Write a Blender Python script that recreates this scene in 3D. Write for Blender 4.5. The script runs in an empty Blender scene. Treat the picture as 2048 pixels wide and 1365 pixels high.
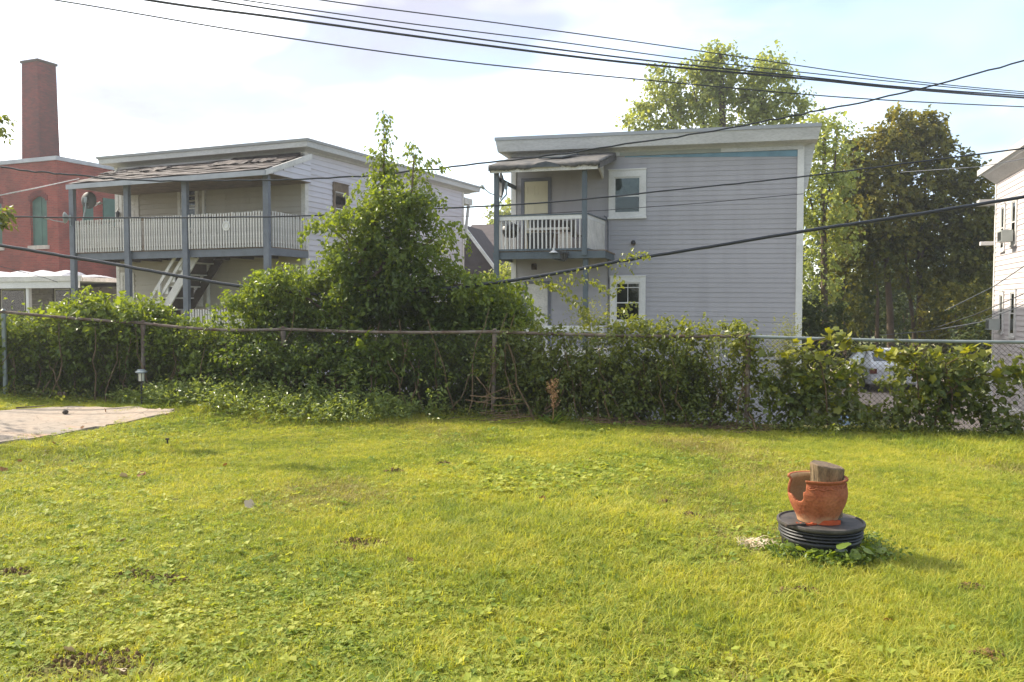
import bpy, math, random
import numpy as np
from mathutils import Vector, Matrix, Euler

random.seed(7)
RNG = np.random.default_rng(11)
scene = bpy.context.scene
COL = scene.collection
PI = math.pi

# ------------------------------------------------------------------ camera
CAMZ = 1.62
F = 1680.0                       # focal length in pixels of the 2048 px wide photograph
PITCH = math.radians(2.42)
cam_d = bpy.data.cameras.new('camera')
cam_d.sensor_width = 36.0
cam_d.lens = 36.0 * F / 2048.0
cam_d.clip_start = 0.05
cam_d.clip_end = 3000.0
cam = bpy.data.objects.new('camera', cam_d)
COL.objects.link(cam)
cam.location = (0, 0, CAMZ)
cam.rotation_euler = (PI / 2 - PITCH, 0, 0)
scene.camera = cam

# ------------------------------------------------------------------ light and sky
SUN_EL = math.radians(37.0)
SUN_AZ = math.radians(-61.0)     # measured from +Y towards +X
SUN = Vector((math.sin(SUN_AZ) * math.cos(SUN_EL), math.cos(SUN_AZ) * math.cos(SUN_EL), math.sin(SUN_EL)))
world = bpy.data.worlds.new('World')
scene.world = world
world.use_nodes = True


def build_world():
    nt = world.node_tree
    for n in list(nt.nodes):
        nt.nodes.remove(n)
    N, L = nt.nodes.new, nt.links.new
    out = N('ShaderNodeOutputWorld')
    bg = N('ShaderNodeBackground')
    bg.inputs['Strength'].default_value = 0.15
    sky = N('ShaderNodeTexSky')
    sky.sky_type = 'NISHITA'
    sky.sun_disc = False
    sky.sun_elevation = SUN_EL
    sky.sun_rotation = SUN_AZ
    sky.air_density = 1.0
    sky.dust_density = 0.8
    sky.ozone_density = 1.0
    tc = N('ShaderNodeTexCoord')
    sep = N('ShaderNodeSeparateXYZ')
    L(tc.outputs['Generated'], sep.inputs[0])
    # project the view direction on a cloud layer
    zz = N('ShaderNodeMath'); zz.operation = 'ADD'; zz.inputs[1].default_value = 0.22
    zc = N('ShaderNodeMath'); zc.operation = 'MAXIMUM'; zc.inputs[1].default_value = 0.0
    L(sep.outputs['Z'], zc.inputs[0]); L(zc.outputs[0], zz.inputs[0])
    dx = N('ShaderNodeMath'); dx.operation = 'DIVIDE'
    dy = N('ShaderNodeMath'); dy.operation = 'DIVIDE'
    L(sep.outputs['X'], dx.inputs[0]); L(zz.outputs[0], dx.inputs[1])
    L(sep.outputs['Y'], dy.inputs[0]); L(zz.outputs[0], dy.inputs[1])
    comb = N('ShaderNodeCombineXYZ')
    L(dx.outputs[0], comb.inputs[0]); L(dy.outputs[0], comb.inputs[1]); comb.inputs[2].default_value = 3.1
    n1 = N('ShaderNodeTexNoise')
    n1.inputs['Scale'].default_value = 1.0
    n1.inputs['Detail'].default_value = 7.0
    n1.inputs['Roughness'].default_value = 0.55
    n1.inputs['Distortion'].default_value = 0.3
    L(comb.outputs[0], n1.inputs['Vector'])
    # the thin cloud is brighter and denser towards the sun
    dot = N('ShaderNodeVectorMath'); dot.operation = 'DOT_PRODUCT'
    dot.inputs[1].default_value = SUN
    L(tc.outputs['Generated'], dot.inputs[0])
    m1 = N('ShaderNodeMath'); m1.operation = 'MULTIPLY_ADD'
    m1.inputs[1].default_value = 0.44; m1.inputs[2].default_value = -0.165
    L(dot.outputs['Value'], m1.inputs[0])
    m2 = N('ShaderNodeMath'); m2.operation = 'ADD'
    L(n1.outputs['Fac'], m2.inputs[0]); L(m1.outputs[0], m2.inputs[1])
    ramp = N('ShaderNodeValToRGB')
    ramp.color_ramp.elements[0].position = 0.44
    ramp.color_ramp.elements[0].color = (0.16, 0.16, 0.16, 1)
    ramp.color_ramp.elements[1].position = 0.70
    ramp.color_ramp.elements[1].color = (1, 1, 1, 1)
    L(m2.outputs[0], ramp.inputs[0])
    # grey undersides
    n2 = N('ShaderNodeTexNoise')
    n2.inputs['Scale'].default_value = 0.9
    n2.inputs['Detail'].default_value = 4.0
    comb2 = N('ShaderNodeVectorMath'); comb2.operation = 'ADD'
    comb2.inputs[1].default_value = (0.85, 2.2, 1.0)
    L(comb.outputs[0], comb2.inputs[0]); L(comb2.outputs[0], n2.inputs['Vector'])
    r2 = N('ShaderNodeValToRGB')
    r2.color_ramp.elements[0].position = 0.40
    r2.color_ramp.elements[0].color = (2.5, 2.55, 3.15, 1)
    r2.color_ramp.elements[1].position = 0.52
    r2.color_ramp.elements[1].color = (8.2, 8.3, 8.4, 1)
    L(n2.outputs['Fac'], r2.inputs[0])
    mix = N('ShaderNodeMixRGB')
    L(ramp.outputs['Color'], mix.inputs['Fac'])
    L(sky.outputs['Color'], mix.inputs['Color1'])
    L(r2.outputs['Color'], mix.inputs['Color2'])
    L(mix.outputs['Color'], bg.inputs['Color'])
    L(bg.outputs[0], out.inputs['Surface'])


build_world()
sun_d = bpy.data.lights.new('sun', 'SUN')
sun_d.energy = 5.0
sun_d.angle = math.radians(0.55)
sun_d.color = (1.0, 0.91, 0.76)
sun_o = bpy.data.objects.new('sun', sun_d)
COL.objects.link(sun_o)
sun_o.rotation_euler = SUN.to_track_quat('Z', 'Y').to_euler()

scene.view_settings.view_transform = 'Standard'
scene.view_settings.look = 'None'
scene.view_settings.gamma = 1.0
scene.view_settings.use_curve_mapping = False
scene.view_settings.exposure = 0.98
scene.render.engine = 'CYCLES'
scene.cycles.max_bounces = 7
scene.cycles.diffuse_bounces = 3
scene.cycles.glossy_bounces = 2
scene.cycles.transmission_bounces = 4
scene.cycles.transparent_max_bounces = 6
scene.cycles.use_denoising = True
scene.cycles.sample_clamp_indirect = 6.0

# ------------------------------------------------------------------ helpers: projection
CP, SP = math.cos(PITCH), math.sin(PITCH)


def ray(px, py):
    u, v = (px - 1024.0) / F, -(py - 682.5) / F
    return Vector((u, CP + SP * v, -SP + CP * v))


def at(px, py, Y):
    d = ray(px, py)
    return Vector((0, 0, CAMZ)) + d * (Y / d.y)


def smooth(t):
    t = np.clip(t, 0, 1)
    return t * t * (3 - 2 * t)


# fence line: X, Y, ground height (rail is 1.17 m above)
FENCE = [(-16.0, 13.0, 0.62), (-10.2, 12.3, 0.50), (-7.2, 11.9, 0.36), (-5.29, 12.0, 0.20), (-3.16, 11.7, 0.12),
         (-0.26, 11.2, 0.10), (2.97, 10.6, 0.06), (6.25, 10.05, 0.01), (9.6, 9.6, -0.03), (16.0, 8.9, -0.08)]
FX = np.array([p[0] for p in FENCE]); FY = np.array([p[1] for p in FENCE]); FZ = np.array([p[2] for p in FENCE])
LOW = -1.45                      # level of the lots behind the fence


def fence_y(X):
    return np.interp(X, FX, FY)


def gnd(X, Y):
    X = np.asarray(X, float); Y = np.asarray(Y, float)
    yf = np.interp(X, FX, FY); zf = np.interp(X, FX, FZ)
    z = zf * smooth((Y - 4.0) / (yf - 4.0))
    z = z + 0.018 * np.sin(X * 1.3 + 0.4 * Y) * np.sin(Y * 0.9 + 1.0) + 0.008 * np.sin(X * 3.1 + 2) * np.sin(Y * 2.7)
    z = z + 0.15 * np.exp(-((X + 3.4) / 1.7) ** 2 - ((Y - 11.1) / 0.6) ** 2)
    d = Y - yf - 0.45
    return z + (LOW - 0.12 - z) * smooth(d / 4.5)


def ground_hit(px, py):
    d = ray(px, py)
    o = Vector((0, 0, CAMZ))
    t = np.arange(1.0, 40.0, 0.1)
    below = CAMZ + d.z * t <= gnd(d.x * t, d.y * t)
    i = int(np.argmax(below)) if below.any() else len(t) - 1
    a, b = t[max(i - 1, 0)], t[i]
    for _ in range(9):
        m = (a + b) / 2
        if CAMZ + d.z * m <= float(gnd(d.x * m, d.y * m)): b = m
        else: a = m
    p = o + d * b
    return Vector((p.x, p.y, float(gnd(p.x, p.y))))


# ------------------------------------------------------------------ helpers: materials
def S(r, g, b):
    def c(v):
        v /= 255.0
        return v / 12.92 if v <= 0.04045 else ((v + 0.055) / 1.055) ** 2.4
    return (c(r), c(g), c(b))


def M(name, col, rough=0.7, var=0.18, scale=2.5, col2=None, spec=0.3, metallic=0.0, bump=0.0, bscale=60.0, stretch=(1, 1, 1), fine=0.0):
    m = bpy.data.materials.new(name)
    m.use_nodes = True
    nt = m.node_tree
    b = nt.nodes['Principled BSDF']
    b.inputs['Roughness'].default_value = rough
    b.inputs['Metallic'].default_value = metallic
    b.inputs['Specular IOR Level'].default_value = spec
    N, L = nt.nodes.new, nt.links.new
    tc = N('ShaderNodeTexCoord')
    mp = N('ShaderNodeMapping')
    mp.inputs['Scale'].default_value = stretch
    L(tc.outputs['Object'], mp.inputs[0])
    n = N('ShaderNodeTexNoise')
    n.inputs['Scale'].default_value = scale
    n.inputs['Detail'].default_value = 6.0
    n.inputs['Roughness'].default_value = 0.6
    L(mp.outputs[0], n.inputs['Vector'])
    r = N('ShaderNodeValToRGB')
    c1 = tuple(max(0, c * (1 - var)) for c in col)
    c2 = col2 if col2 else tuple(c * (1 + var) for c in col)
    r.color_ramp.elements[0].position = 0.32
    r.color_ramp.elements[0].color = (*c1, 1)
    r.color_ramp.elements[1].position = 0.68
    r.color_ramp.elements[1].color = (*c2, 1)
    L(n.outputs['Fac'], r.inputs[0])
    colout = r.outputs['Color']
    if fine > 0:
        n2 = N('ShaderNodeTexNoise')
        n2.inputs['Scale'].default_value = scale * 14
        n2.inputs['Detail'].default_value = 3.0
        L(mp.outputs[0], n2.inputs['Vector'])
        mx = N('ShaderNodeMixRGB'); mx.blend_type = 'MULTIPLY'; mx.inputs['Fac'].default_value = fine
        r3 = N('ShaderNodeValToRGB')
        r3.color_ramp.elements[0].position = 0.3; r3.color_ramp.elements[0].color = (0.35, 0.33, 0.3, 1)
        r3.color_ramp.elements[1].position = 0.62; r3.color_ramp.elements[1].color = (1.1, 1.1, 1.1, 1)
        L(n2.outputs['Fac'], r3.inputs[0])
        L(colout, mx.inputs['Color1']); L(r3.outputs[0], mx.inputs['Color2'])
        colout = mx.outputs[0]
    L(colout, b.inputs['Base Color'])
    if bump > 0:
        n3 = N('ShaderNodeTexNoise')
        n3.inputs['Scale'].default_value = bscale
        n3.inputs['Detail'].default_value = 4.0
        L(mp.outputs[0], n3.inputs['Vector'])
        bp = N('ShaderNodeBump')
        bp.inputs['Strength'].default_value = bump
        bp.inputs['Distance'].default_value = 0.02
        L(n3.outputs['Fac'], bp.inputs['Height'])
        L(bp.outputs[0], b.inputs['Normal'])
    return m


def siding_mat(name, col, per_board=0.05, dirt=0.25, dirtcol=(0.2, 0.19, 0.16)):
    """painted boards: every board a slightly different tone, faint weather streaks"""
    m = bpy.data.materials.new(name)
    m.use_nodes = True
    nt = m.node_tree
    b = nt.nodes['Principled BSDF']
    b.inputs['Roughness'].default_value = 0.55
    b.inputs['Specular IOR Level'].default_value = 0.3
    N, L = nt.nodes.new, nt.links.new
    oi = N('ShaderNodeObjectInfo')
    geo = N('ShaderNodeNewGeometry')
    mp = N('ShaderNodeMapping'); mp.inputs['Scale'].default_value = (1.6, 1.6, 0.25)
    L(geo.outputs['Position'], mp.inputs[0])
    n = N('ShaderNodeTexNoise'); n.inputs['Scale'].default_value = 1.6; n.inputs['Detail'].default_value = 6
    L(mp.outputs[0], n.inputs['Vector'])
    r = N('ShaderNodeMapRange')
    r.inputs[1].default_value = 0.45; r.inputs[2].default_value = 0.8; r.inputs[3].default_value = 0.0; r.inputs[4].default_value = dirt
    L(n.outputs['Fac'], r.inputs[0])
    hv = N('ShaderNodeHueSaturation')
    hv.inputs['Color'].default_value = (*col, 1)
    mr = N('ShaderNodeMapRange')
    mr.inputs[3].default_value = 1 - per_board; mr.inputs[4].default_value = 1 + per_board
    L(oi.outputs['Random'], mr.inputs[0]); L(mr.outputs[0], hv.inputs['Value'])
    mx = N('ShaderNodeMixRGB')
    L(r.outputs[0], mx.inputs['Fac']); L(hv.outputs[0], mx.inputs['Color1'])
    mx.inputs['Color2'].default_value = (*dirtcol, 1)
    L(mx.outputs[0], b.inputs['Base Color'])
    return m


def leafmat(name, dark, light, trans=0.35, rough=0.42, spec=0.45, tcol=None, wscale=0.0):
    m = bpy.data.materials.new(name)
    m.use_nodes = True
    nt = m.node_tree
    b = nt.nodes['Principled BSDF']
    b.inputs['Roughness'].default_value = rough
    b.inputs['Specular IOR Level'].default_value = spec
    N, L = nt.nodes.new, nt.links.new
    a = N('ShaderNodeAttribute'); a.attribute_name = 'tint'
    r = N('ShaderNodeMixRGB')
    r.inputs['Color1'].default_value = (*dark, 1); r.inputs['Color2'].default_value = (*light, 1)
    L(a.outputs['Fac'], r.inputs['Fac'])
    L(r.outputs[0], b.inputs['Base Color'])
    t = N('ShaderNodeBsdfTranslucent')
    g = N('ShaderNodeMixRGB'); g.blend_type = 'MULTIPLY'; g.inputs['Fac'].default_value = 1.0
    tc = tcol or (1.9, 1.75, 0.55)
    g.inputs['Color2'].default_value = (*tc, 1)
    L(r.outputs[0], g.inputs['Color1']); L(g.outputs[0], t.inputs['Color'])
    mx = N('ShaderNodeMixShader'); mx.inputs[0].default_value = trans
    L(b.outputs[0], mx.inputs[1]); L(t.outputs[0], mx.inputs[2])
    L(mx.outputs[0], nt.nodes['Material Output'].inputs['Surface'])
    return m


def brick_mat(name, c1, c2, mortar, bw=0.215, bh=0.075):
    m = bpy.data.materials.new(name)
    m.use_nodes = True
    nt = m.node_tree
    b = nt.nodes['Principled BSDF']
    b.inputs['Roughness'].default_value = 0.85
    N, L = nt.nodes.new, nt.links.new
    tc = N('ShaderNodeTexCoord')
    sp = N('ShaderNodeSeparateXYZ'); L(tc.outputs['Object'], sp.inputs[0])
    ad = N('ShaderNodeMath'); ad.operation = 'ADD'
    L(sp.outputs['X'], ad.inputs[0]); L(sp.outputs['Y'], ad.inputs[1])
    cb = N('ShaderNodeCombineXYZ'); L(ad.outputs[0], cb.inputs[0]); L(sp.outputs['Z'], cb.inputs[1])
    bt = N('ShaderNodeTexBrick')
    bt.inputs['Scale'].default_value = 1.0
    bt.inputs['Brick Width'].default_value = bw
    bt.inputs['Row Height'].default_value = bh
    bt.inputs['Mortar Size'].default_value = 0.009
    bt.inputs['Color1'].default_value = (*c1, 1); bt.inputs['Color2'].default_value = (*c2, 1)
    bt.inputs['Mortar'].default_value = (*mortar, 1)
    L(cb.outputs[0], bt.inputs['Vector'])
    n = N('ShaderNodeTexNoise'); n.inputs['Scale'].default_value = 0.9; n.inputs['Detail'].default_value = 7
    L(tc.outputs['Object'], n.inputs['Vector'])
    rr = N('ShaderNodeValToRGB')
    rr.color_ramp.elements[0].position = 0.3; rr.color_ramp.elements[0].color = (0.5, 0.48, 0.47, 1)
    rr.color_ramp.elements[1].position = 0.7; rr.color_ramp.elements[1].color = (1.2, 1.12, 1.1, 1)
    L(n.outputs['Fac'], rr.inputs[0])
    mx = N('ShaderNodeMixRGB'); mx.blend_type = 'MULTIPLY'; mx.inputs['Fac'].default_value = 0.85
    L(bt.outputs['Color'], mx.inputs['Color1']); L(rr.outputs[0], mx.inputs['Color2'])
    L(mx.outputs[0], b.inputs['Base Color'])
    bp = N('ShaderNodeBump'); bp.inputs['Strength'].default_value = 0.4; bp.inputs['Distance'].default_value = 0.01
    inv = N('ShaderNodeMath'); inv.operation = 'SUBTRACT'; inv.inputs[0].default_value = 1.0
    L(bt.outputs['Fac'], inv.inputs[1]); L(inv.outputs[0], bp.inputs['Height']); L(bp.outputs[0], b.inputs['Normal'])
    return m


MAT = {}
MAT['grey_siding'] = siding_mat('grey_siding', S(159, 155, 157), 0.02, 0.3, S(118, 116, 114))
MAT['white_siding'] = siding_mat('white_siding', S(196, 191, 195), 0.04, 0.22, S(160, 152, 140))
MAT['beige_siding'] = siding_mat('beige_siding', S(168, 160, 146), 0.04, 0.22, S(132, 124, 108))
MAT['sunny_siding'] = siding_mat('sunny_siding', S(196, 188, 186), 0.03, 0.15, S(170, 160, 155))
MAT['yellow_siding'] = siding_mat('yellow_siding', S(205, 198, 165), 0.04, 0.2, S(150, 140, 118))
MAT['white_paint'] = M('white_paint', S(206, 203, 198), 0.5, 0.10, 1.5, fine=0.12)
MAT['old_white'] = M('old_white', S(205, 200, 192), 0.6, 0.16, 3.0, fine=0.35)
MAT['cream'] = M('cream', S(200, 192, 166), 0.5, 0.06, 2.0)
MAT['blue_grey'] = M('blue_grey', S(102, 107, 114), 0.6, 0.16, 3.0, fine=0.2)
MAT['slate_paint'] = M('slate_paint', S(84, 93, 98), 0.6, 0.15, 3.0, fine=0.2)
MAT['door_grey'] = M('door_grey', S(98, 100, 108), 0.6, 0.1, 2.0)
MAT['cornice'] = M('cornice', S(186, 184, 181), 0.6, 0.10, 0.9, fine=0.25, stretch=(1, 1, 4))
MAT['cornice_edge'] = M('cornice_edge', S(150, 152, 154), 0.45, 0.1, 1.0, spec=0.5)
MAT['frieze_olive'] = M('frieze_olive', S(140, 142, 132), 0.6, 0.1, 1.2)
MAT['sheathing_blue'] = M('sheathing_blue', S(104, 134, 148), 0.6, 0.2, 2.0)
MAT['felt'] = M('felt', S(62, 56, 58), 0.9, 0.3, 2.0, fine=0.4)
MAT['roofing'] = M('roofing', S(58, 50, 49), 0.7, 0.4, 3.4, col2=S(100, 88, 82), fine=0.5, bump=0.5, bscale=12)
MAT['tarp'] = M('tarp', S(70, 73, 74), 0.7, 0.3, 5.0, col2=S(112, 106, 100), fine=0.4)
MAT['dark_tarp'] = M('dark_tarp', S(66, 70, 72), 0.55, 0.3, 4.0)
MAT['old_wood'] = M('old_wood', S(120, 104, 86), 0.85, 0.3, 4.0, fine=0.5)
MAT['dark_wood'] = M('dark_wood', S(70, 60, 52), 0.85, 0.3, 4.0, fine=0.4)
MAT['brick'] = brick_mat('brick', S(120, 46, 36), S(140, 60, 46), S(120, 76, 64))
MAT['brick_dark'] = brick_mat('brick_dark', S(88, 24, 20), S(120, 36, 26), S(84, 42, 36))
MAT['boarding'] = M('boarding', S(62, 92, 82), 0.7, 0.2, 2.0)
MAT['stone'] = M('stone', S(172, 160, 150), 0.8, 0.2, 4.0)
MAT['flashing'] = M('flashing', S(150, 152, 156), 0.45, 0.15, 2.0, spec=0.5)
MAT['block'] = M('block', S(122, 114, 112), 0.9, 0.2, 5.0, fine=0.4)
MAT['mortar'] = M('mortar', S(176, 168, 160), 0.9, 0.1, 5.0)
MAT['membrane'] = M('membrane', S(186, 184, 188), 0.6, 0.15, 2.0, fine=0.3)
MAT['interior'] = M('interior', S(40, 40, 42), 0.9, 0.3, 3.0)
MAT['curtain'] = M('curtain', S(120, 122, 118), 0.9, 0.25, 6.0)
MAT['shingle'] = M('shingle', S(74, 66, 66), 0.9, 0.2, 3.0, fine=0.4)
MAT['metal'] = M('metal', S(140, 146, 146), 0.45, 0.15, 4.0, spec=0.5, metallic=0.5)
MAT['galv'] = M('galv', S(128, 134, 130), 0.5, 0.2, 6.0, spec=0.5, metallic=0.35)
MAT['wire'] = M('wire', S(62, 64, 58), 0.75, 0.3, 3.0, spec=0.2, col2=S(84, 74, 62))
MAT['rust'] = M('rust', S(104, 74, 56), 0.85, 0.35, 8.0, col2=S(132, 122, 112), fine=0.4)
MAT['cable'] = M('cable', S(40, 42, 46), 0.5, 0.15, 1.0, spec=0.5)
MAT['cable_grey'] = M('cable_grey', S(74, 78, 84), 0.45, 0.15, 1.0, spec=0.5)
MAT['dish'] = M('dish', S(84, 84, 84), 0.6, 0.1, 4.0)
MAT['dish_light'] = M('dish_light', S(160, 164, 158), 0.5, 0.1, 4.0)
MAT['black_plastic'] = M('black_plastic', S(38, 38, 38), 0.5, 0.25, 6.0, spec=0.5, fine=0.3, bump=0.15, bscale=30)
MAT['lid'] = M('lid', S(52, 50, 50), 0.6, 0.3, 7.0, spec=0.3, col2=S(88, 82, 76), fine=0.3)
MAT['terracotta'] = M('terracotta', S(162, 84, 50), 0.85, 0.3, 5.0, col2=S(176, 112, 76), fine=0.45, bump=0.2, bscale=40)


def worn_foot(m):
    nt = m.node_tree
    b = nt.nodes['Principled BSDF']
    N, L = nt.nodes.new, nt.links.new
    src = b.inputs['Base Color'].links[0].from_socket
    tc = N('ShaderNodeTexCoord'); sp = N('ShaderNodeSeparateXYZ'); L(tc.outputs['Object'], sp.inputs[0])
    n = N('ShaderNodeTexNoise'); n.inputs['Scale'].default_value = 26; n.inputs['Detail'].default_value = 5
    L(tc.outputs['Object'], n.inputs['Vector'])
    ma = N('ShaderNodeMath'); ma.operation = 'MULTIPLY_ADD'; ma.inputs[1].default_value = -.07; L(n.outputs['Fac'], ma.inputs[0]); L(sp.outputs['Z'], ma.inputs[2])
    r = N('ShaderNodeMapRange'); r.inputs[1].default_value = .03; r.inputs[2].default_value = -.005; r.inputs[3].default_value = 0; r.inputs[4].default_value = .75
    L(ma.outputs[0], r.inputs[0])
    mx = N('ShaderNodeMixRGB'); L(r.outputs[0], mx.inputs['Fac']); L(src, mx.inputs['Color1']); mx.inputs['Color2'].default_value = (*S(178, 140, 104), 1)
    L(mx.outputs[0], b.inputs['Base Color'])


worn_foot(MAT['terracotta'])
MAT['clay_inside'] = M('clay_inside', S(176, 142, 104), 0.85, 0.2, 8.0, fine=0.3)
MAT['shard'] = M('shard', S(176, 78, 40), 0.75, 0.2, 14.0)
MAT['bark'] = M('bark', S(104, 88, 72), 0.95, 0.35, 9.0, fine=0.5, bump=0.6, bscale=25, stretch=(1, 1, 0.3))
MAT['bark_far'] = M('bark_far', S(92, 80, 66), 0.95, 0.3, 2.0, fine=0.4)
MAT['log_bark'] = M('log_bark', S(98, 84, 64), 0.95, 0.35, 14.0, col2=S(136, 116, 86), fine=0.6, bump=0.8, bscale=45, stretch=(1, 1, 0.25))
MAT['log_top'] = M('log_top', S(108, 92, 74), 0.9, 0.35, 20.0, fine=0.5, bump=0.4)
MAT['stem'] = M('stem', S(92, 74, 54), 0.9, 0.35, 12.0, col2=S(126, 104, 78), fine=0.4)
MAT['dry'] = M('dry', S(190, 170, 128), 0.9, 0.25, 10.0)
MAT['dead'] = M('dead', S(100, 80, 60), 0.95, 0.35, 10.0, col2=S(130, 106, 80))
MAT['dock'] = M('dock', S(150, 112, 80), 0.9, 0.3, 20.0)
MAT['soil'] = M('soil', S(104, 82, 52), 0.95, 0.3, 12.0, fine=0.2, bump=0.8, bscale=40)
MAT['concrete'] = M('concrete', S(150, 140, 128), 0.9, 0.14, 1.2, col2=S(164, 146, 128), fine=0.28, bump=0.3, bscale=80)
MAT['gravel'] = M('gravel', S(164, 150, 138), 0.95, 0.2, 3.0, fine=0.5, bump=0.6, bscale=30)
MAT['car_paint'] = M('car_paint', S(196, 200, 206), 0.3, 0.05, 1.0, spec=0.5)
MAT['car_glass'] = M('car_glass', S(50, 58, 66), 0.1, 0.1, 1.0, spec=0.6)
MAT['tyre'] = M('tyre', S(34, 34, 35), 0.8, 0.2, 5.0)
MAT['red_lens'] = M('red_lens', S(96, 36, 34), 0.3, 0.1, 5.0, spec=0.5)
MAT['brown_leaf'] = leafmat('brown_leaf', S(96, 66, 40), S(140, 100, 60), 0.2, 0.7, 0.2, (1.1, 1.0, 0.7))
MAT['pale_leaf'] = leafmat('pale_leaf', S(168, 150, 122), S(190, 174, 146), 0.15, 0.5, 0.4, (1.0, 0.95, 0.8))
MAT['hedge_leaf'] = leafmat('hedge_leaf', (0.045, 0.080, 0.014), (0.185, 0.235, 0.030), 0.44)
MAT['tree_leaf'] = leafmat('tree_leaf', (0.032, 0.062, 0.013), (0.200, 0.255, 0.036), 0.45)
MAT['right_leaf'] = leafmat('right_leaf', (0.055, 0.082, 0.020), (0.190, 0.210, 0.040), 0.42)
MAT['grape_leaf'] = leafmat('grape_leaf', (0.075, 0.110, 0.016), (0.230, 0.230, 0.028), 0.42, 0.5)
MAT['weed_leaf'] = leafmat('weed_leaf', (0.100, 0.150, 0.032), (0.230, 0.270, 0.070), 0.36, 0.4, 0.5)
MAT['feather_leaf'] = leafmat('feather_leaf', (0.120, 0.140, 0.040), (0.260, 0.270, 0.080), 0.40, 0.6)
MAT['maple_leaf'] = leafmat('maple_leaf', (0.050, 0.070, 0.014), (0.290, 0.260, 0.050), 0.42, 0.6, 0.25, (1.6, 1.4, 0.5))
MAT['poplar_leaf'] = leafmat('poplar_leaf', (0.170, 0.220, 0.070), (0.370, 0.390, 0.130), 0.48, 0.5, 0.3, (1.6, 1.5, 0.6))
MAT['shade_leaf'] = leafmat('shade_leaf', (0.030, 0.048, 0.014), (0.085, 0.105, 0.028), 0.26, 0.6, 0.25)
MAT['ivy_leaf'] = leafmat('ivy_leaf', (0.070, 0.120, 0.020), (0.180, 0.235, 0.036), 0.36, 0.45, 0.4)


# ------------------------------------------------------------------ helpers: objects
def tag(o, label=None, cat=None, group=None, kind=None):
    if label: o['label'] = label
    if cat: o['category'] = cat
    if group: o['group'] = group
    if kind: o['kind'] = kind
    return o


def thing(name, label, cat, loc=(0, 0, 0), rz=0.0, group=None):
    o = bpy.data.objects.new(name, None)
    COL.objects.link(o)
    o.empty_display_size = 0.2
    o.location = loc
    o.rotation_euler = (0, 0, rz)
    return tag(o, label, cat, group)


def link(name, mesh, parent=None, loc=None, rot=None):
    o = bpy.data.objects.new(name, mesh)
    COL.objects.link(o)
    if parent: o.parent = parent
    if loc is not None: o.location = loc
    if rot is not None: o.rotation_euler = rot
    return o


def copy_tree(o, parent=None):
    c = o.copy()
    COL.objects.link(c)
    if parent: c.parent = parent
    for ch in list(o.children):
        copy_tree(ch, c)
    return c


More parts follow.
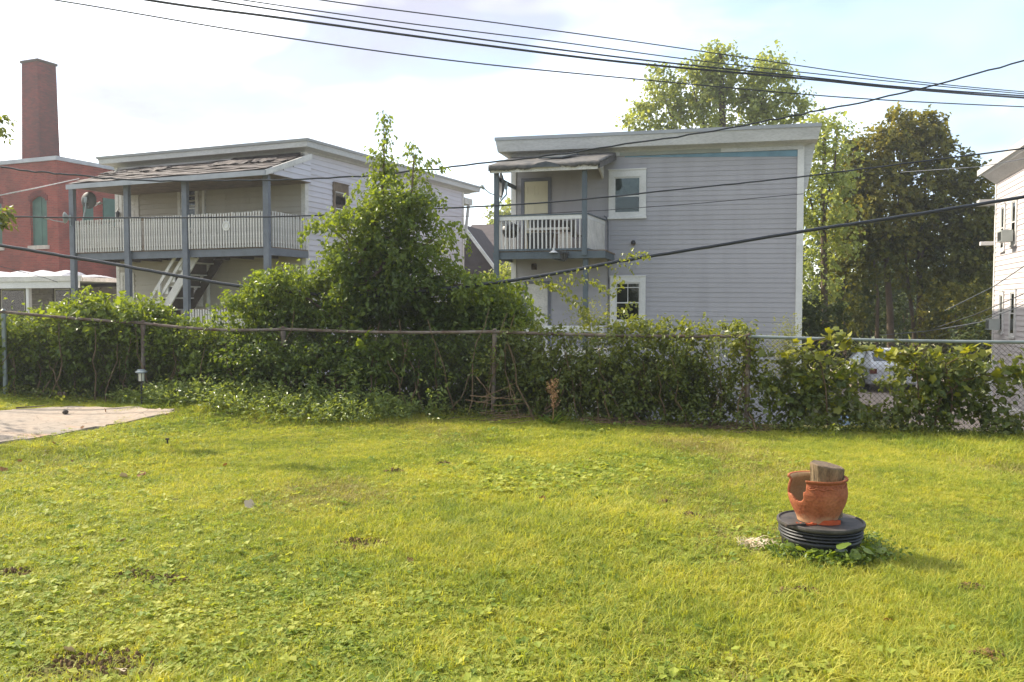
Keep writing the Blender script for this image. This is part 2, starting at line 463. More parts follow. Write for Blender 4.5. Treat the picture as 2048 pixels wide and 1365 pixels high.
class MB:
    def __init__(self):
        self.v, self.f, self.s = [], [], []

    def add(self, vs, fs, sm=False):
        n = len(self.v)
        self.v += [tuple(p) for p in vs]
        self.f += [tuple(i + n for i in q) for q in fs]
        self.s += [sm] * len(fs)
        return self

    def hexa(self, p):
        """8 points: bottom 4 counter-clockwise seen from above, then top 4"""
        return self.add(p, [(3, 2, 1, 0), (4, 5, 6, 7), (0, 1, 5, 4), (1, 2, 6, 5), (2, 3, 7, 6), (3, 0, 4, 7)])

    def box(self, x0, x1, y0, y1, z0, z1):
        if x0 > x1: x0, x1 = x1, x0
        if y0 > y1: y0, y1 = y1, y0
        if z0 > z1: z0, z1 = z1, z0
        return self.hexa([(x0, y0, z0), (x1, y0, z0), (x1, y1, z0), (x0, y1, z0), (x0, y0, z1), (x1, y0, z1), (x1, y1, z1), (x0, y1, z1)])

    def beam(self, a, b, w, h, up=(0, 0, 1)):
        """rectangular bar from a to b, w sideways, h along up"""
        a, b = Vector(a), Vector(b)
        d = (b - a).normalized()
        s = d.cross(Vector(up)).normalized()
        u = s.cross(d).normalized()
        s *= w / 2; u *= h / 2
        return self.hexa([a - s - u, a + s - u, b + s - u, b - s - u, a - s + u, a + s + u, b + s + u, b - s + u])

    def tube(self, pts, r, n=6, caps=True):
        pts = [Vector(p) for p in pts]
        k = len(pts)
        rs = r if hasattr(r, '__len__') else [r] * k
        vs = []
        ref = Vector((0, 0, 1))
        d0 = (pts[1] - pts[0]).normalized()
        if abs(d0.z) > 0.9: ref = Vector((1, 0, 0))
        for i, p in enumerate(pts):
            d = (pts[min(i + 1, k - 1)] - pts[max(i - 1, 0)]).normalized()
            s = d.cross(ref)
            if s.length < 1e-4: s = d.cross(Vector((0, 1, 0)))
            s.normalize()
            u = s.cross(d)
            for j in range(n):
                t = 2 * PI * j / n
                vs.append(p + (s * math.cos(t) + u * math.sin(t)) * rs[i])
        fs = [(i * n + j, i * n + (j + 1) % n, (i + 1) * n + (j + 1) % n, (i + 1) * n + j) for i in range(k - 1) for j in range(n)]
        if caps:
            fs += [tuple(range(n - 1, -1, -1)), tuple((k - 1) * n + j for j in range(n))]
        return self.add(vs, fs, True)

    def lathe(self, prof, n=24, c=(0, 0, 0), wob=None):
        vs, k = [], len(prof)
        for (r, z) in prof:
            for j in range(n):
                t = 2 * PI * j / n
                q = r * (1 + (wob(t, z) if wob else 0))
                vs.append((c[0] + q * math.cos(t), c[1] + q * math.sin(t), c[2] + z))
        fs = [(i * n + j, i * n + (j + 1) % n, (i + 1) * n + (j + 1) % n, (i + 1) * n + j) for i in range(k - 1) for j in range(n)]
        return self.add(vs, fs, True)

    def prism(self, poly, vec):
        """planar polygon extruded along vec"""
        n = len(poly)
        v = Vector(vec)
        a = [Vector(p) for p in poly]
        fs = [tuple(range(n - 1, -1, -1)), tuple(range(n, 2 * n))] + [(i, (i + 1) % n, n + (i + 1) % n, n + i) for i in range(n)]
        return self.add(a + [p + v for p in a], fs)

    def mesh(self, name, mat, M4=None):
        me = bpy.data.meshes.new(name)
        vs = self.v if M4 is None else [tuple(M4 @ Vector(p)) for p in self.v]
        me.from_pydata(vs, [], self.f)
        me.polygons.foreach_set('use_smooth', self.s)
        me.materials.append(MAT[mat] if isinstance(mat, str) else mat)
        me.update()
        return me

    def build(self, name, mat, parent=None, M4=None, loc=None, rot=None):
        me = self.mesh(name, mat, M4)
        if any(self.s):
            try:
                me.set_sharp_from_angle(angle=math.radians(48))
            except Exception:
                pass
        return link(name, me, parent, loc, rot)


def fast_mesh(name, V, Fq, mat, tint=None, smooth_=False):
    """V (N,3) and quads (K,4) or triangles (K,3) as numpy arrays"""
    me = bpy.data.meshes.new(name)
    k = Fq.shape[1]
    me.vertices.add(len(V)); me.vertices.foreach_set('co', np.ascontiguousarray(V, np.float32).ravel())
    me.loops.add(Fq.size); me.loops.foreach_set('vertex_index', np.ascontiguousarray(Fq, np.int32).ravel())
    me.polygons.add(len(Fq))
    me.polygons.foreach_set('loop_start', np.arange(0, Fq.size, k, dtype=np.int32))
    me.polygons.foreach_set('use_smooth', np.full(len(Fq), smooth_, dtype=bool))
    if tint is not None:
        at_ = me.attributes.new('tint', 'FLOAT', 'POINT')
        at_.data.foreach_set('value', np.ascontiguousarray(tint, np.float32))
    me.materials.append(MAT[mat] if isinstance(mat, str) else mat)
    me.update(calc_edges=True)
    me.validate()
    return me


# ------------------------------------------------------------------ helpers: leaves
def norm(a):
    return a / np.maximum(np.linalg.norm(a, axis=-1, keepdims=True), 1e-9)


class Leaves:
    """collects many leaves, makes one mesh"""
    def __init__(self, seed=1):
        self.P, self.D, self.N, self.Z, self.T, self.W = [], [], [], [], [], []
        self.rng = np.random.default_rng(seed)

    def put(self, P, D, N, size, tint, w=0.34):
        n = len(P)
        self.P.append(P); self.D.append(norm(D)); self.N.append(N)
        self.Z.append(np.broadcast_to(size, (n,))); self.T.append(np.broadcast_to(tint, (n,))); self.W.append(np.broadcast_to(w, (n,)))

    def blob(self, c, r, n, lps=14, size=0.07, droop=0.35, spread=0.3, shell=0.55, up=0.25, w=0.34, tint=(0.0, 1.0)):
        g = self.rng
        c = np.array(c, float); r = np.array(r, float)
        d = norm(g.normal(size=(n, 3)))
        rad = shell + (1 - shell) * g.random((n, 1)) ** 0.7
        base = c + d * rad * r
        ax = norm(d * 0.7 + np.array([0, 0, up]) + g.normal(0, 0.45, (n, 3)))
        t = g.random((n, lps, 1))
        ln = spread * g.uniform(0.6, 1.35, (n, 1, 1))
        P = base[:, None] + ax[:, None] * t * ln + g.normal(0, 0.16, (n, lps, 3)) * ln
        P[..., 2] -= (droop * t[..., 0] ** 2) * ln[..., 0]
        D = ax[:, None] * 0.4 + g.normal(0, 0.65, (n, lps, 3)) + np.array([0, 0, -droop])
        Nn = np.array([0, 0, 0.8]) + d[:, None] * 0.35 + g.normal(0, 0.45, (n, lps, 3))
        tv = np.clip(0.5 * g.random((n, 1)) + 0.5 * g.random((n, lps)), 0, 1)
        tv = tint[0] + (tint[1] - tint[0]) * tv
        s = size * g.uniform(0.65, 1.3, (n, lps))
        self.put(P.reshape(-1, 3), D.reshape(-1, 3), Nn.reshape(-1, 3), s.ravel(), tv.ravel(), w)

    def vine(self, path, step=0.05, size=0.06, hang=0.5, w=0.36, tint=(0.2, 1.0), jit=0.02):
        """leaves in alternation along a path"""
        g = self.rng
        pts = np.array([tuple(p) for p in path], float)
        seg = np.linalg.norm(np.diff(pts, axis=0), axis=1)
        s = np.concatenate([[0], np.cumsum(seg)])
        m = max(2, int(s[-1] / step))
        q = np.linspace(0, s[-1], m)
        P = np.stack([np.interp(q, s, pts[:, k]) for k in range(3)], 1) + g.normal(0, jit, (m, 3))
        ax = norm(np.gradient(P, axis=0))
        side = norm(np.cross(ax, np.array([0, 0, 1.0])) + g.normal(0, 0.5, (m, 3))) * np.where(np.arange(m) % 2 == 0, 1, -1)[:, None]
        D = ax * 0.5 + side * 0.8 + np.array([0, 0, -hang])
        Nn = np.array([0, 0, 0.7]) + g.normal(0, 0.5, (m, 3))
        self.put(P, D, Nn, size * g.uniform(0.6, 1.25, m), tint[0] + (tint[1] - tint[0]) * g.random(m), w)

    def mesh(self, name, mat):
        P = np.concatenate(self.P); D = np.concatenate(self.D); N = np.concatenate(self.N)
        Z = np.concatenate(self.Z)[:, None]; T = np.concatenate(self.T); W = np.concatenate(self.W)[:, None]
        sd = norm(np.cross(N, D))
        N = np.cross(D, sd)
        n = len(P)
        hw = W * Z
        V = np.empty((n, 6, 3))
        V[:, 0] = P
        V[:, 1] = P + D * Z * 0.33 + sd * hw + N * hw * 0.28
        V[:, 2] = P + D * Z * 0.70 + sd * hw * 0.68 + N * hw * 0.16 - N * Z * 0.05
        V[:, 3] = P + D * Z - N * Z * 0.16
        V[:, 4] = P + D * Z * 0.70 - sd * hw * 0.68 + N * hw * 0.16 - N * Z * 0.05
        V[:, 5] = P + D * Z * 0.33 - sd * hw + N * hw * 0.28
        k = np.arange(n)[:, None] * 6
        F = np.concatenate([k + np.array([[0, 1, 2, 3]]), k + np.array([[0, 3, 4, 5]])], 0)
        return fast_mesh(name, V.reshape(-1, 3), F, mat, np.repeat(T, 6))

    def build(self, name, mat, parent=None, kind='stuff'):
        o = link(name, self.mesh(name, mat), parent)
        if kind: o['kind'] = kind
        return o


def pblob(L, px, py, Y, rx, ry, rd, n, **kw):
    """a clump of sprays centred where the photograph shows it, at distance Y"""
    k = Y / F
    L.blob(at(px, py, Y), (rx * k, rd, ry * k), n, **kw)


def bezier(a, b, bend=(0, 0, 0), n=6):
    a, b = Vector(a), Vector(b)
    c = (a + b) / 2 + Vector(bend)
    return [(a * (1 - t) ** 2 + c * 2 * t * (1 - t) + b * t * t) for t in [i / (n - 1) for i in range(n)]]


def taper(r0, r1, n):
    return [r0 + (r1 - r0) * i / (n - 1) for i in range(n)]


# ================================================================== SETTING
def build_ground():
    # big low ground reaching the horizon
    mg = M('lot_ground', S(110, 108, 78), 0.95, 0.25, 0.6, col2=S(98, 108, 62), fine=0.5)
    b = MB()
    R_ = 330.0
    n = 40
    xs = np.concatenate([[-R_, -200], np.linspace(-60, 60, n), [200, R_]])
    ys = np.concatenate([[-R_, -120], np.linspace(-40, 80, n), [200, R_]])
    V = np.array([(x, y, LOW - 0.02 + (0.05 * math.sin(x * 0.4) * math.sin(y * 0.33) if abs(x) < 60 and -40 < y < 80 else 0)) for y in ys for x in xs])
    nx = len(xs)
    Fq = np.array([(j * nx + i, j * nx + i + 1, (j + 1) * nx + i + 1, (j + 1) * nx + i) for j in range(len(ys) - 1) for i in range(nx - 1)])
    o = link('ground', fast_mesh('ground', V, Fq, mg, smooth_=True))
    tag(o, 'low earthy ground of the neighbouring lots beyond the fence', 'ground', kind='structure')
    # the yard: a raised lawn that falls away behind the fence
    ml = M('lawn_soil', S(92, 94, 38), 0.95, 0.3, 1.1, col2=S(110, 102, 50), fine=0.55, bump=0.6, bscale=50)
    xs = np.linspace(-26, 26, 209)
    ys = np.concatenate([np.linspace(-14, 2, 17)[:-1], np.linspace(2, 18.5, 133)])
    X, Y = np.meshgrid(xs, ys)
    Z = gnd(X, Y)
    # the yard also falls away at its outer edges
    edge = np.maximum(np.maximum(np.abs(X) - 22, 0) / 4, np.maximum(-10 - Y, 0) / 4)
    Z = Z + (LOW - 0.2 - Z) * smooth(edge)
    V = np.stack([X, Y, Z], -1).reshape(-1, 3)
    nx = len(xs)
    Fq = np.array([(j * nx + i, j * nx + i + 1, (j + 1) * nx + i + 1, (j + 1) * nx + i) for j in range(len(ys) - 1) for i in range(nx - 1)])
    o = link('lawn', fast_mesh('lawn', V, Fq, ml, smooth_=True))
    tag(o, 'sunlit mown back yard lawn sloping up to the left fence', 'lawn', kind='structure')


build_ground()


def pad_outline():
    pts = [(-260, 905), (-60, 892), (20, 886), (90, 876), (170, 862), (240, 849), (300, 838), (338, 829), (346, 825),
           (322, 821), (270, 819), (200, 817), (120, 817), (60, 821), (0, 824), (-120, 829), (-260, 833)]
    return [ground_hit(*p) for p in pts]


PAD = pad_outline()


def build_pad():
    bx = bpy.data.meshes.new('concrete_pad')
    import bmesh
    bm = bmesh.new()
    rg = random.Random(3)
    ring = []
    for i, p in enumerate(PAD):
        q = PAD[(i + 1) % len(PAD)]
        for k in range(4):
            w = p.lerp(q, k / 4)
            ring.append(Vector((w.x + rg.uniform(-.06, .06), w.y + rg.uniform(-.06, .06), 0)))
    vs = [bm.verts.new((p.x, p.y, float(gnd(p.x, p.y)) + 0.025)) for p in ring]
    f = bm.faces.new(vs)
    ext = bmesh.ops.extrude_face_region(bm, geom=[f])
    for v in [g for g in ext['geom'] if isinstance(g, bmesh.types.BMVert)]:
        v.co.z -= 0.08
    bmesh.ops.recalc_face_normals(bm, faces=bm.faces)
    bmesh.ops.triangulate(bm, faces=[fc for fc in bm.faces if len(fc.verts) > 4])
    bm.to_mesh(bx); bm.free()
    bx.materials.append(MAT['concrete'])
    o = link('concrete_pad', bx)
    tag(o, 'pale concrete pad running into the lawn in front of the ivy hedge', 'pavement', kind='structure')


build_pad()


def pad_wear(m):
    nt = m.node_tree
    b = nt.nodes['Principled BSDF']
    N, L = nt.nodes.new, nt.links.new
    src = b.inputs['Base Color'].links[0].from_socket
    tc = N('ShaderNodeTexCoord')
    mp = N('ShaderNodeMapping'); mp.inputs['Scale'].default_value = (.8, 2.2, 1); L(tc.outputs['Object'], mp.inputs[0])
    n = N('ShaderNodeTexNoise'); n.inputs['Scale'].default_value = 1.1; n.inputs['Detail'].default_value = 5; L(mp.outputs[0], n.inputs['Vector'])
    r = N('ShaderNodeMapRange'); r.inputs[1].default_value = .56; r.inputs[2].default_value = .68; r.inputs[4].default_value = .55; L(n.outputs['Fac'], r.inputs[0])
    mx = N('ShaderNodeMixRGB'); L(r.outputs[0], mx.inputs['Fac']); L(src, mx.inputs['Color1']); mx.inputs['Color2'].default_value = (*S(170, 128, 92), 1)
    v = N('ShaderNodeTexVoronoi'); v.feature = 'DISTANCE_TO_EDGE'; v.inputs['Scale'].default_value = .9
    nz = N('ShaderNodeTexNoise'); nz.inputs['Scale'].default_value = 3; L(tc.outputs['Object'], nz.inputs['Vector'])
    ad = N('ShaderNodeVectorMath'); ad.operation = 'ADD'; L(tc.outputs['Object'], ad.inputs[0]); L(nz.outputs['Color'], ad.inputs[1]); L(ad.outputs[0], v.inputs['Vector'])
    r2 = N('ShaderNodeMapRange'); r2.inputs[1].default_value = .004; r2.inputs[2].default_value = .012; r2.inputs[3].default_value = .5; r2.inputs[4].default_value = 0; L(v.outputs['Distance'], r2.inputs[0])
    m2 = N('ShaderNodeMixRGB'); L(r2.outputs[0], m2.inputs['Fac']); L(mx.outputs[0], m2.inputs['Color1']); m2.inputs['Color2'].default_value = (*S(84, 76, 60), 1)
    L(m2.outputs[0], b.inputs['Base Color'])


pad_wear(MAT['concrete'])


def in_pad(X, Y):
    X = np.asarray(X); Y = np.asarray(Y)
    ins = np.zeros(X.shape, bool)
    n = len(PAD)
    for i in range(n):
        a, b = PAD[i], PAD[(i + 1) % n]
        c = ((a.y > Y) != (b.y > Y)) & (X < (b.x - a.x) * (Y - a.y) / (b.y - a.y + 1e-12) + a.x)
        ins ^= c
    return ins


# gravel drive between the two right houses
def build_drive():
    b = MB()
    z = LOW + 0.035
    pts = [(9.4, 15.2), (13.4, 14.5), (14.4, 22), (17.2, 33), (22, 46), (17, 48), (12.2, 34), (10.4, 23)]
    b.prism([(x, y, z) for x, y in pts], (0, 0, 0.012))
    o = b.build('driveway', 'gravel')
    tag(o, 'gravel drive between the grey house and the white house', 'driveway', kind='structure')


build_drive()


# ================================================================== BUILDINGS
class House:
    def __init__(self, name, label, cat, px, Y, deg, group=None):
        p = at(px, 612, Y)
        self.o = Vector((p.x, p.y, 0))
        self.rz = math.radians(deg)
        self.root = thing(name, label, cat, self.o, self.rz, group)
        self.M = Matrix.Translation(self.o) @ Matrix.Rotation(self.rz, 4, 'Z')
        self.I = self.M.inverted()

    def hit(self, px, py, axis, val):
        """local point where the pixel's ray meets the plane local[axis] = val"""
        a = self.I @ Vector((0, 0, CAMZ))
        d = (self.I.to_3x3()) @ ray(px, py)
        t = (val - a[axis]) / d[axis]
        return a + d * t

    def fr(self, px, py, y=0.0):
        p = self.hit(px, py, 1, y)
        return p.x, p.z

    def sd(self, px, py, x=0.0):
        p = self.hit(px, py, 0, x)
        return p.y, p.z


FRONT = Matrix.Identity(4)


def SIDE(x):                      # the wall in the plane local x = const, facing +x: facade x runs along local +y
    return Matrix.Translation((x, 0, 0)) @ Matrix.Rotation(PI / 2, 4, 'Z')


def SIDE_L(x):                    # the wall facing -x, facade x runs along local -y
    return Matrix.Translation((x, 0, 0)) @ Matrix.Rotation(-PI / 2, 4, 'Z')


def planks(root, mat, x0, x1, z0, z1, pitch, M4=FRONT, slope=0.0, t=0.024, name='siding_board'):
    L_ = x1 - x0
    prof = [(0.004, 0), (-t, 0), (-0.003, pitch + 0.012), (0.004, pitch + 0.012)]
    cache = {}
    def board(ln):
        if ln not in cache:
            b = MB()
            b.prism([(0, y, z) for y, z in prof], (ln, 0, 0))
            cache[ln] = b.mesh(name, mat)
        return cache[ln]
    n = int(math.ceil((z1 - z0) / pitch))
    cuts = [(0.0, 0.29, 1.0), (0.0, 0.61, 1.0), (0.0, 0.44, 1.0), (0.0, 0.22, 0.73, 1.0), (0.0, 0.36, 0.83, 1.0)] if L_ > 3 else [(0.0, 1.0)]
    prng = random.Random(int(abs(x1 * 100) + abs(z0 * 77)))
    for i in range(n):
        z = z0 + i * pitch
        c = prng.choice(cuts)
        for k in range(len(c) - 1):
            xa = x0 + c[k] * L_
            gap = 0.005 if c[k + 1] < 1 else 0.0
            o = bpy.data.objects.new(name, board(round((c[k + 1] - c[k]) * L_ - gap, 4)))
            COL.objects.link(o)
            o.parent = root
            m = M4 @ Matrix.Translation((xa, prng.uniform(-.002, .002), z - (xa - x0) * math.tan(slope))) @ Matrix.Rotation(slope + prng.uniform(-.0007, .0007), 4, 'Y')
            o.location = m.to_translation()
            o.rotation_euler = m.to_euler()


def window(root, x0, x1, z0, z1, M4=FRONT, trim=0.10, trim_mat='white_paint', sash_mat='white_paint', muntin=False,
           curtain=0.0, head=0.0, open_=0.0, sill=True, raised=0.055, label=None, frac=0.5):
    """double hung window: outer rectangle x0..x1, z0..z1 of the casing"""
    b = MB()
    r = -raised
    b.box(x0, x0 + trim, r, -0.001, z0, z1)
    b.box(x1 - trim, x1, r, -0.001, z0, z1)
    b.box(x0 + trim, x1 - trim, r, -0.001, z1 - trim - head, z1)
    b.box(x0 + trim, x1 - trim, r, -0.001, z0, z0 + trim * 0.9)
    if sill:
        b.box(x0 - 0.02, x1 + 0.02, r - 0.03, r - 0.001, z0 - 0.02, z0 + 0.03)
        b.box(x0 - 0.015, x1 + 0.015, r - 0.02, r - 0.001, z1 - 0.012, z1 + 0.02)
    w = b.build('window', trim_mat, root, M4)
    if label: w['label'] = label
    a0, a1, c0, c1 = x0 + trim + 0.002, x1 - trim - 0.002, z0 + trim * 0.9 + 0.002, z1 - trim - head - 0.002
    bk = MB(); bk.box(a0, a1, -0.018, -0.014, c0, c1)
    bk.build('interior', 'interior', w, M4)
    if curtain > 0:
        cu = MB()
        m = 14
        wv = [(a0 + 0.02 + (a1 - a0 - 0.04) * i / m, -0.0235 - 0.002 * (i % 2)) for i in range(m + 1)]
        zt, zb = c1 - 0.01, c1 - (c1 - c0) * curtain
        cu.add([(x, y, zb) for x, y in wv] + [(x, y, zt) for x, y in wv],
               [(i, i + 1, m + 2 + i, m + 1 + i) for i in range(m)])
        cu.build('curtain', 'curtain', w, M4)
    mid = c0 + (c1 - c0) * frac
    s = 0.032
    for (p0, p1, y) in ((mid - s / 2, c1, -0.034), (c0, mid + s / 2, -0.046)):
        sb = MB()
        sb.box(a0, a0 + s, y, y + 0.011, p0, p1); sb.box(a1 - s, a1, y, y + 0.011, p0, p1)
        sb.box(a0 + s, a1 - s, y, y + 0.011, p1 - s, p1); sb.box(a0 + s, a1 - s, y, y + 0.011, p0, p0 + s)
        if muntin and p1 == c1:
            xm = (a0 + a1) / 2
            sb.box(xm - 0.009, xm + 0.009, y + 0.001, y + 0.010, p0 + s, p1 - s)
            zq = p0 + (p1 - p0) * 0.76
            sb.box(a0 + s, xm - 0.009, y + 0.001, y + 0.010, zq - 0.009, zq + 0.009)
            sb.box(xm + 0.009, a1 - s, y + 0.001, y + 0.010, zq - 0.009, zq + 0.009)
        sb.build('sash', sash_mat, w, M4)
        pb = MB(); pb.box(a0 + s, a1 - s, y + 0.004, y + 0.0065, p0 + s, p1 - s)
        pb.build('pane', GLASS, w, M4)
    return w


def glass_mat():
    m = bpy.data.materials.new('glass')
    m.use_nodes = True
    nt = m.node_tree
    N, L = nt.nodes.new, nt.links.new
    tr = N('ShaderNodeBsdfTransparent'); tr.inputs['Color'].default_value = (0.72, 0.80, 0.78, 1)
    gl = N('ShaderNodeBsdfGlossy'); gl.inputs['Roughness'].default_value = 0.04
    fr = N('ShaderNodeFresnel'); fr.inputs['IOR'].default_value = 1.55
    mx = N('ShaderNodeMixShader')
    L(fr.outputs[0], mx.inputs[0]); L(tr.outputs[0], mx.inputs[1]); L(gl.outputs[0], mx.inputs[2])
    L(mx.outputs[0], nt.nodes['Material Output'].inputs['Surface'])
    return m


GLASS = glass_mat()


def door(root, x0, x1, z0, z1, M4=FRONT, trim=0.09, trim_mat='door_grey', leaf_mat='cream', panels=True, side='right', label=None):
    b = MB()
    b.box(x0, x0 + trim, -0.05, -0.001, z0, z1); b.box(x1 - trim, x1, -0.05, -0.001, z0, z1)
    b.box(x0 + trim, x1 - trim, -0.05, -0.001, z1 - trim, z1)
    d = b.build('door', trim_mat, root, M4)
    if label: d['label'] = label
    lb = MB()
    a0, a1, c0, c1 = x0 + trim + 0.003, x1 - trim - 0.003, z0 + 0.01, z1 - trim - 0.003
    lb.box(a0, a1, -0.034, -0.018, c0, c1)
    if panels:
        w = a1 - a0; h = c1 - c0
        for (u0, u1) in ((0.12, 0.44), (0.56, 0.88)):
            for (v0, v1) in ((0.06, 0.34), (0.40, 0.74), (0.80, 0.94)):
                X0, X1, Z0, Z1 = a0 + u0 * w, a0 + u1 * w, c0 + v0 * h, c0 + v1 * h
                for q in ((X0, X1, Z0, Z0 + .018), (X0, X1, Z1 - .018, Z1)):
                    lb.box(q[0], q[1], -0.042, -0.0342, q[2], q[3])
                lb.box(X0, X0 + .018, -0.042, -0.0342, Z0 + .018, Z1 - .018); lb.box(X1 - .018, X1, -0.042, -0.0342, Z0 + .018, Z1 - .018)
    lb.build('door_leaf', leaf_mat, d, M4)
    kx = a1 - 0.07 if side == 'right' else a0 + 0.07
    kb = MB()
    kb.tube([(kx, -0.034, c0 + 0.95), (kx, -0.07, c0 + 0.95)], 0.012, 8)
    kb.lathe([(0.0, -0.03), (0.022, -0.02), (0.03, 0), (0.022, 0.02), (0.0, 0.03)], 10, (kx, -0.085, c0 + 0.95))
    kb.build('handle', 'metal', d, M4)
    return d


def balusters(root, mat, p0, p1, zb, zt, n, w=0.035, name='baluster', skip=()):
    """n upright bars between two local xy points"""
    b = MB(); b.box(-w / 2, w / 2, -0.014, 0.014, 0, 1.0)
    me = b.mesh(name, mat)
    p0, p1 = Vector(p0), Vector(p1)
    ang = math.atan2(p1.y - p0.y, p1.x - p0.x)
    for i in range(n):
        if i in skip: continue
        t = (i + 0.5) / n
        q = p0.lerp(p1, t)
        o = link(name, me, root, (q.x, q.y, zb), (random.uniform(-.012, .012), random.uniform(-.012, .012), ang))
        o.scale = (1, 1, (zt - zb) * random.uniform(0.985, 1.01))


# ------------------------------------------------------------------ grey house
def build_grey_house():
    H = House('grey_house', 'two storey grey clapboard house with small balcony and flat roof', 'house', 1025, 23.3, -15.0)
    R = H.root
    xr = H.fr(1604, 450)[0]
    zb = LOW - 0.1
    depth = 11.0
    # roof line: fascia top on the plane that overhangs the front
    e = 0.40
    xl_, zl = H.fr(994, 275, -e)
    xr_, zr = H.fr(1634, 246, -e)
    sl = (zr - zl) / (xr_ - xl_)
    zt = lambda x: zl + sl * (x - xl_)
    drop = 0.62                                   # fascia + sloping soffit
    # body
    b = MB()
    b.hexa([(0, 0, zb), (xr, 0, zb), (xr, depth, zb), (0, depth, zb),
            (0, 0, zt(0) - 0.3), (xr, 0, zt(xr) - 0.3), (xr, depth, zt(xr) - 0.3), (0, depth, zt(0) - 0.3)])
    b.build('wall', 'grey_siding', R)
    # siding boards; the old house has settled, so the courses are not quite level
    slope = 0.010
    z1 = zt(0) - 0.45
    planks(R, 'grey_siding', 0.0, xr, zb + 0.18, z1 + 0.10, 0.1255, FRONT, slope, t=.015)
    # corner boards
    cb = MB(); cb.box(-0.03, 0.11, -0.045, 0.12, zb, zt(0) - drop + 0.1); cb.build('corner_board', 'white_paint', R)
    cb = MB(); cb.box(xr - 0.13, xr + 0.03, -0.045, 0.12, zb, zt(xr) - drop + 0.12); cb.build('corner_board', 'white_paint', R)
    # cornice: frustum of three levels
    def ring(ex, dz, exl=None, exr=None):
        l = ex if exl is None else exl
        r = ex if exr is None else exr
        return [(-l, -ex, zt(-l) + dz), (xr + r, -ex, zt(xr + r) + dz), (xr + r, depth + ex, zt(xr + r) + dz), (-l, depth + ex, zt(-l) + dz)]
    def loft(rings, top=True):
        m = MB(); vs = [p for r in rings for p in r]; fs = []
        for i in range(len(rings) - 1):
            for j in range(4):
                fs.append((i * 4 + j, i * 4 + (j + 1) % 4, i * 4 + 4 + (j + 1) % 4, i * 4 + 4 + j))
        fs.append((3, 2, 1, 0))
        k = (len(rings) - 1) * 4
        fs.append((k, k + 1, k + 2, k + 3))
        m.add(vs, fs)
        return m
    loft([ring(0.02, -0.50), ring(0.12, -0.43), ring(e - 0.07, -0.385), ring(e - 0.02, -0.09)]).build('cornice', 'cornice', R)
    loft([ring(e, -0.088), ring(e, 0.0)]).build('roof_edge', 'cornice_edge', R)
    fb = MB(); fb.hexa([(0, -0.052, zt(0) - 0.57), (xr, -0.052, zt(xr) - 0.57), (xr, 0.0, zt(xr) - 0.57), (0, 0.0, zt(0) - 0.57),
                        (0, -0.052, zt(0) - 0.44), (xr, -0.052, zt(xr) - 0.44), (xr, 0, zt(xr) - 0.44), (0, 0, zt(0) - 0.44)])
    fb.build('frieze', 'cornice', R)
    # bare sheathing where the siding stops short of the frieze
    x0 = H.fr(1250, 290)[0]
    sb = MB()
    poly = [(x0, -0.022, zt(x0) - 0.60), (xr - 0.13, -0.022, zt(xr) - 0.74), (xr - 0.13, -0.022, zt(xr) - 0.575), (x0, -0.022, zt(x0) - 0.575)]
    sb.prism(poly, (0, 0.016, 0)); sb.build('sheathing_strip', 'sheathing_blue', R)
    x1, x2 = H.fr(1240, 280)[0], H.fr(1442, 275)[0]
    ob = MB(); ob.hexa([(x1, -0.06, zt(x1) - 0.565), (x2, -0.06, zt(x2) - 0.565), (x2, -0.053, zt(x2) - 0.565), (x1, -0.053, zt(x1) - 0.565),
                        (x1, -0.06, zt(x1) - 0.47), (x2, -0.06, zt(x2) - 0.47), (x2, -0.053, zt(x2) - 0.47), (x1, -0.053, zt(x1) - 0.47)])
    ob.build('frieze_patch', 'frieze_olive', R)
    # deep street side cornice seen in profile at the right corner
    zz = zt(xr)
    pb = MB()
    pb.prism([(xr + 0.031, 0.03, zz - 0.26), (xr + 0.031, 0.03, zz - 1.62), (xr + 0.12, 0.03, zz - 1.50), (xr + 0.20, 0.03, zz - 1.0),
              (xr + 0.27, 0.03, zz - 0.55), (xr + 0.33, 0.03, zz - 0.26)], (0, depth - 0.1, 0))
    pb.build('street_cornice', 'cornice', R)
    # roof vents
    vx, vz = H.fr(1225, 252, 2.5)
    vb = MB(); vb.box(vx - 0.32, vx + 0.32, 2.2, 2.8, zt(vx) - 0.02, zt(vx) + 0.10); vb.prism([(vx - 0.42, 2.1, zt(vx) + 0.10), (vx + 0.42, 2.1, zt(vx) + 0.10), (vx + 0.3, 2.1, zt(vx) + 0.24), (vx - 0.3, 2.1, zt(vx) + 0.24)], (0, 0.8, 0))
    vb.build('roof_vent', 'flashing', R)
    vx, vz = H.fr(1556, 240, 2.0)
    vb = MB(); vb.lathe([(0.2, -0.1), (0.2, 0.12), (0.36, 0.14), (0.36, 0.2), (0.16, 0.32), (0.0, 0.33)], 16, (vx, 2.0, zt(vx)))
    vb.build('roof_vent', 'metal', R)
    # windows
    for (a, bb, c, d, hd, kw) in ((1218, 1292, 340, 436, 0.05, dict(curtain=0.55, label='upper window with pale curtain')),
                                  (1221, 1291, 553, 652, 0.02, dict(muntin=True, label='lower window with divided upper sash'))):
        X0, Z1 = H.fr(a, c); X1, Z0 = H.fr(bb, d)
        _, Z1b = H.fr(bb, c); Z1 = (Z1 + Z1b) / 2
        window(R, X0, X1, Z0, Z1, trim=0.145, head=hd, frac=0.47, **kw)
    # doors
    X0, Z1 = H.fr(1043, 358); X1, _ = H.fr(1103, 358); _, Z0 = H.fr(1070, 506)
    door(R, X0, X1, Z0, Z1, label='cream panelled balcony door with grey casing')
    X0, Z1 = H.fr(1050, 563); X1, _ = H.fr(1101, 563); _, Z0 = H.fr(1070, 700)
    door(R, X0, X1, Z0, Z1, leaf_mat='old_white', trim=0.07, label='white ground floor door behind the vines')
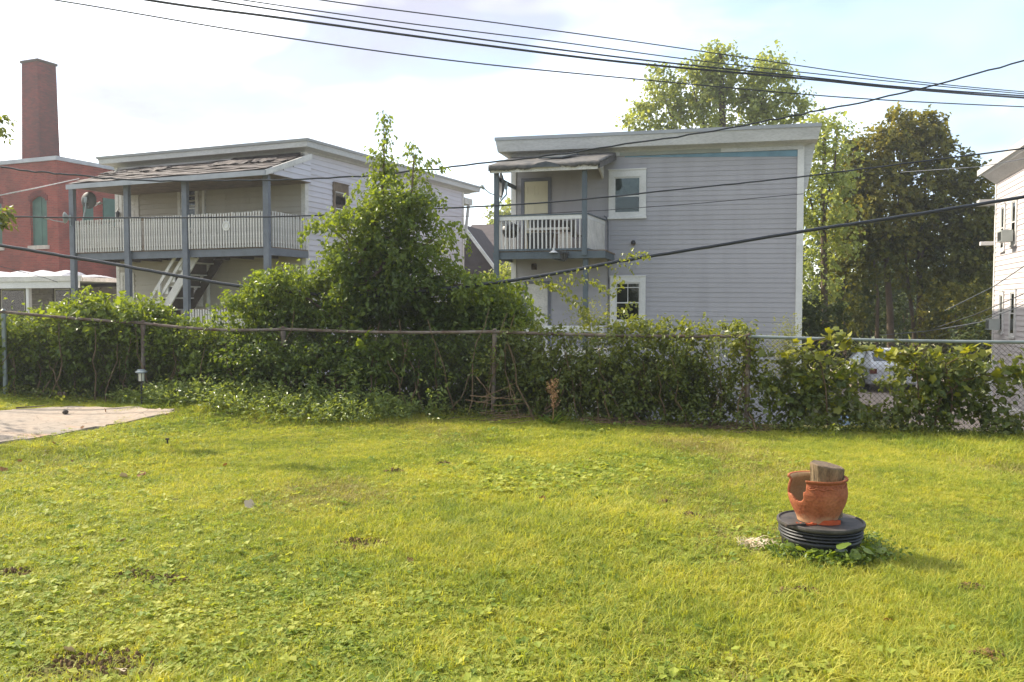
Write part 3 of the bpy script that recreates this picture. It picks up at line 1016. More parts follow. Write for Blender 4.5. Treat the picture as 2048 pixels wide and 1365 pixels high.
    # vent caps in the wall and conduit
    X, Z = H.fr(1267, 487)
    q = MB(); q.tube([(X, 0.0, Z), (X, -0.07, Z)], 0.062, 12); q.build('wall_vent', 'old_wood', R)
    q = MB(); q.lathe([(0.0, -0.05), (0.05, -0.03), (0.058, 0.01), (0.04, 0.05), (0.0, 0.06)], 10, (X + 0.005, -0.10, Z + 0.012)); q.build('wall_vent', 'black_plastic', R)
    X, Z = H.fr(1069, 535)
    q = MB(); q.box(X - 0.07, X + 0.07, -0.06, -0.02, Z - 0.07, Z + 0.07); q.prism([(X - .06, -.11, Z + .07), (X + .06, -.11, Z + .07), (X + .06, -.02, Z + .1), (X - .06, -.02, Z + .1)], (0, 0, -.02)); q.build('wall_vent', 'dark_wood', R)
    pth = [H.hit(px, py, 1, -0.035) for px, py in ((1208, 432), (1213, 436), (1216, 445), (1216, 500), (1217, 560), (1216, 620), (1215, 690))]
    q = MB(); q.tube(pth, 0.014, 6); q.build('conduit', 'cable_grey', R)

    # ------------ balcony
    D = 1.75
    y0 = -D
    fx = lambda px, py=470: H.fr(px, py, y0)[0]
    fz = lambda py, px=1090: H.fr(px, py, y0)[1]
    xa, xb, xe = fx(995), fx(1170), fx(1211)
    zdeck = fz(504)
    q = MB(); q.box(fx(987), xe, y0 - 0.05, y0, fz(518), zdeck); q.build('fascia', 'slate_paint', R)
    for xx in (fx(987) + 0.03, xe - 0.05, (xa + xe) / 2):
        q = MB(); q.box(xx - 0.025, xx + 0.025, y0 + 0.001, -0.02, fz(517), zdeck - 0.001); q.build('joist', 'slate_paint', R)
    nb = 12
    q = MB(); q.box(0, xe - fx(987), 0.004, D / nb - 0.006, 0, 0.03); me = q.mesh('deck_board', 'old_wood')
    for i in range(nb):
        link('deck_board', me, R, (fx(987), y0 - 0.02 + (D - 0.02) * i / nb, zdeck + 0.002))
    # posts
    pw = 0.062
    zroof = fz(343)
    q = MB(); q.box(xa - pw, xa + pw, y0 - 0.115, y0 - 0.052, LOW, zroof); q.build('post', 'slate_paint', R)
    q = MB(); q.box(xb - pw, xb + pw, y0 - 0.115, y0 - 0.052, fz(512), fz(339)); q.build('post', 'slate_paint', R)
    q = MB(); q.box(xb - pw, xb + pw, y0 + 0.06, y0 + 0.16, LOW, fz(518)); q.build('post', 'slate_paint', R)
    # railing
    zt_, zc = fz(432), fz(440)
    q = MB(); q.box(xa + pw + .001, xb - pw - .001, y0 - 0.075, y0 - 0.035, zc, zt_); q.build('top_rail', 'white_paint', R)
    q = MB(); q.box(xa + pw + .001, xb - pw - .001, y0 - 0.09, y0 - 0.02, zt_ + .001, zt_ + 0.035); q.build('rail_cap', 'slate_paint', R)
    zq = fz(498)
    q = MB(); q.box(xa + pw + .001, xb - pw - .001, y0 - 0.085, y0 - 0.03, zq - 0.05, zq); q.build('bottom_rail', 'slate_paint', R)
    balusters(R, 'white_paint', (xa + 0.07, y0 - 0.045, 0), (xb - 0.07, y0 - 0.045, 0), zq, zc, 20, w=0.033)
    # left return
    balusters(R, 'white_paint', (xa, y0 + 0.03, 0), (xa, -0.15, 0), zq, zc, 11, w=0.04)
    q = MB(); q.box(xa - 0.02, xa + 0.02, y0 + .001, -0.06, zc, zt_); q.build('top_rail', 'white_paint', R)
    # right return: solid board panel, rail on top
    xw = H.fr(1210, 460)[0]
    q = MB(); q.beam((xb + 0.05, y0 - 0.02, (zt_ + zc) / 2), (xw, -0.05, (zt_ + zc) / 2), 0.04, zt_ - zc); q.build('top_rail', 'white_paint', R)
    q = MB(); q.beam((xb + 0.05, y0 - 0.02, zt_ + 0.02), (xw, -0.05, zt_ + 0.02), 0.09, 0.034); q.build('rail_cap', 'slate_paint', R)
    a, c = Vector((xb + 0.06, y0 - 0.015, 0)), Vector((xw, -0.06, 0))
    nbd = 6
    for i in range(nbd):
        p, r_ = a.lerp(c, i / nbd + .004), a.lerp(c, (i + 1) / nbd - .004)
        q = MB(); q.beam((p.x, p.y, (zq + zc) / 2), (r_.x, r_.y, (zq + zc) / 2), 0.018 + 0.004 * (i % 2), zc - zq + 0.02)
        q.build('panel_board', 'old_white', R)
    q = MB(); q.beam((xb + 0.05, y0 - 0.02, zq - 0.03), (xw, -0.05, zq - 0.03), 0.06, 0.05); q.build('bottom_rail', 'slate_paint', R)
    # ------------ porch roof
    xw0, zw0 = H.fr(1026, 313)
    xw1, zw1 = H.fr(1234, 308)
    zw = (zw0 + zw1) / 2
    yf = y0 - 0.30
    xf0, zf = H.fr(977, 331, yf)
    xf1, _ = H.fr(1200, 331, yf)
    g = random.Random(5)
    nxg, nyg = 22, 8
    V = []
    for j in range(nyg + 1):
        for i in range(nxg + 1):
            u, v = i / nxg, j / nyg
            xx = (xf0 + (xf1 - xf0) * u) * (1 - v) + (xw0 - 0.02 + (xw1 - xw0) * u) * v
            zz_ = zf * (1 - v) + zw * v + (-0.03 * math.sin(PI * u) * (1 - v) + 0.006 * math.sin(u * 23) * math.sin(v * 9) + g.uniform(-.005, .007))
            V.append((xx, yf * (1 - v) - 0.02 * v, zz_))
    Fq = np.array([(j * (nxg + 1) + i, j * (nxg + 1) + i + 1, (j + 1) * (nxg + 1) + i + 1, (j + 1) * (nxg + 1) + i) for j in range(nyg) for i in range(nxg)])
    o = link('porch_roof', fast_mesh('porch_roof', np.array(V), Fq, 'tarp', smooth_=True), R)
    md = o.modifiers.new('thick', 'SOLIDIFY'); md.thickness = 0.05; md.offset = -1
    # ragged torn edge hanging over the front
    n = 60
    V = []
    for i in range(n + 1):
        u = i / n
        xx = xf0 + (xf1 - xf0) * u
        bite = 0.09 * math.exp(-((u - 0.55) / 0.10) ** 2)
        lo = -0.145 + 0.03 * u + 0.012 * math.sin(u * 31) + g.uniform(-.018, .018) + bite
        V += [(xx, yf - 0.008, zf + 0.008 - .03 * math.sin(PI * u)), (xx, yf - 0.022 - 0.006 * math.sin(u * 27 + 1), zf - 0.04 + bite * .3 - .02 * math.sin(PI * u)), (xx, yf - 0.018 - 0.010 * math.sin(u * 19) - .05 * bite, zf + min(lo, -.05))]
    Fq = np.array([(i * 3 + k, i * 3 + 3 + k, i * 3 + 4 + k, i * 3 + 1 + k) for i in range(n) for k in range(2)])
    o = link('torn_edge', fast_mesh('torn_edge', np.array(V), Fq, 'tarp', smooth_=True), R)
    md = o.modifiers.new('thick', 'SOLIDIFY'); md.thickness = 0.008
    q = MB(); tx_ = [H.hit(px, py, 1, yf - 0.06) for px, py in ((1058, 336), (1074, 327), (1092, 323), (1108, 326), (1124, 334), (1100, 334))]
    q.prism(tx_, (0, -0.012, 0)); q.build('tear', 'dark_tarp', R)
    # dark patch of loose felt on the slope
    q = MB(); V = []
    px0, px1 = (1078, 319), (1150, 311)
    A = H.hit(1078, 320, 1, -1.0); B = H.hit(1150, 312, 1, -0.6)
    zs = lambda y: zf + (zw - zf) * (y - yf) / (0 - yf)
    q.prism([(A.x, -1.05, zs(-1.05) + .02), (A.x + .62, -1.12, zs(-1.12) + .02), (B.x + .1, -0.62, zs(-.62) + .05), (B.x - .25, -0.52, zs(-.52) + .03)], (0, 0, 0.035))
    q.build('loose_felt', 'dark_tarp', R)
    q = MB(); q.box(xf0 + 0.05, xf1 - 0.06, yf + 0.02, yf + 0.06, zf - 0.20, zf - 0.055); q.build('beam', 'old_white', R)
    for xx in (xa - 0.12, (xa + xb) / 2, xb + 0.15):
        q = MB(); q.beam((xx, yf + 0.07, zf - 0.12), (xx + 0.25, -0.02, zw - 0.16), 0.05, 0.12); q.build('rafter', 'dark_wood', R)
    q = MB(); q.beam((xa, y0 + .05, zf - 0.30), (xa + 0.02, -0.02, zf - 0.30), 0.05, 0.10); q.build('beam', 'slate_paint', R)
    # side board and bracket at the right end
    q = MB(); q.prism([(xf1 - 0.05, yf + 0.03, zf - 0.18), (xf1 - 0.05, yf + 0.03, zf - 0.05), (xw1 - 0.04, -0.03, zw - 0.055), (xw1 - 0.04, -0.03, zw - 0.20)], (0.03, 0, 0))
    q.build('side_board', 'tarp', R)
    X, Z = H.fr(1200, 345, -0.35)
    q = MB(); q.prism([(X, -0.9, Z + 0.12), (X, -0.03, Z + 0.20), (X, -0.03, Z - 0.12)], (0.05, 0, 0)); q.build('bracket', 'old_white', R)

    # ground floor porch rail, mostly behind the vines
    zr0 = H.fr(1120, 664, y0)[1]; zr1 = H.fr(1120, 652, y0)[1]
    q = MB(); q.box(xa, fx(1208), y0 - 0.05, y0 - 0.01, zr0, zr1); q.build('porch_rail', 'white_paint', R)
    q = MB(); q.box(xa, fx(1208), y0 - 0.02, -0.05, LOW + .2, H.fr(1120, 700, y0)[1]); q.build('porch_floor', 'old_white', R)
    q = MB(); q.box(fx(1203), fx(1209), y0 - 0.05, y0 - 0.0, LOW, zr0 - .001); q.build('porch_post', 'white_paint', R)

    # ------------ things standing on the balcony (their own objects)
    def wpt(px, py, y, z=None):
        p = H.hit(px, py, 1, y)
        if z is not None: p.z = z
        return H.M @ p
    zd = zdeck + 0.035
    # folding table
    p = wpt(1100, 480, -0.95, zd)
    t = thing('folding_table', 'white folding table behind the balcony railing', 'table', p, H.rz)
    q = MB(); q.box(-0.55, 0.55, -0.3, 0.3, 0.56, 0.62); q.build('table_top', 'white_paint', t)
    for sx in (-.48, .48):
        for sy in (-.24, .24):
            q = MB(); q.tube([(sx, sy, 0), (sx, sy, 0.559)], 0.018, 6); q.build('leg', 'metal', t)
    top = p + Vector((0, 0, 0.622))
    # kettle grill
    p = wpt(1021, 490, -1.1, zd)
    t = thing('kettle_grill', 'round black kettle grill at the left end of the balcony', 'grill', p, H.rz)
    q = MB(); q.lathe([(0.0, 0.38), (0.14, 0.40), (0.22, 0.48), (0.245, 0.56), (0.25, 0.575)], 20); q.build('bowl', 'black_plastic', t)
    q = MB(); q.lathe([(0.252, 0.578), (0.235, 0.66), (0.17, 0.73), (0.06, 0.765), (0.0, 0.77)], 20); q.build('lid', 'black_plastic', t)
    for k in range(3):
        a = k * 2.1
        q = MB(); q.tube([(0.16 * math.cos(a), 0.16 * math.sin(a), 0.42), (0.26 * math.cos(a), 0.26 * math.sin(a), 0.0)], 0.012, 6); q.build('leg', 'metal', t)
    # boxes on and below the table
    ca, sa = math.cos(H.rz), math.sin(H.rz)
    def near(dx, dy, dz): return Vector((p2.x + dx * ca - dy * sa, p2.y + dx * sa + dy * ca, dz))
    p2 = wpt(1100, 480, -0.95, zd)
    def crate(name, label, cat, loc, w, d, h, mat, lidmat):
        t = thing(name, label, cat, loc, H.rz)
        q = MB(); q.hexa([(-w * .46, -d * .46, 0), (w * .46, -d * .46, 0), (w * .46, d * .46, 0), (-w * .46, d * .46, 0), (-w / 2, -d / 2, h), (w / 2, -d / 2, h), (w / 2, d / 2, h), (-w / 2, d / 2, h)]); q.build('body', mat, t)
        q = MB(); q.box(-w * .53, w * .53, -d * .53, d * .53, h + .001, h + .03); q.box(-w * .4, w * .4, -d * .4, d * .4, h + .03, h + .045); q.build('lid', lidmat, t)
        return t
    crate('storage_tote', 'black storage tote on the left of the balcony table', 'tote', near(-0.26, 0.0, top.z), 0.56, 0.4, 0.26, 'black_plastic', 'black_plastic')
    crate('small_box', 'small dark box with pale lid on the middle of the balcony table', 'box', near(0.20, 0.0, top.z), 0.28, 0.24, 0.2, 'dark_wood', 'old_white')
    crate('storage_tote', 'dark tote on the deck under the balcony table', 'tote', near(-0.22, -0.08, zd), 0.66, 0.4, 0.46, 'black_plastic', 'dark_tarp')
    crate('paint_bucket', 'brownish red tub under the middle of the balcony table', 'tub', near(0.16, -0.05, zd), 0.24, 0.22, 0.42, 'rust', 'rust')
    crate('paper_carton', 'pale carton under the right of the balcony table', 'carton', near(0.44, -0.1, zd), 0.28, 0.26, 0.46, 'old_white', 'stone')
    # chair at the right
    p = wpt(1152, 492, -0.9, zd)
    t = thing('plastic_chair', 'dark chair at the right end of the balcony', 'chair', p, H.rz + 2.6)
    q = MB(); q.box(-.2, .2, -.2, .2, .40, .43); q.build('seat', 'black_plastic', t)
    q = MB(); q.hexa([(-.2, .19, .431), (.2, .19, .431), (.2, .215, .431), (-.2, .215, .431), (-.19, .26, .8), (.19, .26, .8), (.19, .285, .8), (-.19, .285, .8)]); q.build('backrest', 'black_plastic', t)
    for sx in (-.17, .17):
        for sy in (-.17, .17):
            q = MB(); q.tube([(sx, sy, 0.399), (sx * 1.12, sy * 1.12, 0)], 0.016, 6); q.build('leg', 'black_plastic', t)
    # planter tub hung in front of the fascia, and a small white lamp lying on the edge
    p = wpt(1128, 521, y0 - 0.18)
    t = thing('hanging_planter', 'black planter tub hung on the balcony fascia', 'planter', p, H.rz)
    q = MB(); q.lathe([(0.0, 0.0), (0.07, 0.005), (0.105, 0.16), (0.125, 0.165), (0.125, 0.2), (0.10, 0.19), (0.06, 0.02), (0, 0.02)], 16); q.build('tub', 'black_plastic', t)
    q = MB(); q.tube([(0, 0.12, 0.19), (0, 0.135, 0.27)], 0.008, 6); q.build('hook', 'metal', t)
    p = wpt(1107, 506, y0 - 0.11)
    t = thing('clamp_lamp', 'white clamp lamp hung on the middle of the balcony rail', 'lamp', p, H.rz)
    q = MB(); q.lathe([(0.11, 0.0), (0.09, 0.02), (0.05, 0.05), (0.03, 0.06), (0.025, 0.12), (0, 0.12)], 14); q.build('shade', 'white_paint', t)
    q = MB(); q.tube([(0, 0, 0.12), (0.01, 0.02, 0.3), (0, 0.04, 0.36)], 0.01, 6); q.build('arm', 'white_paint', t)
    # satellite dish behind the left post
    dish(H, wpt(1003, 372, y0 + 0.12), H.rz - 1.15, 0.36, 0.27, 'dish', 'satellite_dish', 'dark satellite dish on the balcony post, its arm pointing left', wpt(995, 410, y0 - 0.08))
    return H


def dish(H, p, yaw, rz_, rx_, mat, name, label, foot):
    """oval dish facing local -y, with arm and mast"""
    t = thing(name, label, 'satellite dish', p, yaw, 'satellite dishes on the porches')
    q = MB(); n = 24; vs = []; fs = []
    rings = [0.001, 0.35, 0.7, 0.93, 1.0]
    for r in rings:
        for j in range(n):
            a = 2 * PI * j / n
            vs.append((rx_ * r * math.cos(a), 0.10 * (1 - r * r) - 0.02, rz_ * r * math.sin(a)))
    for i in range(len(rings) - 1):
        for j in range(n):
            fs.append((i * n + j, i * n + (j + 1) % n, (i + 1) * n + (j + 1) % n, (i + 1) * n + j))
    q.add(vs, fs, True)
    o = q.build('reflector', mat, t)
    md = o.modifiers.new('thick', 'SOLIDIFY'); md.thickness = 0.012
    q = MB(); q.tube([(0, 0.03, -rz_ * 0.8), (0, -0.30, -rz_ * 0.55), (0, -0.46, -rz_ * 0.2)], 0.014, 6); q.build('feed_arm', 'metal', t)
    q = MB(); q.tube([(0, -0.44, -rz_ * 0.25), (0, -0.54, -rz_ * 0.05)], [0.03, 0.045], 10); q.box(-0.09, 0.09, -0.53, -0.47, -rz_ * 0.16, -rz_ * 0.02); q.build('receiver', 'dish_light', t)
    q = MB(); q.box(-0.05, 0.05, 0.09, 0.15, -0.08, 0.08)
    f = Matrix.Rotation(-yaw, 4, 'Z') @ (Vector(foot) - Vector(p))
    q.tube([(0, 0.12, -0.05), (0, 0.13, -0.22), (f.x, f.y, f.z)], 0.02, 8); q.build('mast', 'metal', t)
    return t


GREY = build_grey_house()


# ------------------------------------------------------------------ white house with the two storey porch
def build_white_house():
    H = House('white_house', 'white clapboard house with a sagging two storey porch and outside stairs', 'house', 612, 23.4, -22.4)
    R = H.root
    zb = LOW - 0.1
    xl = H.fr(233, 400)[0]                          # left end of the front wall (right end is x = 0)
    dep = H.sd(926, 430)[0]
    e = 0.38
    # roof line on the overhanging plane, front and side
    xA, zA = H.fr(197, 314, -e)
    xB, zB = H.fr(617, 276, -e)
    sx = (zB - zA) / (xB - xA)
    yC, zC = H.sd(962, 374, e)
    sy = (zC - zB) / (yC + e)
    zt = lambda x, y: zB + sx * (x - xB) + sy * (y + e)
    b = MB()
    cs = [(xl, 0), (0, 0), (0, dep), (xl, dep)]
    b.hexa([(x, y, zb) for x, y in cs] + [(x, y, zt(x, y) - 0.14) for x, y in cs])
    b.build('wall', 'white_siding', R)
    planks(R, 'beige_siding', xl, 0.0, zb + 0.15, zt(xl, 0) - 0.5, 0.152, FRONT, 0.0, t=.036)
    planks(R, 'white_siding', 0.0, dep, zb + 0.15, zt(0, dep) - 0.36, 0.152, SIDE(0), 0.0)
    # upper boards that the sloping cornice lets show at the near end only
    z0 = zb + 0.15 + 0.152 * math.ceil((zt(0, dep) - 0.36 - zb - 0.15) / 0.152)
    zz = z0
    while zz < zt(0, 0) - 0.30:
        ln = dep * max(0.05, min(1, (zt(0, 0) - 0.26 - zz) / max(0.01, (zt(0, 0) - zt(0, dep)))))
        planks(R, 'white_siding', 0.0, ln, zz, zz + 0.15, 0.152, SIDE(0), 0.0)
        zz += 0.152
    z0 = zb + 0.15 + 0.152 * math.ceil((zt(xl, 0) - 0.5 - zb - 0.15) / 0.152)
    zz = z0
    while zz < zt(0, 0) - 0.30:
        x_s = xl + (-xl) * max(0.0, (zz - (zt(xl, 0) - 0.34)) / (zt(0, 0) - zt(xl, 0) + 1e-6))
        if x_s < -0.4: planks(R, 'beige_siding', x_s, 0.0, zz, zz + 0.15, 0.152, FRONT, 0.0)
        zz += 0.152
    for (x0, x1, y0, y1, zz) in ((-0.10, 0.035, -0.035, 0.12, zt(0, 0) - 0.24), (xl - 0.03, xl + 0.1, -0.035, 0.1, zt(xl, 0) - 0.26), (-0.1, 0.035, dep - 0.12, dep + 0.03, zt(0, dep) - 0.25)):
        q = MB(); q.box(x0, x1, y0, y1, zb, zz); q.build('corner_board', 'old_white', R)

    def ring(ex, dz):
        c = [(xl - ex, -ex), (ex, -ex), (ex, dep + ex + 0.5), (xl - ex, dep + ex + 0.5)]
        return [(x, y, zt(x, y) + dz) for x, y in c]

    def loft(rings):
        m = MB(); vs = [p for r in rings for p in r]
        fs = [(i * 4 + j, i * 4 + (j + 1) % 4, i * 4 + 4 + (j + 1) % 4, i * 4 + 4 + j) for i in range(len(rings) - 1) for j in range(4)]
        fs.append((3, 2, 1, 0)); k = (len(rings) - 1) * 4; fs.append((k, k + 1, k + 2, k + 3))
        return m.add(vs, fs)
    loft([ring(0.03, -0.30), ring(0.10, -0.255), ring(e - 0.05, -0.215), ring(e - 0.03, -0.07)]).build('cornice', 'cornice', R)
    loft([ring(e, -0.068), ring(e + 0.02, -0.0)]).build('roof_edge', 'cornice_edge', R)
    # dark felt where the boards are missing over the porch roof
    q = MB()
    P = [H.hit(px, py, 1, -0.030) for px, py in ((436, 332), (602, 314), (602, 291), (524, 301), (474, 313))]
    q.prism(P, (0, 0.010, 0)); q.build('bare_felt', 'felt', R)
    # ------------ porch
    D = 1.56
    y0 = -D
    fx = lambda px, py=460: H.fr(px, py, y0)[0]
    fz = lambda px, py: H.fr(px, py, y0)[1]
    posts = [fx(540), fx(378), fx(262), fx(153)]
    pw = 0.085
    # measured at each post: deck top, deck bottom, eave
    zd = (fz(540, 497) + fz(153, 508)) / 2
    zdb = (fz(540, 512) + fz(153, 521)) / 2
    zev = (fz(540, 352) + fz(153, 377)) / 2
    xL, xR = posts[3] - 0.12, 0.0
    q = MB(); q.box(xL, posts[0] + pw, y0 - 0.06, y0 - 0.01, zdb, zd); q.build('fascia', 'blue_grey', R)
    q = MB(); q.box(posts[0] + pw - 0.06, posts[0] + pw - 0.001, y0 - 0.009, -0.03, zdb + .002, zd); q.build('fascia', 'blue_grey', R)
    nb = 11
    q = MB(); q.box(0, posts[0] + pw - xL, 0.004, D / nb - 0.008, 0, 0.03); me = q.mesh('deck_board', 'old_wood')
    for i in range(nb):
        link('deck_board', me, R, (xL, y0 - 0.04 + D * i / nb, zd + 0.002))
    for i in range(9):
        xj = xL + 0.1 + (posts[0] - xL - .2) * i / 8
        q = MB(); q.box(xj - .02, xj + .02, y0 - .008, -.03, zdb + .004, zd - .001); q.build('joist', 'dark_wood', R)
    for i, xp in enumerate(posts):
        q = MB(); q.box(xp - pw, xp + pw, y0 - 0.17, y0 - 0.062, zd - 0.05, zev); q.build('post', 'blue_grey', R)
        q = MB(); q.box(xp - pw, xp + pw, y0 - 0.17, y0 - 0.062, LOW - .1, zd - 0.051); q.build('post', 'blue_grey', R)
    # railings
    zr1 = (fz(540, 425) + fz(153, 441)) / 2
    zr0 = zd + 0.09
    cnt = (28, 22, 20)
    for k in range(3):
        x1, x0 = posts[k] - pw - 0.01, posts[k + 1] + pw + 0.01
        q = MB(); q.box(x0, x1, y0 - 0.115, y0 - 0.075, zr1 - 0.09, zr1 - 0.03); q.build('top_rail', 'old_wood', R)
        q = MB(); q.box(x0, x1, y0 - 0.115, y0 - 0.075, zr0, zr0 + 0.06); q.build('bottom_rail', 'old_wood', R)
        balusters(R, 'old_white', (x0, y0 - 0.131, 0), (x1, y0 - 0.131, 0), zr0 - 0.06, zr1, cnt[k], w=0.041, skip=(5,) if k == 1 else ())
    x1 = posts[0] + 0.03
    q = MB(); q.box(x1 - .02, x1 + .02, y0 - .05, -.04, zr1 - 0.09, zr1 - 0.03); q.build('top_rail', 'old_wood', R)
    q = MB(); q.box(x1 - .02, x1 + .02, y0 - .05, -.04, zr0, zr0 + 0.06); q.build('bottom_rail', 'old_wood', R)
    balusters(R, 'old_white', (x1 + .036, y0 - .02, 0), (x1 + .036, -.06, 0), zr0 - 0.06, zr1, 14, w=0.046)
    x1 = posts[3]
    q = MB(); q.box(x1 - .02, x1 + .02, y0 - .05, -.04, zr1 - 0.09, zr1 - 0.03); q.build('top_rail', 'old_wood', R)
    balusters(R, 'old_white', (x1 - .036, y0 - .02, 0), (x1 - .036, -.06, 0), zr0 - 0.06, zr1, 14, w=0.046)
    # lattice sheet leaning behind the left bay
    q = MB()
    lx0, lx1 = posts[3] + 0.14, posts[3] + 1.35
    zz0, zz1 = zd + 0.05, zr1 - 0.12
    nlat = 15
    for i in range(-8, nlat + 1):
        for s in (1, -1):
            a = lx0 + (lx1 - lx0) * i / nlat
            h = (zz1 - zz0)
            if s == 1: pa, pb = (a, zz0), (a + h, zz1)
            else: pa, pb = (a, zz1), (a + h, zz0)
            t0 = max(0, (lx0 - pa[0]) / (pb[0] - pa[0])); t1 = min(1, (lx1 - pa[0]) / (pb[0] - pa[0]))
            if t1 - t0 < 0.02: continue
            A = (pa[0] + (pb[0] - pa[0]) * t0, y0 + .03 + .008 * s, pa[1] + (pb[1] - pa[1]) * t0)
            B = (pa[0] + (pb[0] - pa[0]) * t1, y0 + .03 + .008 * s, pa[1] + (pb[1] - pa[1]) * t1)
            q.beam(A, B, 0.006, 0.035, up=(0, 1, 0)) if False else q.beam(A, B, 0.006, 0.035)
    o = q.build('lattice', 'old_white', R); o['kind'] = 'stuff'
    # porch roof
    yf = y0 - 0.42
    xf0, zf0 = H.fr(133, 371, yf)
    xf1, zf1 = H.fr(531, 341, yf)
    zf = (zf0 + zf1) / 2
    zf = zf1 * 0.6 + zf0 * 0.4
    zw = H.fr(604, 311, 0)[1]
    g = random.Random(2)
    nxg, nyg = 60, 14
    V = []
    x0w, x1w = xf0 + 0.10, -0.02
    for j in range(nyg + 1):
        for i in range(nxg + 1):
            u, v = i / nxg, j / nyg
            xx = (xf0 + (xf1 - xf0) * u) * (1 - v) + (x0w + (x1w - x0w) * u) * v
            V.append((xx, yf * (1 - v) - 0.02 * v, zf * (1 - v) + zw * v + g.uniform(0, .008) * (0.15 < v < 0.95)))
    Fq = np.array([(j * (nxg + 1) + i, j * (nxg + 1) + i + 1, (j + 1) * (nxg + 1) + i + 1, (j + 1) * (nxg + 1) + i) for j in range(nyg) for i in range(nxg)])
    o = link('porch_roof', fast_mesh('porch_roof', np.array(V), Fq, 'roofing'), R)
    md = o.modifiers.new('thick', 'SOLIDIFY'); md.thickness = 0.06; md.offset = -1
    # overlapping courses of roofing felt
    nc = 7
    for k in range(nc):
        v0, v1 = k / nc + .015, min(.985, (k + 1.06) / nc)
        m = 40; V = []
        for (v, up) in ((v0, .034), (v1, .020)):
            for i in range(m + 1):
                u = i / m
                xx = (xf0 + (xf1 - xf0) * u) * (1 - v) + (x0w + (x1w - x0w) * u) * v
                lift = up + g.uniform(0, .012) + (0.03 * max(0, math.sin(u * 14 + k * 2.1)) ** 6)
                V.append((xx, yf * (1 - v) - 0.02 * v + g.uniform(-.012, .012), zf * (1 - v) + zw * v + lift))
        Fq = np.array([(i, i + 1, m + 2 + i, m + 1 + i) for i in range(m)])
        o = link('roofing_course', fast_mesh('roofing_course', np.array(V), Fq, 'roofing'), R)
        md = o.modifiers.new('thick', 'SOLIDIFY'); md.thickness = .010
    # curled pieces of torn roofing
    for (px, py, w, d) in ((455, 341, 1.3, .5), (300, 352, 1.0, .4), (520, 333, .7, .4), (220, 356, .8, .35)):
        p = H.hit(px, py, 1, -0.9)
        m = 9; V = []
        for j in range(4):
            for i in range(m):
                V.append((p.x - w / 2 + w * i / (m - 1), -1.0 + d * j / 3 + g.uniform(-.04, .04), 0))
        V = [(x, y, zf + (zw - zf) * (y - yf) / (0 - yf) + 0.05 + g.uniform(0, .06)) for x, y, _ in V]
        Fq = np.array([(j * m + i, j * m + i + 1, (j + 1) * m + i + 1, (j + 1) * m + i) for j in range(3) for i in range(m - 1)])
        o = link('torn_roofing', fast_mesh('torn_roofing', np.array(V), Fq, 'roofing'), R)
        md = o.modifiers.new('thick', 'SOLIDIFY'); md.thickness = 0.012
    q = MB(); q.box(xf0, xf1, yf - 0.03, yf - 0.002, zf - 0.12, zf + 0.012); q.build('eave_board', 'flashing', R)
    q = MB(); q.box(xf0 + 0.3, posts[0] + .1, y0 - 0.15, y0 - 0.07, zev, zf - 0.02 + (zw - zf) * .2); q.build('beam', 'old_wood', R)
    q = MB(); q.box(xf0 + .1, xf1 - .02, yf, -0.04, zev - 0.02, zev - 0.001); q.build('porch_ceiling', 'old_wood', R)
    # boarded triangle at the right end of the porch roof
    pitch = 0.152
    zz = zev + 0.0
    k = 0
    while zz < zw - 0.1:
        t = (zz + pitch - zf) / (zw - zf)
        ya = yf + 0.15 if zz + pitch < zf else yf + (0 - yf) * min(.95, max(0, t)) + 0.05
        ya = max(ya, yf + 0.12)
        if ya < -0.15:
            planks(R, 'white_siding', ya, -0.04, zz, zz + pitch * 0.99, pitch, SIDE(xf1 - 0.03 + (0 - xf1) * 0.0), 0.0, name='gable_board')
        zz += pitch; k += 1
    q = MB(); q.prism([(xf1 - 0.03, yf, zf - .12), (xf1 - 0.03, yf, zf + .02), (xf1 - .03, -0.03, zw + .02), (xf1 - 0.03, -0.03, zw - .14)], (0.05, 0, 0)); q.build('rake_board', 'old_white', R)
    q = MB(); q.prism([(xf1 - 0.06, yf + .1, zev), (xf1 - 0.06, yf + .1, zf - .05), (xf1 - .06, -0.03, zw - .08), (xf1 - 0.06, -0.03, zev)], (0.02, 0, 0)); q.build('gable_end', 'white_siding', R)
    # ------------ wall openings
    X0, Z1 = H.fr(240, 384); X1 = H.fr(279, 384)[0]
    door(R, X0, X1, zd + .03, Z1, trim=0.12, trim_mat='old_white', leaf_mat='old_white', label='white upper porch door')
    X0, Z1 = H.fr(357, 368); X1 = H.fr(398, 368)[0]
    window(R, X0, X1, Z1 - 1.5, Z1, trim=0.1, trim_mat='old_white', curtain=0.3, label='upper porch window behind the post')
    X0 = H.fr(409, 440)[0]
    q = MB(); q.box(X0, X0 + 0.075, -0.09, -0.02, zd + .035, zev - .03); q.build('downspout', 'white_paint', R)
    X0 = H.fr(417, 560)[0]
    q = MB(); q.box(X0, X0 + 0.075, -0.09, -0.02, LOW, zdb - .01); q.build('downspout', 'white_paint', R)
    X0, Z1 = H.fr(243, 546); X1 = H.fr(270, 546)[0]
    door(R, X0, X1, LOW, Z1, trim=0.1, trim_mat='old_white', leaf_mat='old_white', label='pale lower porch door')
    X0, Z1 = H.fr(388, 540); X1, Z0 = H.fr(408, 612)
    window(R, X0 - .25, X1, Z0, Z1, trim=0.1, trim_mat='old_white', label='lower porch window with dark lower sash')
    # side window with the air conditioner
    Y0, Z1 = H.sd(664, 366); Y1, Z0 = H.sd(695, 462)
    Z1 = (Z1 + H.sd(695, 371)[1]) / 2
    w = window(R, Y0, Y1, Z0, Z1, SIDE(0), trim=0.1, trim_mat='old_wood', head=0.14, label='side window in weathered bare wood casing', frac=0.5)
    acY, acZ = (Y0 + Y1) / 2, Z0 + 0.12
    SIDE_WIN['white'] = (H, acY, acZ)
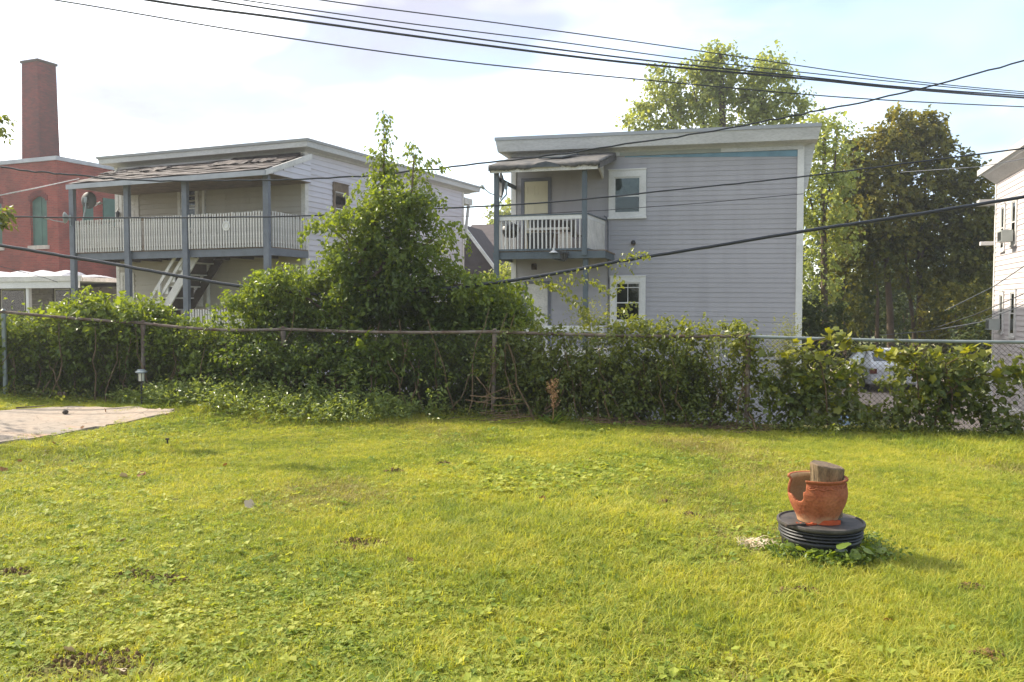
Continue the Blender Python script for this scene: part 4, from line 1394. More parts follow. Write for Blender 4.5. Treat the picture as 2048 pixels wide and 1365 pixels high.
    # ------------ outside stairs from the deck down to the left
    ya, yb = y0 + 0.25, -0.35
    xt, zt_ = H.fr(392, 512, ya)
    xb_, zb_ = H.fr(247, 622, ya)
    zb_ = min(zb_, LOW + 1.0)
    dz = (zt_ - zb_); dx = (xt - xb_)
    xg = xb_ - dx * (zb_ - LOW) / dz
    for yy in (ya, yb):
        q = MB(); q.beam((xt, yy, zd - 0.12), (xg, yy, LOW), 0.045, 0.24); q.build('stringer', 'old_white' if yy == ya else 'dark_wood', R)
    n = 13
    rise = (zd - LOW) / (n + 1); run = (xt - xg) / (n + 1)
    q = MB(); q.box(-0.02, run + .03, ya + .024, yb - .024, 0, 0.035); me = q.mesh('tread', 'old_white')
    q = MB(); q.box(0, 0.02, ya + .024, yb - .024, 0, rise - .036); mr = q.mesh('riser', 'dark_wood')
    q = MB(); q.prism([(0, ya - 0.023, 0), (run, ya - .023, 0), (run, ya - .023, rise)], (0, 0.046, 0)); mc = q.mesh('step_cleat', 'old_white')
    for i in range(n):
        link('tread', me, R, (xg + run * i, 0, LOW + rise * (i + 1)))
        link('riser', mr, R, (xg + run * (i + 1), 0, LOW + rise * (i + 1) + .0355))
        link('step_cleat', mc, R, (xg + run * i, 0, LOW + rise * (i + 1) + .13))
    for dzr in (0.92, 0.52):
        for yy in (ya, yb):
            q = MB(); q.beam((xt - .1, yy - .03, zd + dzr - 0.3), (xg, yy - .03, LOW + dzr), 0.04, 0.09); q.build('stair_rail', 'old_white', R)
    for t in (0.36, 0.72):
        X = xt + (xg - xt) * t; Z = zd + (LOW - zd) * t
        q = MB(); q.box(X - .045, X + .045, ya - .10, ya - .052, max(LOW, Z - .9), Z + 0.95 - .3 * (1 - t)); q.build('stair_post', 'old_white', R)
    # lower porch rail
    zl1 = (fz(430, 618)); zl0 = zl1 - 0.85
    x0_, x1_ = posts[1] + .1, posts[0] - .1
    q = MB(); q.box(x0_, x1_, y0 - .115, y0 - .075, zl1 - .05, zl1); q.build('top_rail', 'old_wood', R)
    balusters(R, 'old_white', (x0_, y0 - .131, 0), (x1_, y0 - .131, 0), zl0, zl1 - .01, 28, w=0.044)
    q = MB(); q.box(x0_, x1_, y0 - .115, y0 - .075, zl0, zl0 + .06); q.build('bottom_rail', 'old_wood', R)
    # back corner: porch beam and slanting downspout
    q = MB(); q.box(-0.5, 0.06, dep + .04, dep + 0.75, zt(0, dep) - 0.72, zt(0, dep) - 0.48); q.build('back_beam', 'old_white', R)
    q = MB(); q.beam((0.0, dep + 0.5, zt(0, dep) - 0.73), (-0.02, dep + 0.12, zt(0, dep) - 2.4), 0.1, 0.08, up=(0, 1, 0)); q.build('downspout', 'white_paint', R)
    # ------------ dishes on the left post and a wall lamp
    Pm = lambda px, py, y: H.M @ H.hit(px, py, 1, y)
    dish(H, Pm(177, 401, y0 + 0.12), H.rz + PI + 0.25, 0.245, 0.245, 'dish', 'satellite_dish', 'round dark satellite dish inside the left bay of the white porch', Pm(165, 444, y0 - 0.05))
    dish(H, Pm(131, 436, y0 - 0.25), H.rz - 0.9, 0.17, 0.22, 'dish_light', 'satellite_dish', 'pale satellite dish outside the left post of the white porch', Pm(152, 456, y0 - 0.1))
    p = Pm(235, 428, -0.12)
    t = thing('wall_lantern', 'small dark lantern at the left corner of the upper porch', 'lantern', p, H.rz)
    q = MB(); q.lathe([(0, -0.12), (0.05, -0.1), (0.065, 0.04), (0.02, 0.09), (0, 0.1)], 8); q.build('lamp_body', 'black_plastic', t)
    q = MB(); q.tube([(0, 0, 0.09), (0, 0.04, 0.16), (0, 0.10, 0.13)], 0.01, 6); q.build('bracket', 'black_plastic', t)
    p = Pm(452, 452, y0 - 0.16)
    t = thing('round_plaque', 'pale round plaque hung on the white porch balusters', 'plaque', p, H.rz)
    q = MB(); q.tube([(0, 0.0, 0), (0, 0.02, 0)], 0.13, 20); q.build('disc', 'white_paint', t)
    q = MB(); q.tube([(0.08 * math.cos(a * PI / 8), -0.004, 0.08 * math.sin(a * PI / 8)) for a in range(17)], 0.006, 5); q.build('rim', 'cream', t)
    p = Pm(232, 462, y0 + 0.12); p.z = (H.M @ Vector((0, 0, zd + .035))).z
    t = thing('storage_bin', 'white storage bin behind the left bay of the porch railing', 'bin', p, H.rz)
    q = MB(); q.hexa([(-.2, -.12, 0), (.2, -.12, 0), (.2, .12, 0), (-.2, .12, 0), (-.23, -.13, .62), (.23, -.13, .62), (.23, .13, .62), (-.23, .13, .62)]); q.build('body', 'white_paint', t)
    q = MB(); q.box(-.25, .25, -.15, .15, .621, .67); q.build('lid', 'old_white', t)
    return H


SIDE_WIN = {}
WHITE = build_white_house()


def air_conditioner(H, M4, x, z, label, w=0.52, h=0.36):
    p = H.M @ (M4 @ Vector((x, -0.10, z)))
    yaw = H.rz + M4.to_euler().z
    t = thing('window_air_conditioner', label, 'air conditioner', p, yaw, 'window air conditioners')
    q = MB(); q.box(-w / 2, w / 2, -0.30, 0.0, 0, h); q.build('case', 'dish_light', t)
    q = MB()
    for i in range(9):
        zz = 0.04 + (h - .08) * i / 9
        q.box(-w / 2 + .04, w / 2 - .04, -0.312, -0.3005, zz, zz + 0.018)
    q.build('grille', 'black_plastic', t)
    q = MB(); q.box(-w / 2 + .001, w / 2 - .001, -0.32, -0.302, 0, 0.02); q.build('base_rail', 'metal', t)
    return t


air_conditioner(SIDE_WIN['white'][0], SIDE(0), SIDE_WIN['white'][1] + 0.05, SIDE_WIN['white'][2], 'air conditioner in the weathered side window behind the vine tree')


# ------------------------------------------------------------------ brick factory with chimney
def build_factory():
    H = House('brick_factory', 'red brick factory with boarded arched windows and a tall square chimney', 'factory', 120, 36.0, -22.4)
    R = H.root
    zb = LOW - 0.6
    ztop = H.fr(120, 320)[1]
    xl = -16.0
    dep = 16.0
    # wall with arched recesses: front wall pieces around the openings
    openings = []
    xA, zA = H.fr(62, 492); xB, zB = H.fr(93, 391)
    openings.append((xA, xB, zA, zB))
    wdt = xB - xA
    xC = H.fr(4, 450)[0]
    openings.append((xC - wdt, xC, zA, zB))
    openings.append((xC - wdt - 2.1, xC - 2.1, zA, zB))
    openings.sort()
    b = MB()
    T = 0.35
    edges = [xl] + [v for o in openings for v in o[:2]] + [0.0]
    for i in range(0, len(edges), 2):
        b.box(edges[i], edges[i + 1], 0, T, zb, ztop)
    for (x0, x1, z0, z1) in openings:
        b.box(x0, x1, 0, T, zb, z0)
        # arch head
        n = 10; r = (x1 - x0) / 2; rise = r * 0.45
        arc = [(x0 + (x1 - x0) * i / n, z1 - rise + rise * math.sin(PI * i / n) ** 0.8) for i in range(n + 1)]
        for i in range(n):
            b.prism([(arc[i][0], 0, arc[i][1]), (arc[i + 1][0], 0, arc[i + 1][1]), (arc[i + 1][0], 0, ztop), (arc[i][0], 0, ztop)], (0, T, 0))
    b.box(-0.35, 0.0, T + .001, dep, zb, ztop)
    b.box(xl, -0.351, dep - 0.3, dep, zb, ztop)
    b.box(xl, xl + .3, T + .001, dep - .301, zb, ztop)
    b.build('wall', 'brick', R)
    q = MB(); q.box(xl + .3, -0.36, T + .01, dep - .31, ztop - 0.3, ztop - 0.1); q.build('roof', 'felt', R)
    zc = ztop
    q = MB(); q.box(xl - .06, 0.08, -0.08, 0.42, zc + .001, zc + 0.17); q.box(-0.42, 0.08, 0.421, dep + .06, zc + .001, zc + .17); q.build('parapet_cap', 'flashing', R)
    for (x0, x1, z0, z1) in openings:
        q = MB(); q.box(x0 + .01, x1 - .01, 0.13, 0.16, z0, z1)
        w = q.build('window', 'boarding', R)
        w['label'] = 'arched window boarded up in green'
        q = MB()
        for xx in (x0 + .01, (x0 + x1) / 2 - .03, x1 - .08): q.box(xx, xx + .07, .11, .129, z0 + .05, z1 - .02)
        q.build('batten', 'boarding', w)
        q = MB(); q.box(x0 - .12, x1 + .12, -0.07, 0.12, z0 - 0.16, z0 - .002); q.build('sill', 'stone', w)
        q = MB()
        n = 10; r = (x1 - x0) / 2; rise = r * 0.45
        for i in range(n + 1):
            t = i / n
            xx = x0 + (x1 - x0) * t; zz = z1 - rise + rise * math.sin(PI * t) ** 0.8
            q.box(xx - .07, xx + .07, -0.025, -0.002, zz + .005, zz + 0.24)
        q.build('arch', 'brick_dark', w)
    # boarded windows on the right wall
    for (px0, px1, pt, pb) in ((205, 232, 396, 470), (207, 232, 594, 660), (165, 186, 396, 470)):
        Y0, Z1 = H.sd(px0, pt); Y1, Z0 = H.sd(px1, pb)
        q = MB(); q.box(0.004, 0.05, Y0, Y1, Z0, Z1); w = q.build('window', 'boarding', R); w['label'] = 'side window boarded up in green'
        q = MB(); q.box(0.004, 0.1, Y0 - .1, Y1 + .1, Z0 - .16, Z0 - .002); q.build('sill', 'stone', w)
    # chimney
    yc = 6.0
    p = H.hit(79, 300, 1, yc)
    xw0 = H.hit(44, 300, 1, yc).x
    ys = H.hit(119, 300, 0, p.x).y
    zt = H.hit(79, 113, 1, yc).z
    q = MB()
    w0 = 0.05
    q.hexa([(xw0 - w0, yc - w0, ztop - 1.0), (p.x + w0, yc - w0, ztop - 1.0), (p.x + w0, ys + w0, ztop - 1.0), (xw0 - w0, ys + w0, ztop - 1.0),
            (xw0 + .06, yc + .06, zt - .2), (p.x - .06, yc + .06, zt - .2), (p.x - .06, ys - .06, zt - .2), (xw0 + .06, ys - .06, zt - .2)])
    ch = q.build('chimney', 'brick_dark', R)
    q = MB(); q.box(xw0 + .0, p.x + .0, yc + .0, ys - .0, zt - .199, zt - .08); q.build('chimney_cap', 'dark_wood', ch)
    return H


FACTORY = build_factory()


# ------------------------------------------------------------------ low concrete block shed with flat roof
def build_shed():
    H = House('block_shed', 'low concrete block shed with a white flat roof and thin white post', 'shed', 176, 27.5, -20.0)
    R = H.root
    xl = -9.0
    zt = H.fr(176, 556)[1]
    zb = LOW - .1
    yw = 1.2
    q = MB(); q.box(xl, 0.1, yw + .16, 6.0, zb, zt - .25); q.build('wall', 'mortar', R)
    # courses of single blocks in front of the mortar wall
    bw, bh = 0.40, 0.20
    q = MB(); q.box(0.006, bw - .008, 0, .15, .005, bh - .008); me = q.mesh('block', 'block')
    q = MB(); q.box(0.006, bw / 2 - .008, 0, .15, .005, bh - .008); mh = q.mesh('block', 'block')
    xo = [(H.fr(5, 590, yw)[0], H.fr(50, 590, yw)[0]), (H.fr(112, 590, yw)[0], H.fr(140, 590, yw)[0])]
    z1o, z0o = H.fr(30, 578, yw)[1], LOW + 1.0
    r = 0
    z = zb
    while z < zt - .45:
        x = 0.1 - bw - (bw / 2 if r % 2 else 0)
        if r % 2: link('block', mh, R, (0.1 - bw / 2, yw, z))
        while x > -5.5:
            if not any(a - .25 < x < c and z0o - .1 < z < z1o for a, c in xo):
                link('block', me, R, (x, yw + random.uniform(-.004, .004), z))
            x -= bw
        z += bh; r += 1
    for i, (a, c) in enumerate(xo):
        window(R, a - .1, c + .1, z0o, z1o + .05, Matrix.Translation((0, yw, 0)), trim=.07, trim_mat='dark_wood', sill=False, raised=.04, curtain=.0 if i else .6)
    # roof slab, white fascia boards, lumpy membrane
    q = MB(); q.box(xl, 0.35, -0.5, 6.3, zt - .13, zt); q.build('roof', 'old_white', R)
    q = MB(); q.box(xl, 0.22, -0.56, -0.502, zt - .34, zt - .10); q.build('fascia', 'white_paint', R)
    q = MB(); q.box(xl, 0.38, -0.60, -0.563, zt - .12, zt + .05); q.build('gutter', 'old_white', R)
    g = random.Random(9)
    for k, (pa, pb, h) in enumerate(((-40, 128, .42), (100, 176, .16))):
        x0, x1 = H.fr(pa, 545, 0.3)[0], H.fr(pb, 545, 0.3)[0]
        n = 26; V = []
        for j in range(5):
            for i in range(n + 1):
                hh = h * (0, .7, 1, .9, .3)[j] * (1 if 0 < i < n else .5)
                V.append((x0 + (x1 - x0) * i / n, 0.1 + .35 * j, zt + .012 + hh * (0.8 + .15 * math.sin(i * .9 + k)) * 0.75 + g.uniform(-.008, .012)))
        Fq = np.array([(j * (n + 1) + i, j * (n + 1) + i + 1, (j + 1) * (n + 1) + i + 1, (j + 1) * (n + 1) + i) for j in range(4) for i in range(n)])
        o = link('roof_membrane', fast_mesh('roof_membrane', np.array(V), Fq, 'membrane'), R)
        md = o.modifiers.new('thick', 'SOLIDIFY'); md.thickness = .02
    xp = H.fr(57, 590, -.45)[0]
    q = MB(); q.box(xp - .06, xp + .06, -.5, -.38, LOW - .05, zt - .131); q.build('post', 'white_paint', R)
    return H


SHED = build_shed()


# ------------------------------------------------------------------ white house at the right edge
def build_right_house():
    # root at the far left corner; the lit long wall faces left (-x) and comes towards the camera
    H = House('pale_house', 'pale two storey clapboard house at the right edge of the yard view', 'house', 1988, 27.0, -18.0)
    R = H.root
    zb = LOW - 1.2
    Lw = 9.5
    W = 9.0
    # facade x (local) runs along -y with SIDE_L
    Mx = SIDE_L(0)
    hy = lambda px, py: H.hit(px, py, 0, 0.0)
    zt = hy(1989, 362).z + 0.30
    q = MB(); q.box(0, W, -Lw, 0, zb, zt - .3); q.build('wall', 'sunny_siding', R)
    planks(R, 'sunny_siding', 0, Lw, zb + .2, zt - .45, 0.152, Mx)
    planks(R, 'sunny_siding', 0.0, W, zb + .2, zt - .45, 0.152, Matrix.Translation((0, -Lw, 0)))
    q = MB(); q.box(-.04, .1, -.10, .04, zb, zt - .4); q.build('corner_board', 'white_paint', R)
    q = MB(); q.box(-.04, .1, -Lw - .04, -Lw + .1, zb, zt - .4); q.build('corner_board', 'white_paint', R)
    e = .48
    q = MB(); q.box(-e, W + e, -Lw - e, e, zt - .12, zt + .06); q.build('roof', 'cornice', R)
    q = MB(); q.prism([(-e + .04, 0, zt - .121), (0, 0, zt - .121), (0, 0, zt - .46), (-.10, 0, zt - .42), (-e + .1, 0, zt - .20)], (0, -Lw, 0))
    q.build('cornice', 'cornice', R)
    q = MB(); q.box(-e, W, .051, .45, zt - 1.1, zt - .92); q.build('back_cornice', 'cornice', R)
    q = MB(); q.box(-.4, -.001, .06, .3, hy(1989, 487).z - .06, hy(1989, 487).z + .06); q.build('outlet_hood', 'white_paint', R)
    # windows
    for k, (p0, p1, a, bb) in enumerate(((2003, 2012.5, 408, 504), (2024.5, 2036, 396, 492), (2000, 2009, 583, 668), (2021.5, 2033.5, 578, 676))):
        A, B = hy(p0, (a + bb) / 2), hy(p1, (a + bb) / 2)
        z1, z0 = hy((p0 + p1) / 2, a).z, hy((p0 + p1) / 2, bb).z
        window(R, -A.y, -B.y, z0, z1, Mx, trim=.11, trim_mat='white_paint', curtain=.25, sill=True)
        if k in (1, 2):
            SIDE_WIN[k] = (-(A.y + B.y) / 2, z0 + .12)
    window(R, 5.2, 6.2, zt - 3.0, zt - 1.2, Mx, trim=.11)
    window(R, 5.2, 6.2, zt - 6.0, zt - 4.2, Mx, trim=.11)
    air_conditioner(H, Mx, SIDE_WIN[1][0], SIDE_WIN[1][1], 'air conditioner in an upper window of the pale house', .5, .34)
    air_conditioner(H, Mx, SIDE_WIN[2][0], SIDE_WIN[2][1], 'air conditioner in a lower window of the pale house', .45, .34)
    # white open porch frame at the foot of the wall
    for k, yy in enumerate((-2.6, -4.2)):
        q = MB(); q.box(-1.0, -.88, yy - .06, yy + .06, zb, LOW + 1.3); q.build('porch_post', 'white_paint', R)
    q = MB(); q.box(-1.02, -.86, -4.3, -2.5, LOW + 1.301, LOW + 1.45); q.build('porch_beam', 'white_paint', R)
    q = MB(); q.box(-1.0, -.05, -4.3, -2.5, LOW - .1, LOW + .15); q.build('porch_floor', 'old_white', R)
    return H


PALE = build_right_house()


# ------------------------------------------------------------------ far houses
def build_far():
    H = House('gabled_house', 'beige gabled house with dark shingle roof seen between the two clapboard houses', 'house', 1000, 46.0, -15.0)
    R = H.root
    z = lambda px, py, y=0: H.hit(px, py, 1, y)
    # cross gable facing us
    A = z(938, 474); B = z(1060, 478); Rg = z(1000, 470)
    wl, wr = z(905, 600).x, z(1090, 600).x
    q = MB(); q.box(wl, wr, 0, 8, LOW, z(1000, 500).z); q.build('wall', 'yellow_siding', R)
    planks(R, 'yellow_siding', wl, wr, LOW + .2, z(1000, 500).z - .1, .16)
    e0, e1 = z(900, 506), z(1095, 515)
    rd = z(1000, 452, 3.5)
    q = MB()
    q.hexa([(e0.x, -.3, e0.z), (e1.x, -.3, e0.z), (e1.x, 4, rd.z), (e0.x, 4, rd.z), (e0.x, -.3, e0.z + .15), (e1.x, -.3, e0.z + .15), (e1.x, 4, rd.z + .15), (e0.x, 4, rd.z + .15)])
    q.hexa([(e0.x, 4.001, rd.z), (e1.x, 4.001, rd.z), (e1.x, 8.3, e0.z), (e0.x, 8.3, e0.z), (e0.x, 4.001, rd.z + .15), (e1.x, 4.001, rd.z + .15), (e1.x, 8.3, e0.z + .15), (e0.x, 8.3, e0.z + .15)])
    q.build('roof', 'shingle', R)
    # nearer wing with its dark roof slope falling to the right
    P = [z(922, 448, -4), z(988, 540, -4), z(988, 600, -4), z(922, 600, -4)]
    q = MB(); q.prism([(p.x, -4, p.z) for p in P], (0, 3.6, 0)); q.build('wing', 'shingle', R)
    q = MB(); q.beam((P[0].x, -4.05, P[0].z + .06), (P[1].x + .2, -4.05, P[1].z - .1), .2, .14); q.build('rake_board', 'old_white', R)

    H2 = House('blue_roof_house', 'distant low house with a blue grey roof behind the right trees', 'house', 1940, 62.0, -18.0)
    R = H2.root
    f = lambda px, py, y=0: H2.hit(px, py, 1, y)
    a, b_, c = f(1880, 566), f(2010, 566), f(1950, 532, 3)
    q = MB(); q.box(a.x, b_.x, 0, 6, LOW, a.z); q.build('wall', 'yellow_siding', R)
    q = MB(); q.hexa([(a.x - .3, -.3, a.z + .01), (b_.x + .3, -.3, a.z + .01), (b_.x + .3, 3, c.z), (a.x - .3, 3, c.z), (a.x - .3, -.3, a.z + .2), (b_.x + .3, -.3, a.z + .2), (b_.x + .3, 3, c.z + .2), (a.x - .3, 3, c.z + .2)])
    q.build('roof', M('blue_roof', S(120, 136, 158), .6, .1, 1.0), R)
    w = .9
    for k in range(4):
        x = a.x + .8 + (b_.x - a.x - 2.0) * k / 3
        window(R, x, x + w, a.z - 1.9, a.z - .5, trim=.1)


build_far()


# ================================================================== FENCE
def fpt(X, dz=0.0, dy=0.0):
    y = float(fence_y(X))
    return Vector((X, y + dy, float(np.interp(X, FX, FZ)) + dz))


RAIL = 1.17


def build_fence():
    t = thing('chain_link_fence', 'rusty chain link fence with pipe rail closing the back of the lawn', 'fence', fpt(-0.26))
    o = t.location.copy()
    pts = [fpt(x) - o for x, _, _ in FENCE]
    # rails: one pipe between each two posts; rusty in the middle and left, galvanised on the right
    for i in range(len(pts) - 1):
        a, b = pts[i] + Vector((0, 0, RAIL)), pts[i + 1] + Vector((0, 0, RAIL))
        n = 7
        sag = (0.0, 0.02, 0.012, 0.05, 0.025, 0.02, 0.015, 0.0, 0.0)[i]
        path = [a.lerp(b, k / (n - 1)) - Vector((0, 0, sag * math.sin(PI * k / (n - 1)))) for k in range(n)]
        q = MB(); q.tube(path, 0.021, 8)
        q.build('top_rail', 'galv' if i >= 6 else 'rust', t)
    for i, p in enumerate(pts):
        q = MB()
        lean = (0.0, 0.01, 0.0, 0.02, -0.03, 0.03, 0.02, 0.0, 0.01, 0)[i]
        q.tube([p - Vector((0, 0, .1)), p + Vector((lean, 0, RAIL - 0.025))], 0.030, 10)
        q.tube([p + Vector((lean, 0, RAIL - 0.10)), p + Vector((lean, 0, RAIL - 0.03))], 0.035, 10)
        q.tube([p + Vector((lean, 0, RAIL + .02)), p + Vector((lean, 0, RAIL + .045))], [0.034, 0.012], 10)
        q.build('post', 'galv' if i in (2, 7, 8) else 'rust', t)
    # woven wire: crossing diagonals
    q = MB()
    step = 0.062
    X0, X1 = -12.0, 12.0
    hgt = RAIL - 0.04
    n = int((X1 - X0) / step)
    for i in range(n):
        for s in (1, -1):
            xa = X0 + i * step
            xb = xa + s * hgt
            m = 3
            path = [fpt(xa + (xb - xa) * k / m, 0.03 + hgt * k / m, 0.028 + 0.003 * s) - o for k in range(m + 1)]
            q.tube(path, 0.0021, 3, caps=False)
    w = q.build('chain_mesh', 'wire', t)
    w['kind'] = 'stuff'
    return t


build_fence()


# ================================================================== VEGETATION
def stems(name, n, path_fn, r0, r1, mat, parent, sides=5):
    for i in range(n):
        p = path_fn(i)
        q = MB(); q.tube(p, taper(r0 * random.uniform(.6, 1.3), r1, len(p)), sides, caps=False)
        q.build(name, mat, parent)


def wob_path(a, b, n=7, amp=0.06):
    a, b = Vector(a), Vector(b)
    out = []
    off = Vector((0, 0, 0))
    for k in range(n):
        t = k / (n - 1)
        off += Vector((random.gauss(0, amp * .5), random.gauss(0, amp * .3), random.gauss(0, amp * .2)))
        out.append(a.lerp(b, t) + off * math.sin(PI * min(1, t * 1.1)))
    return out


def plant(name, label, cat, base, group=None):
    return thing(name, label, cat, base, 0, group)


def local(L, base):
    """shift collected leaves into the plant's own frame"""
    for i, P in enumerate(L.P):
        L.P[i] = P - np.array(base)
    return L


# ---- left hedge of vines on the fence
def build_left_hedge():
    base = fpt(-5.3)
    t = plant('vine_hedge', 'sunlit yellow green vine hedge covering the left stretch of fence', 'hedge', base)
    L = Leaves(21)
    top = [(-420, 600), (-150, 604), (0, 612), (60, 612), (110, 606), (150, 590), (200, 580), (250, 584), (300, 592), (340, 606), (380, 632), (430, 652), (480, 650), (540, 610)]
    tx, ty = [p[0] for p in top], [p[1] for p in top]
    x = -420.0
    while x < 520:
        yt = np.interp(x, tx, ty)
        # crest, spilling over the rail
        Yb = float(fence_y((x - 1024) / F * 12)) + random.uniform(.35, .8)
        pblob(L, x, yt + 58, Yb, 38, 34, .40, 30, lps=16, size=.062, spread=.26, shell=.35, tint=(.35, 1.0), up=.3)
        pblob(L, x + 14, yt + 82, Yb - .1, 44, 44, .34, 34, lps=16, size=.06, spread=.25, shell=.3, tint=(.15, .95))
        # the face of the hedge against the wire, sparser lower down and darker tinted as painted shade
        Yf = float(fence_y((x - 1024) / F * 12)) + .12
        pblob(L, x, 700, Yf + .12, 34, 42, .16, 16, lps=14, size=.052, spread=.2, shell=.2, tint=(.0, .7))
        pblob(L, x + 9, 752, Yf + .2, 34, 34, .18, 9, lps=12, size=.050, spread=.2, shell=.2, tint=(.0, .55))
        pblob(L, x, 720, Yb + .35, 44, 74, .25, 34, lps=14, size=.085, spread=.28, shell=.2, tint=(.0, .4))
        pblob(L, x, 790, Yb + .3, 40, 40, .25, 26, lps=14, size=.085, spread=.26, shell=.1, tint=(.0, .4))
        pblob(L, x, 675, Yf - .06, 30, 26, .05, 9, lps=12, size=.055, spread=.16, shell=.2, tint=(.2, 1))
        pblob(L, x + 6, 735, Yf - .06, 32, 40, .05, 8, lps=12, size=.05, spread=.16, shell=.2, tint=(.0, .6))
        x += 24
    # broad light leaves on the crest
    for (px, py) in ((180, 606), (215, 612), (240, 628), (205, 646), (300, 618), (110, 630)):
        pblob(L, px, py, 12.3, 26, 14, .2, 7, lps=7, size=.125, spread=.24, tint=(.6, 1), w=.4)
    # loose shoots
    for k in range(26):
        px = random.uniform(-60, 470); py = np.interp(px, tx, ty) + random.uniform(0, 20)
        a = at(px, py + 30, 12.5); b = at(px + random.uniform(-25, 25), py - random.uniform(2, 24), 12.4)
        L.vine(bezier(a, b, (random.uniform(-.1, .1), 0, .12), 6), .035, .06, tint=(.4, 1))
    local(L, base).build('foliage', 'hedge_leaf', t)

    def path(i):
        X = -7.4 + 5.2 * (i + random.random()) / 32
        a = fpt(X, random.uniform(-.02, .03), random.uniform(-.22, .05)); b = fpt(X + random.uniform(-.3, .3), random.uniform(.45, 1.15), random.uniform(-.10, .12))
        return [p - base for p in wob_path(a, b, 7, .08)]
    stems('vine_stem', 32, path, .011, .005, 'stem', t)


build_left_hedge()


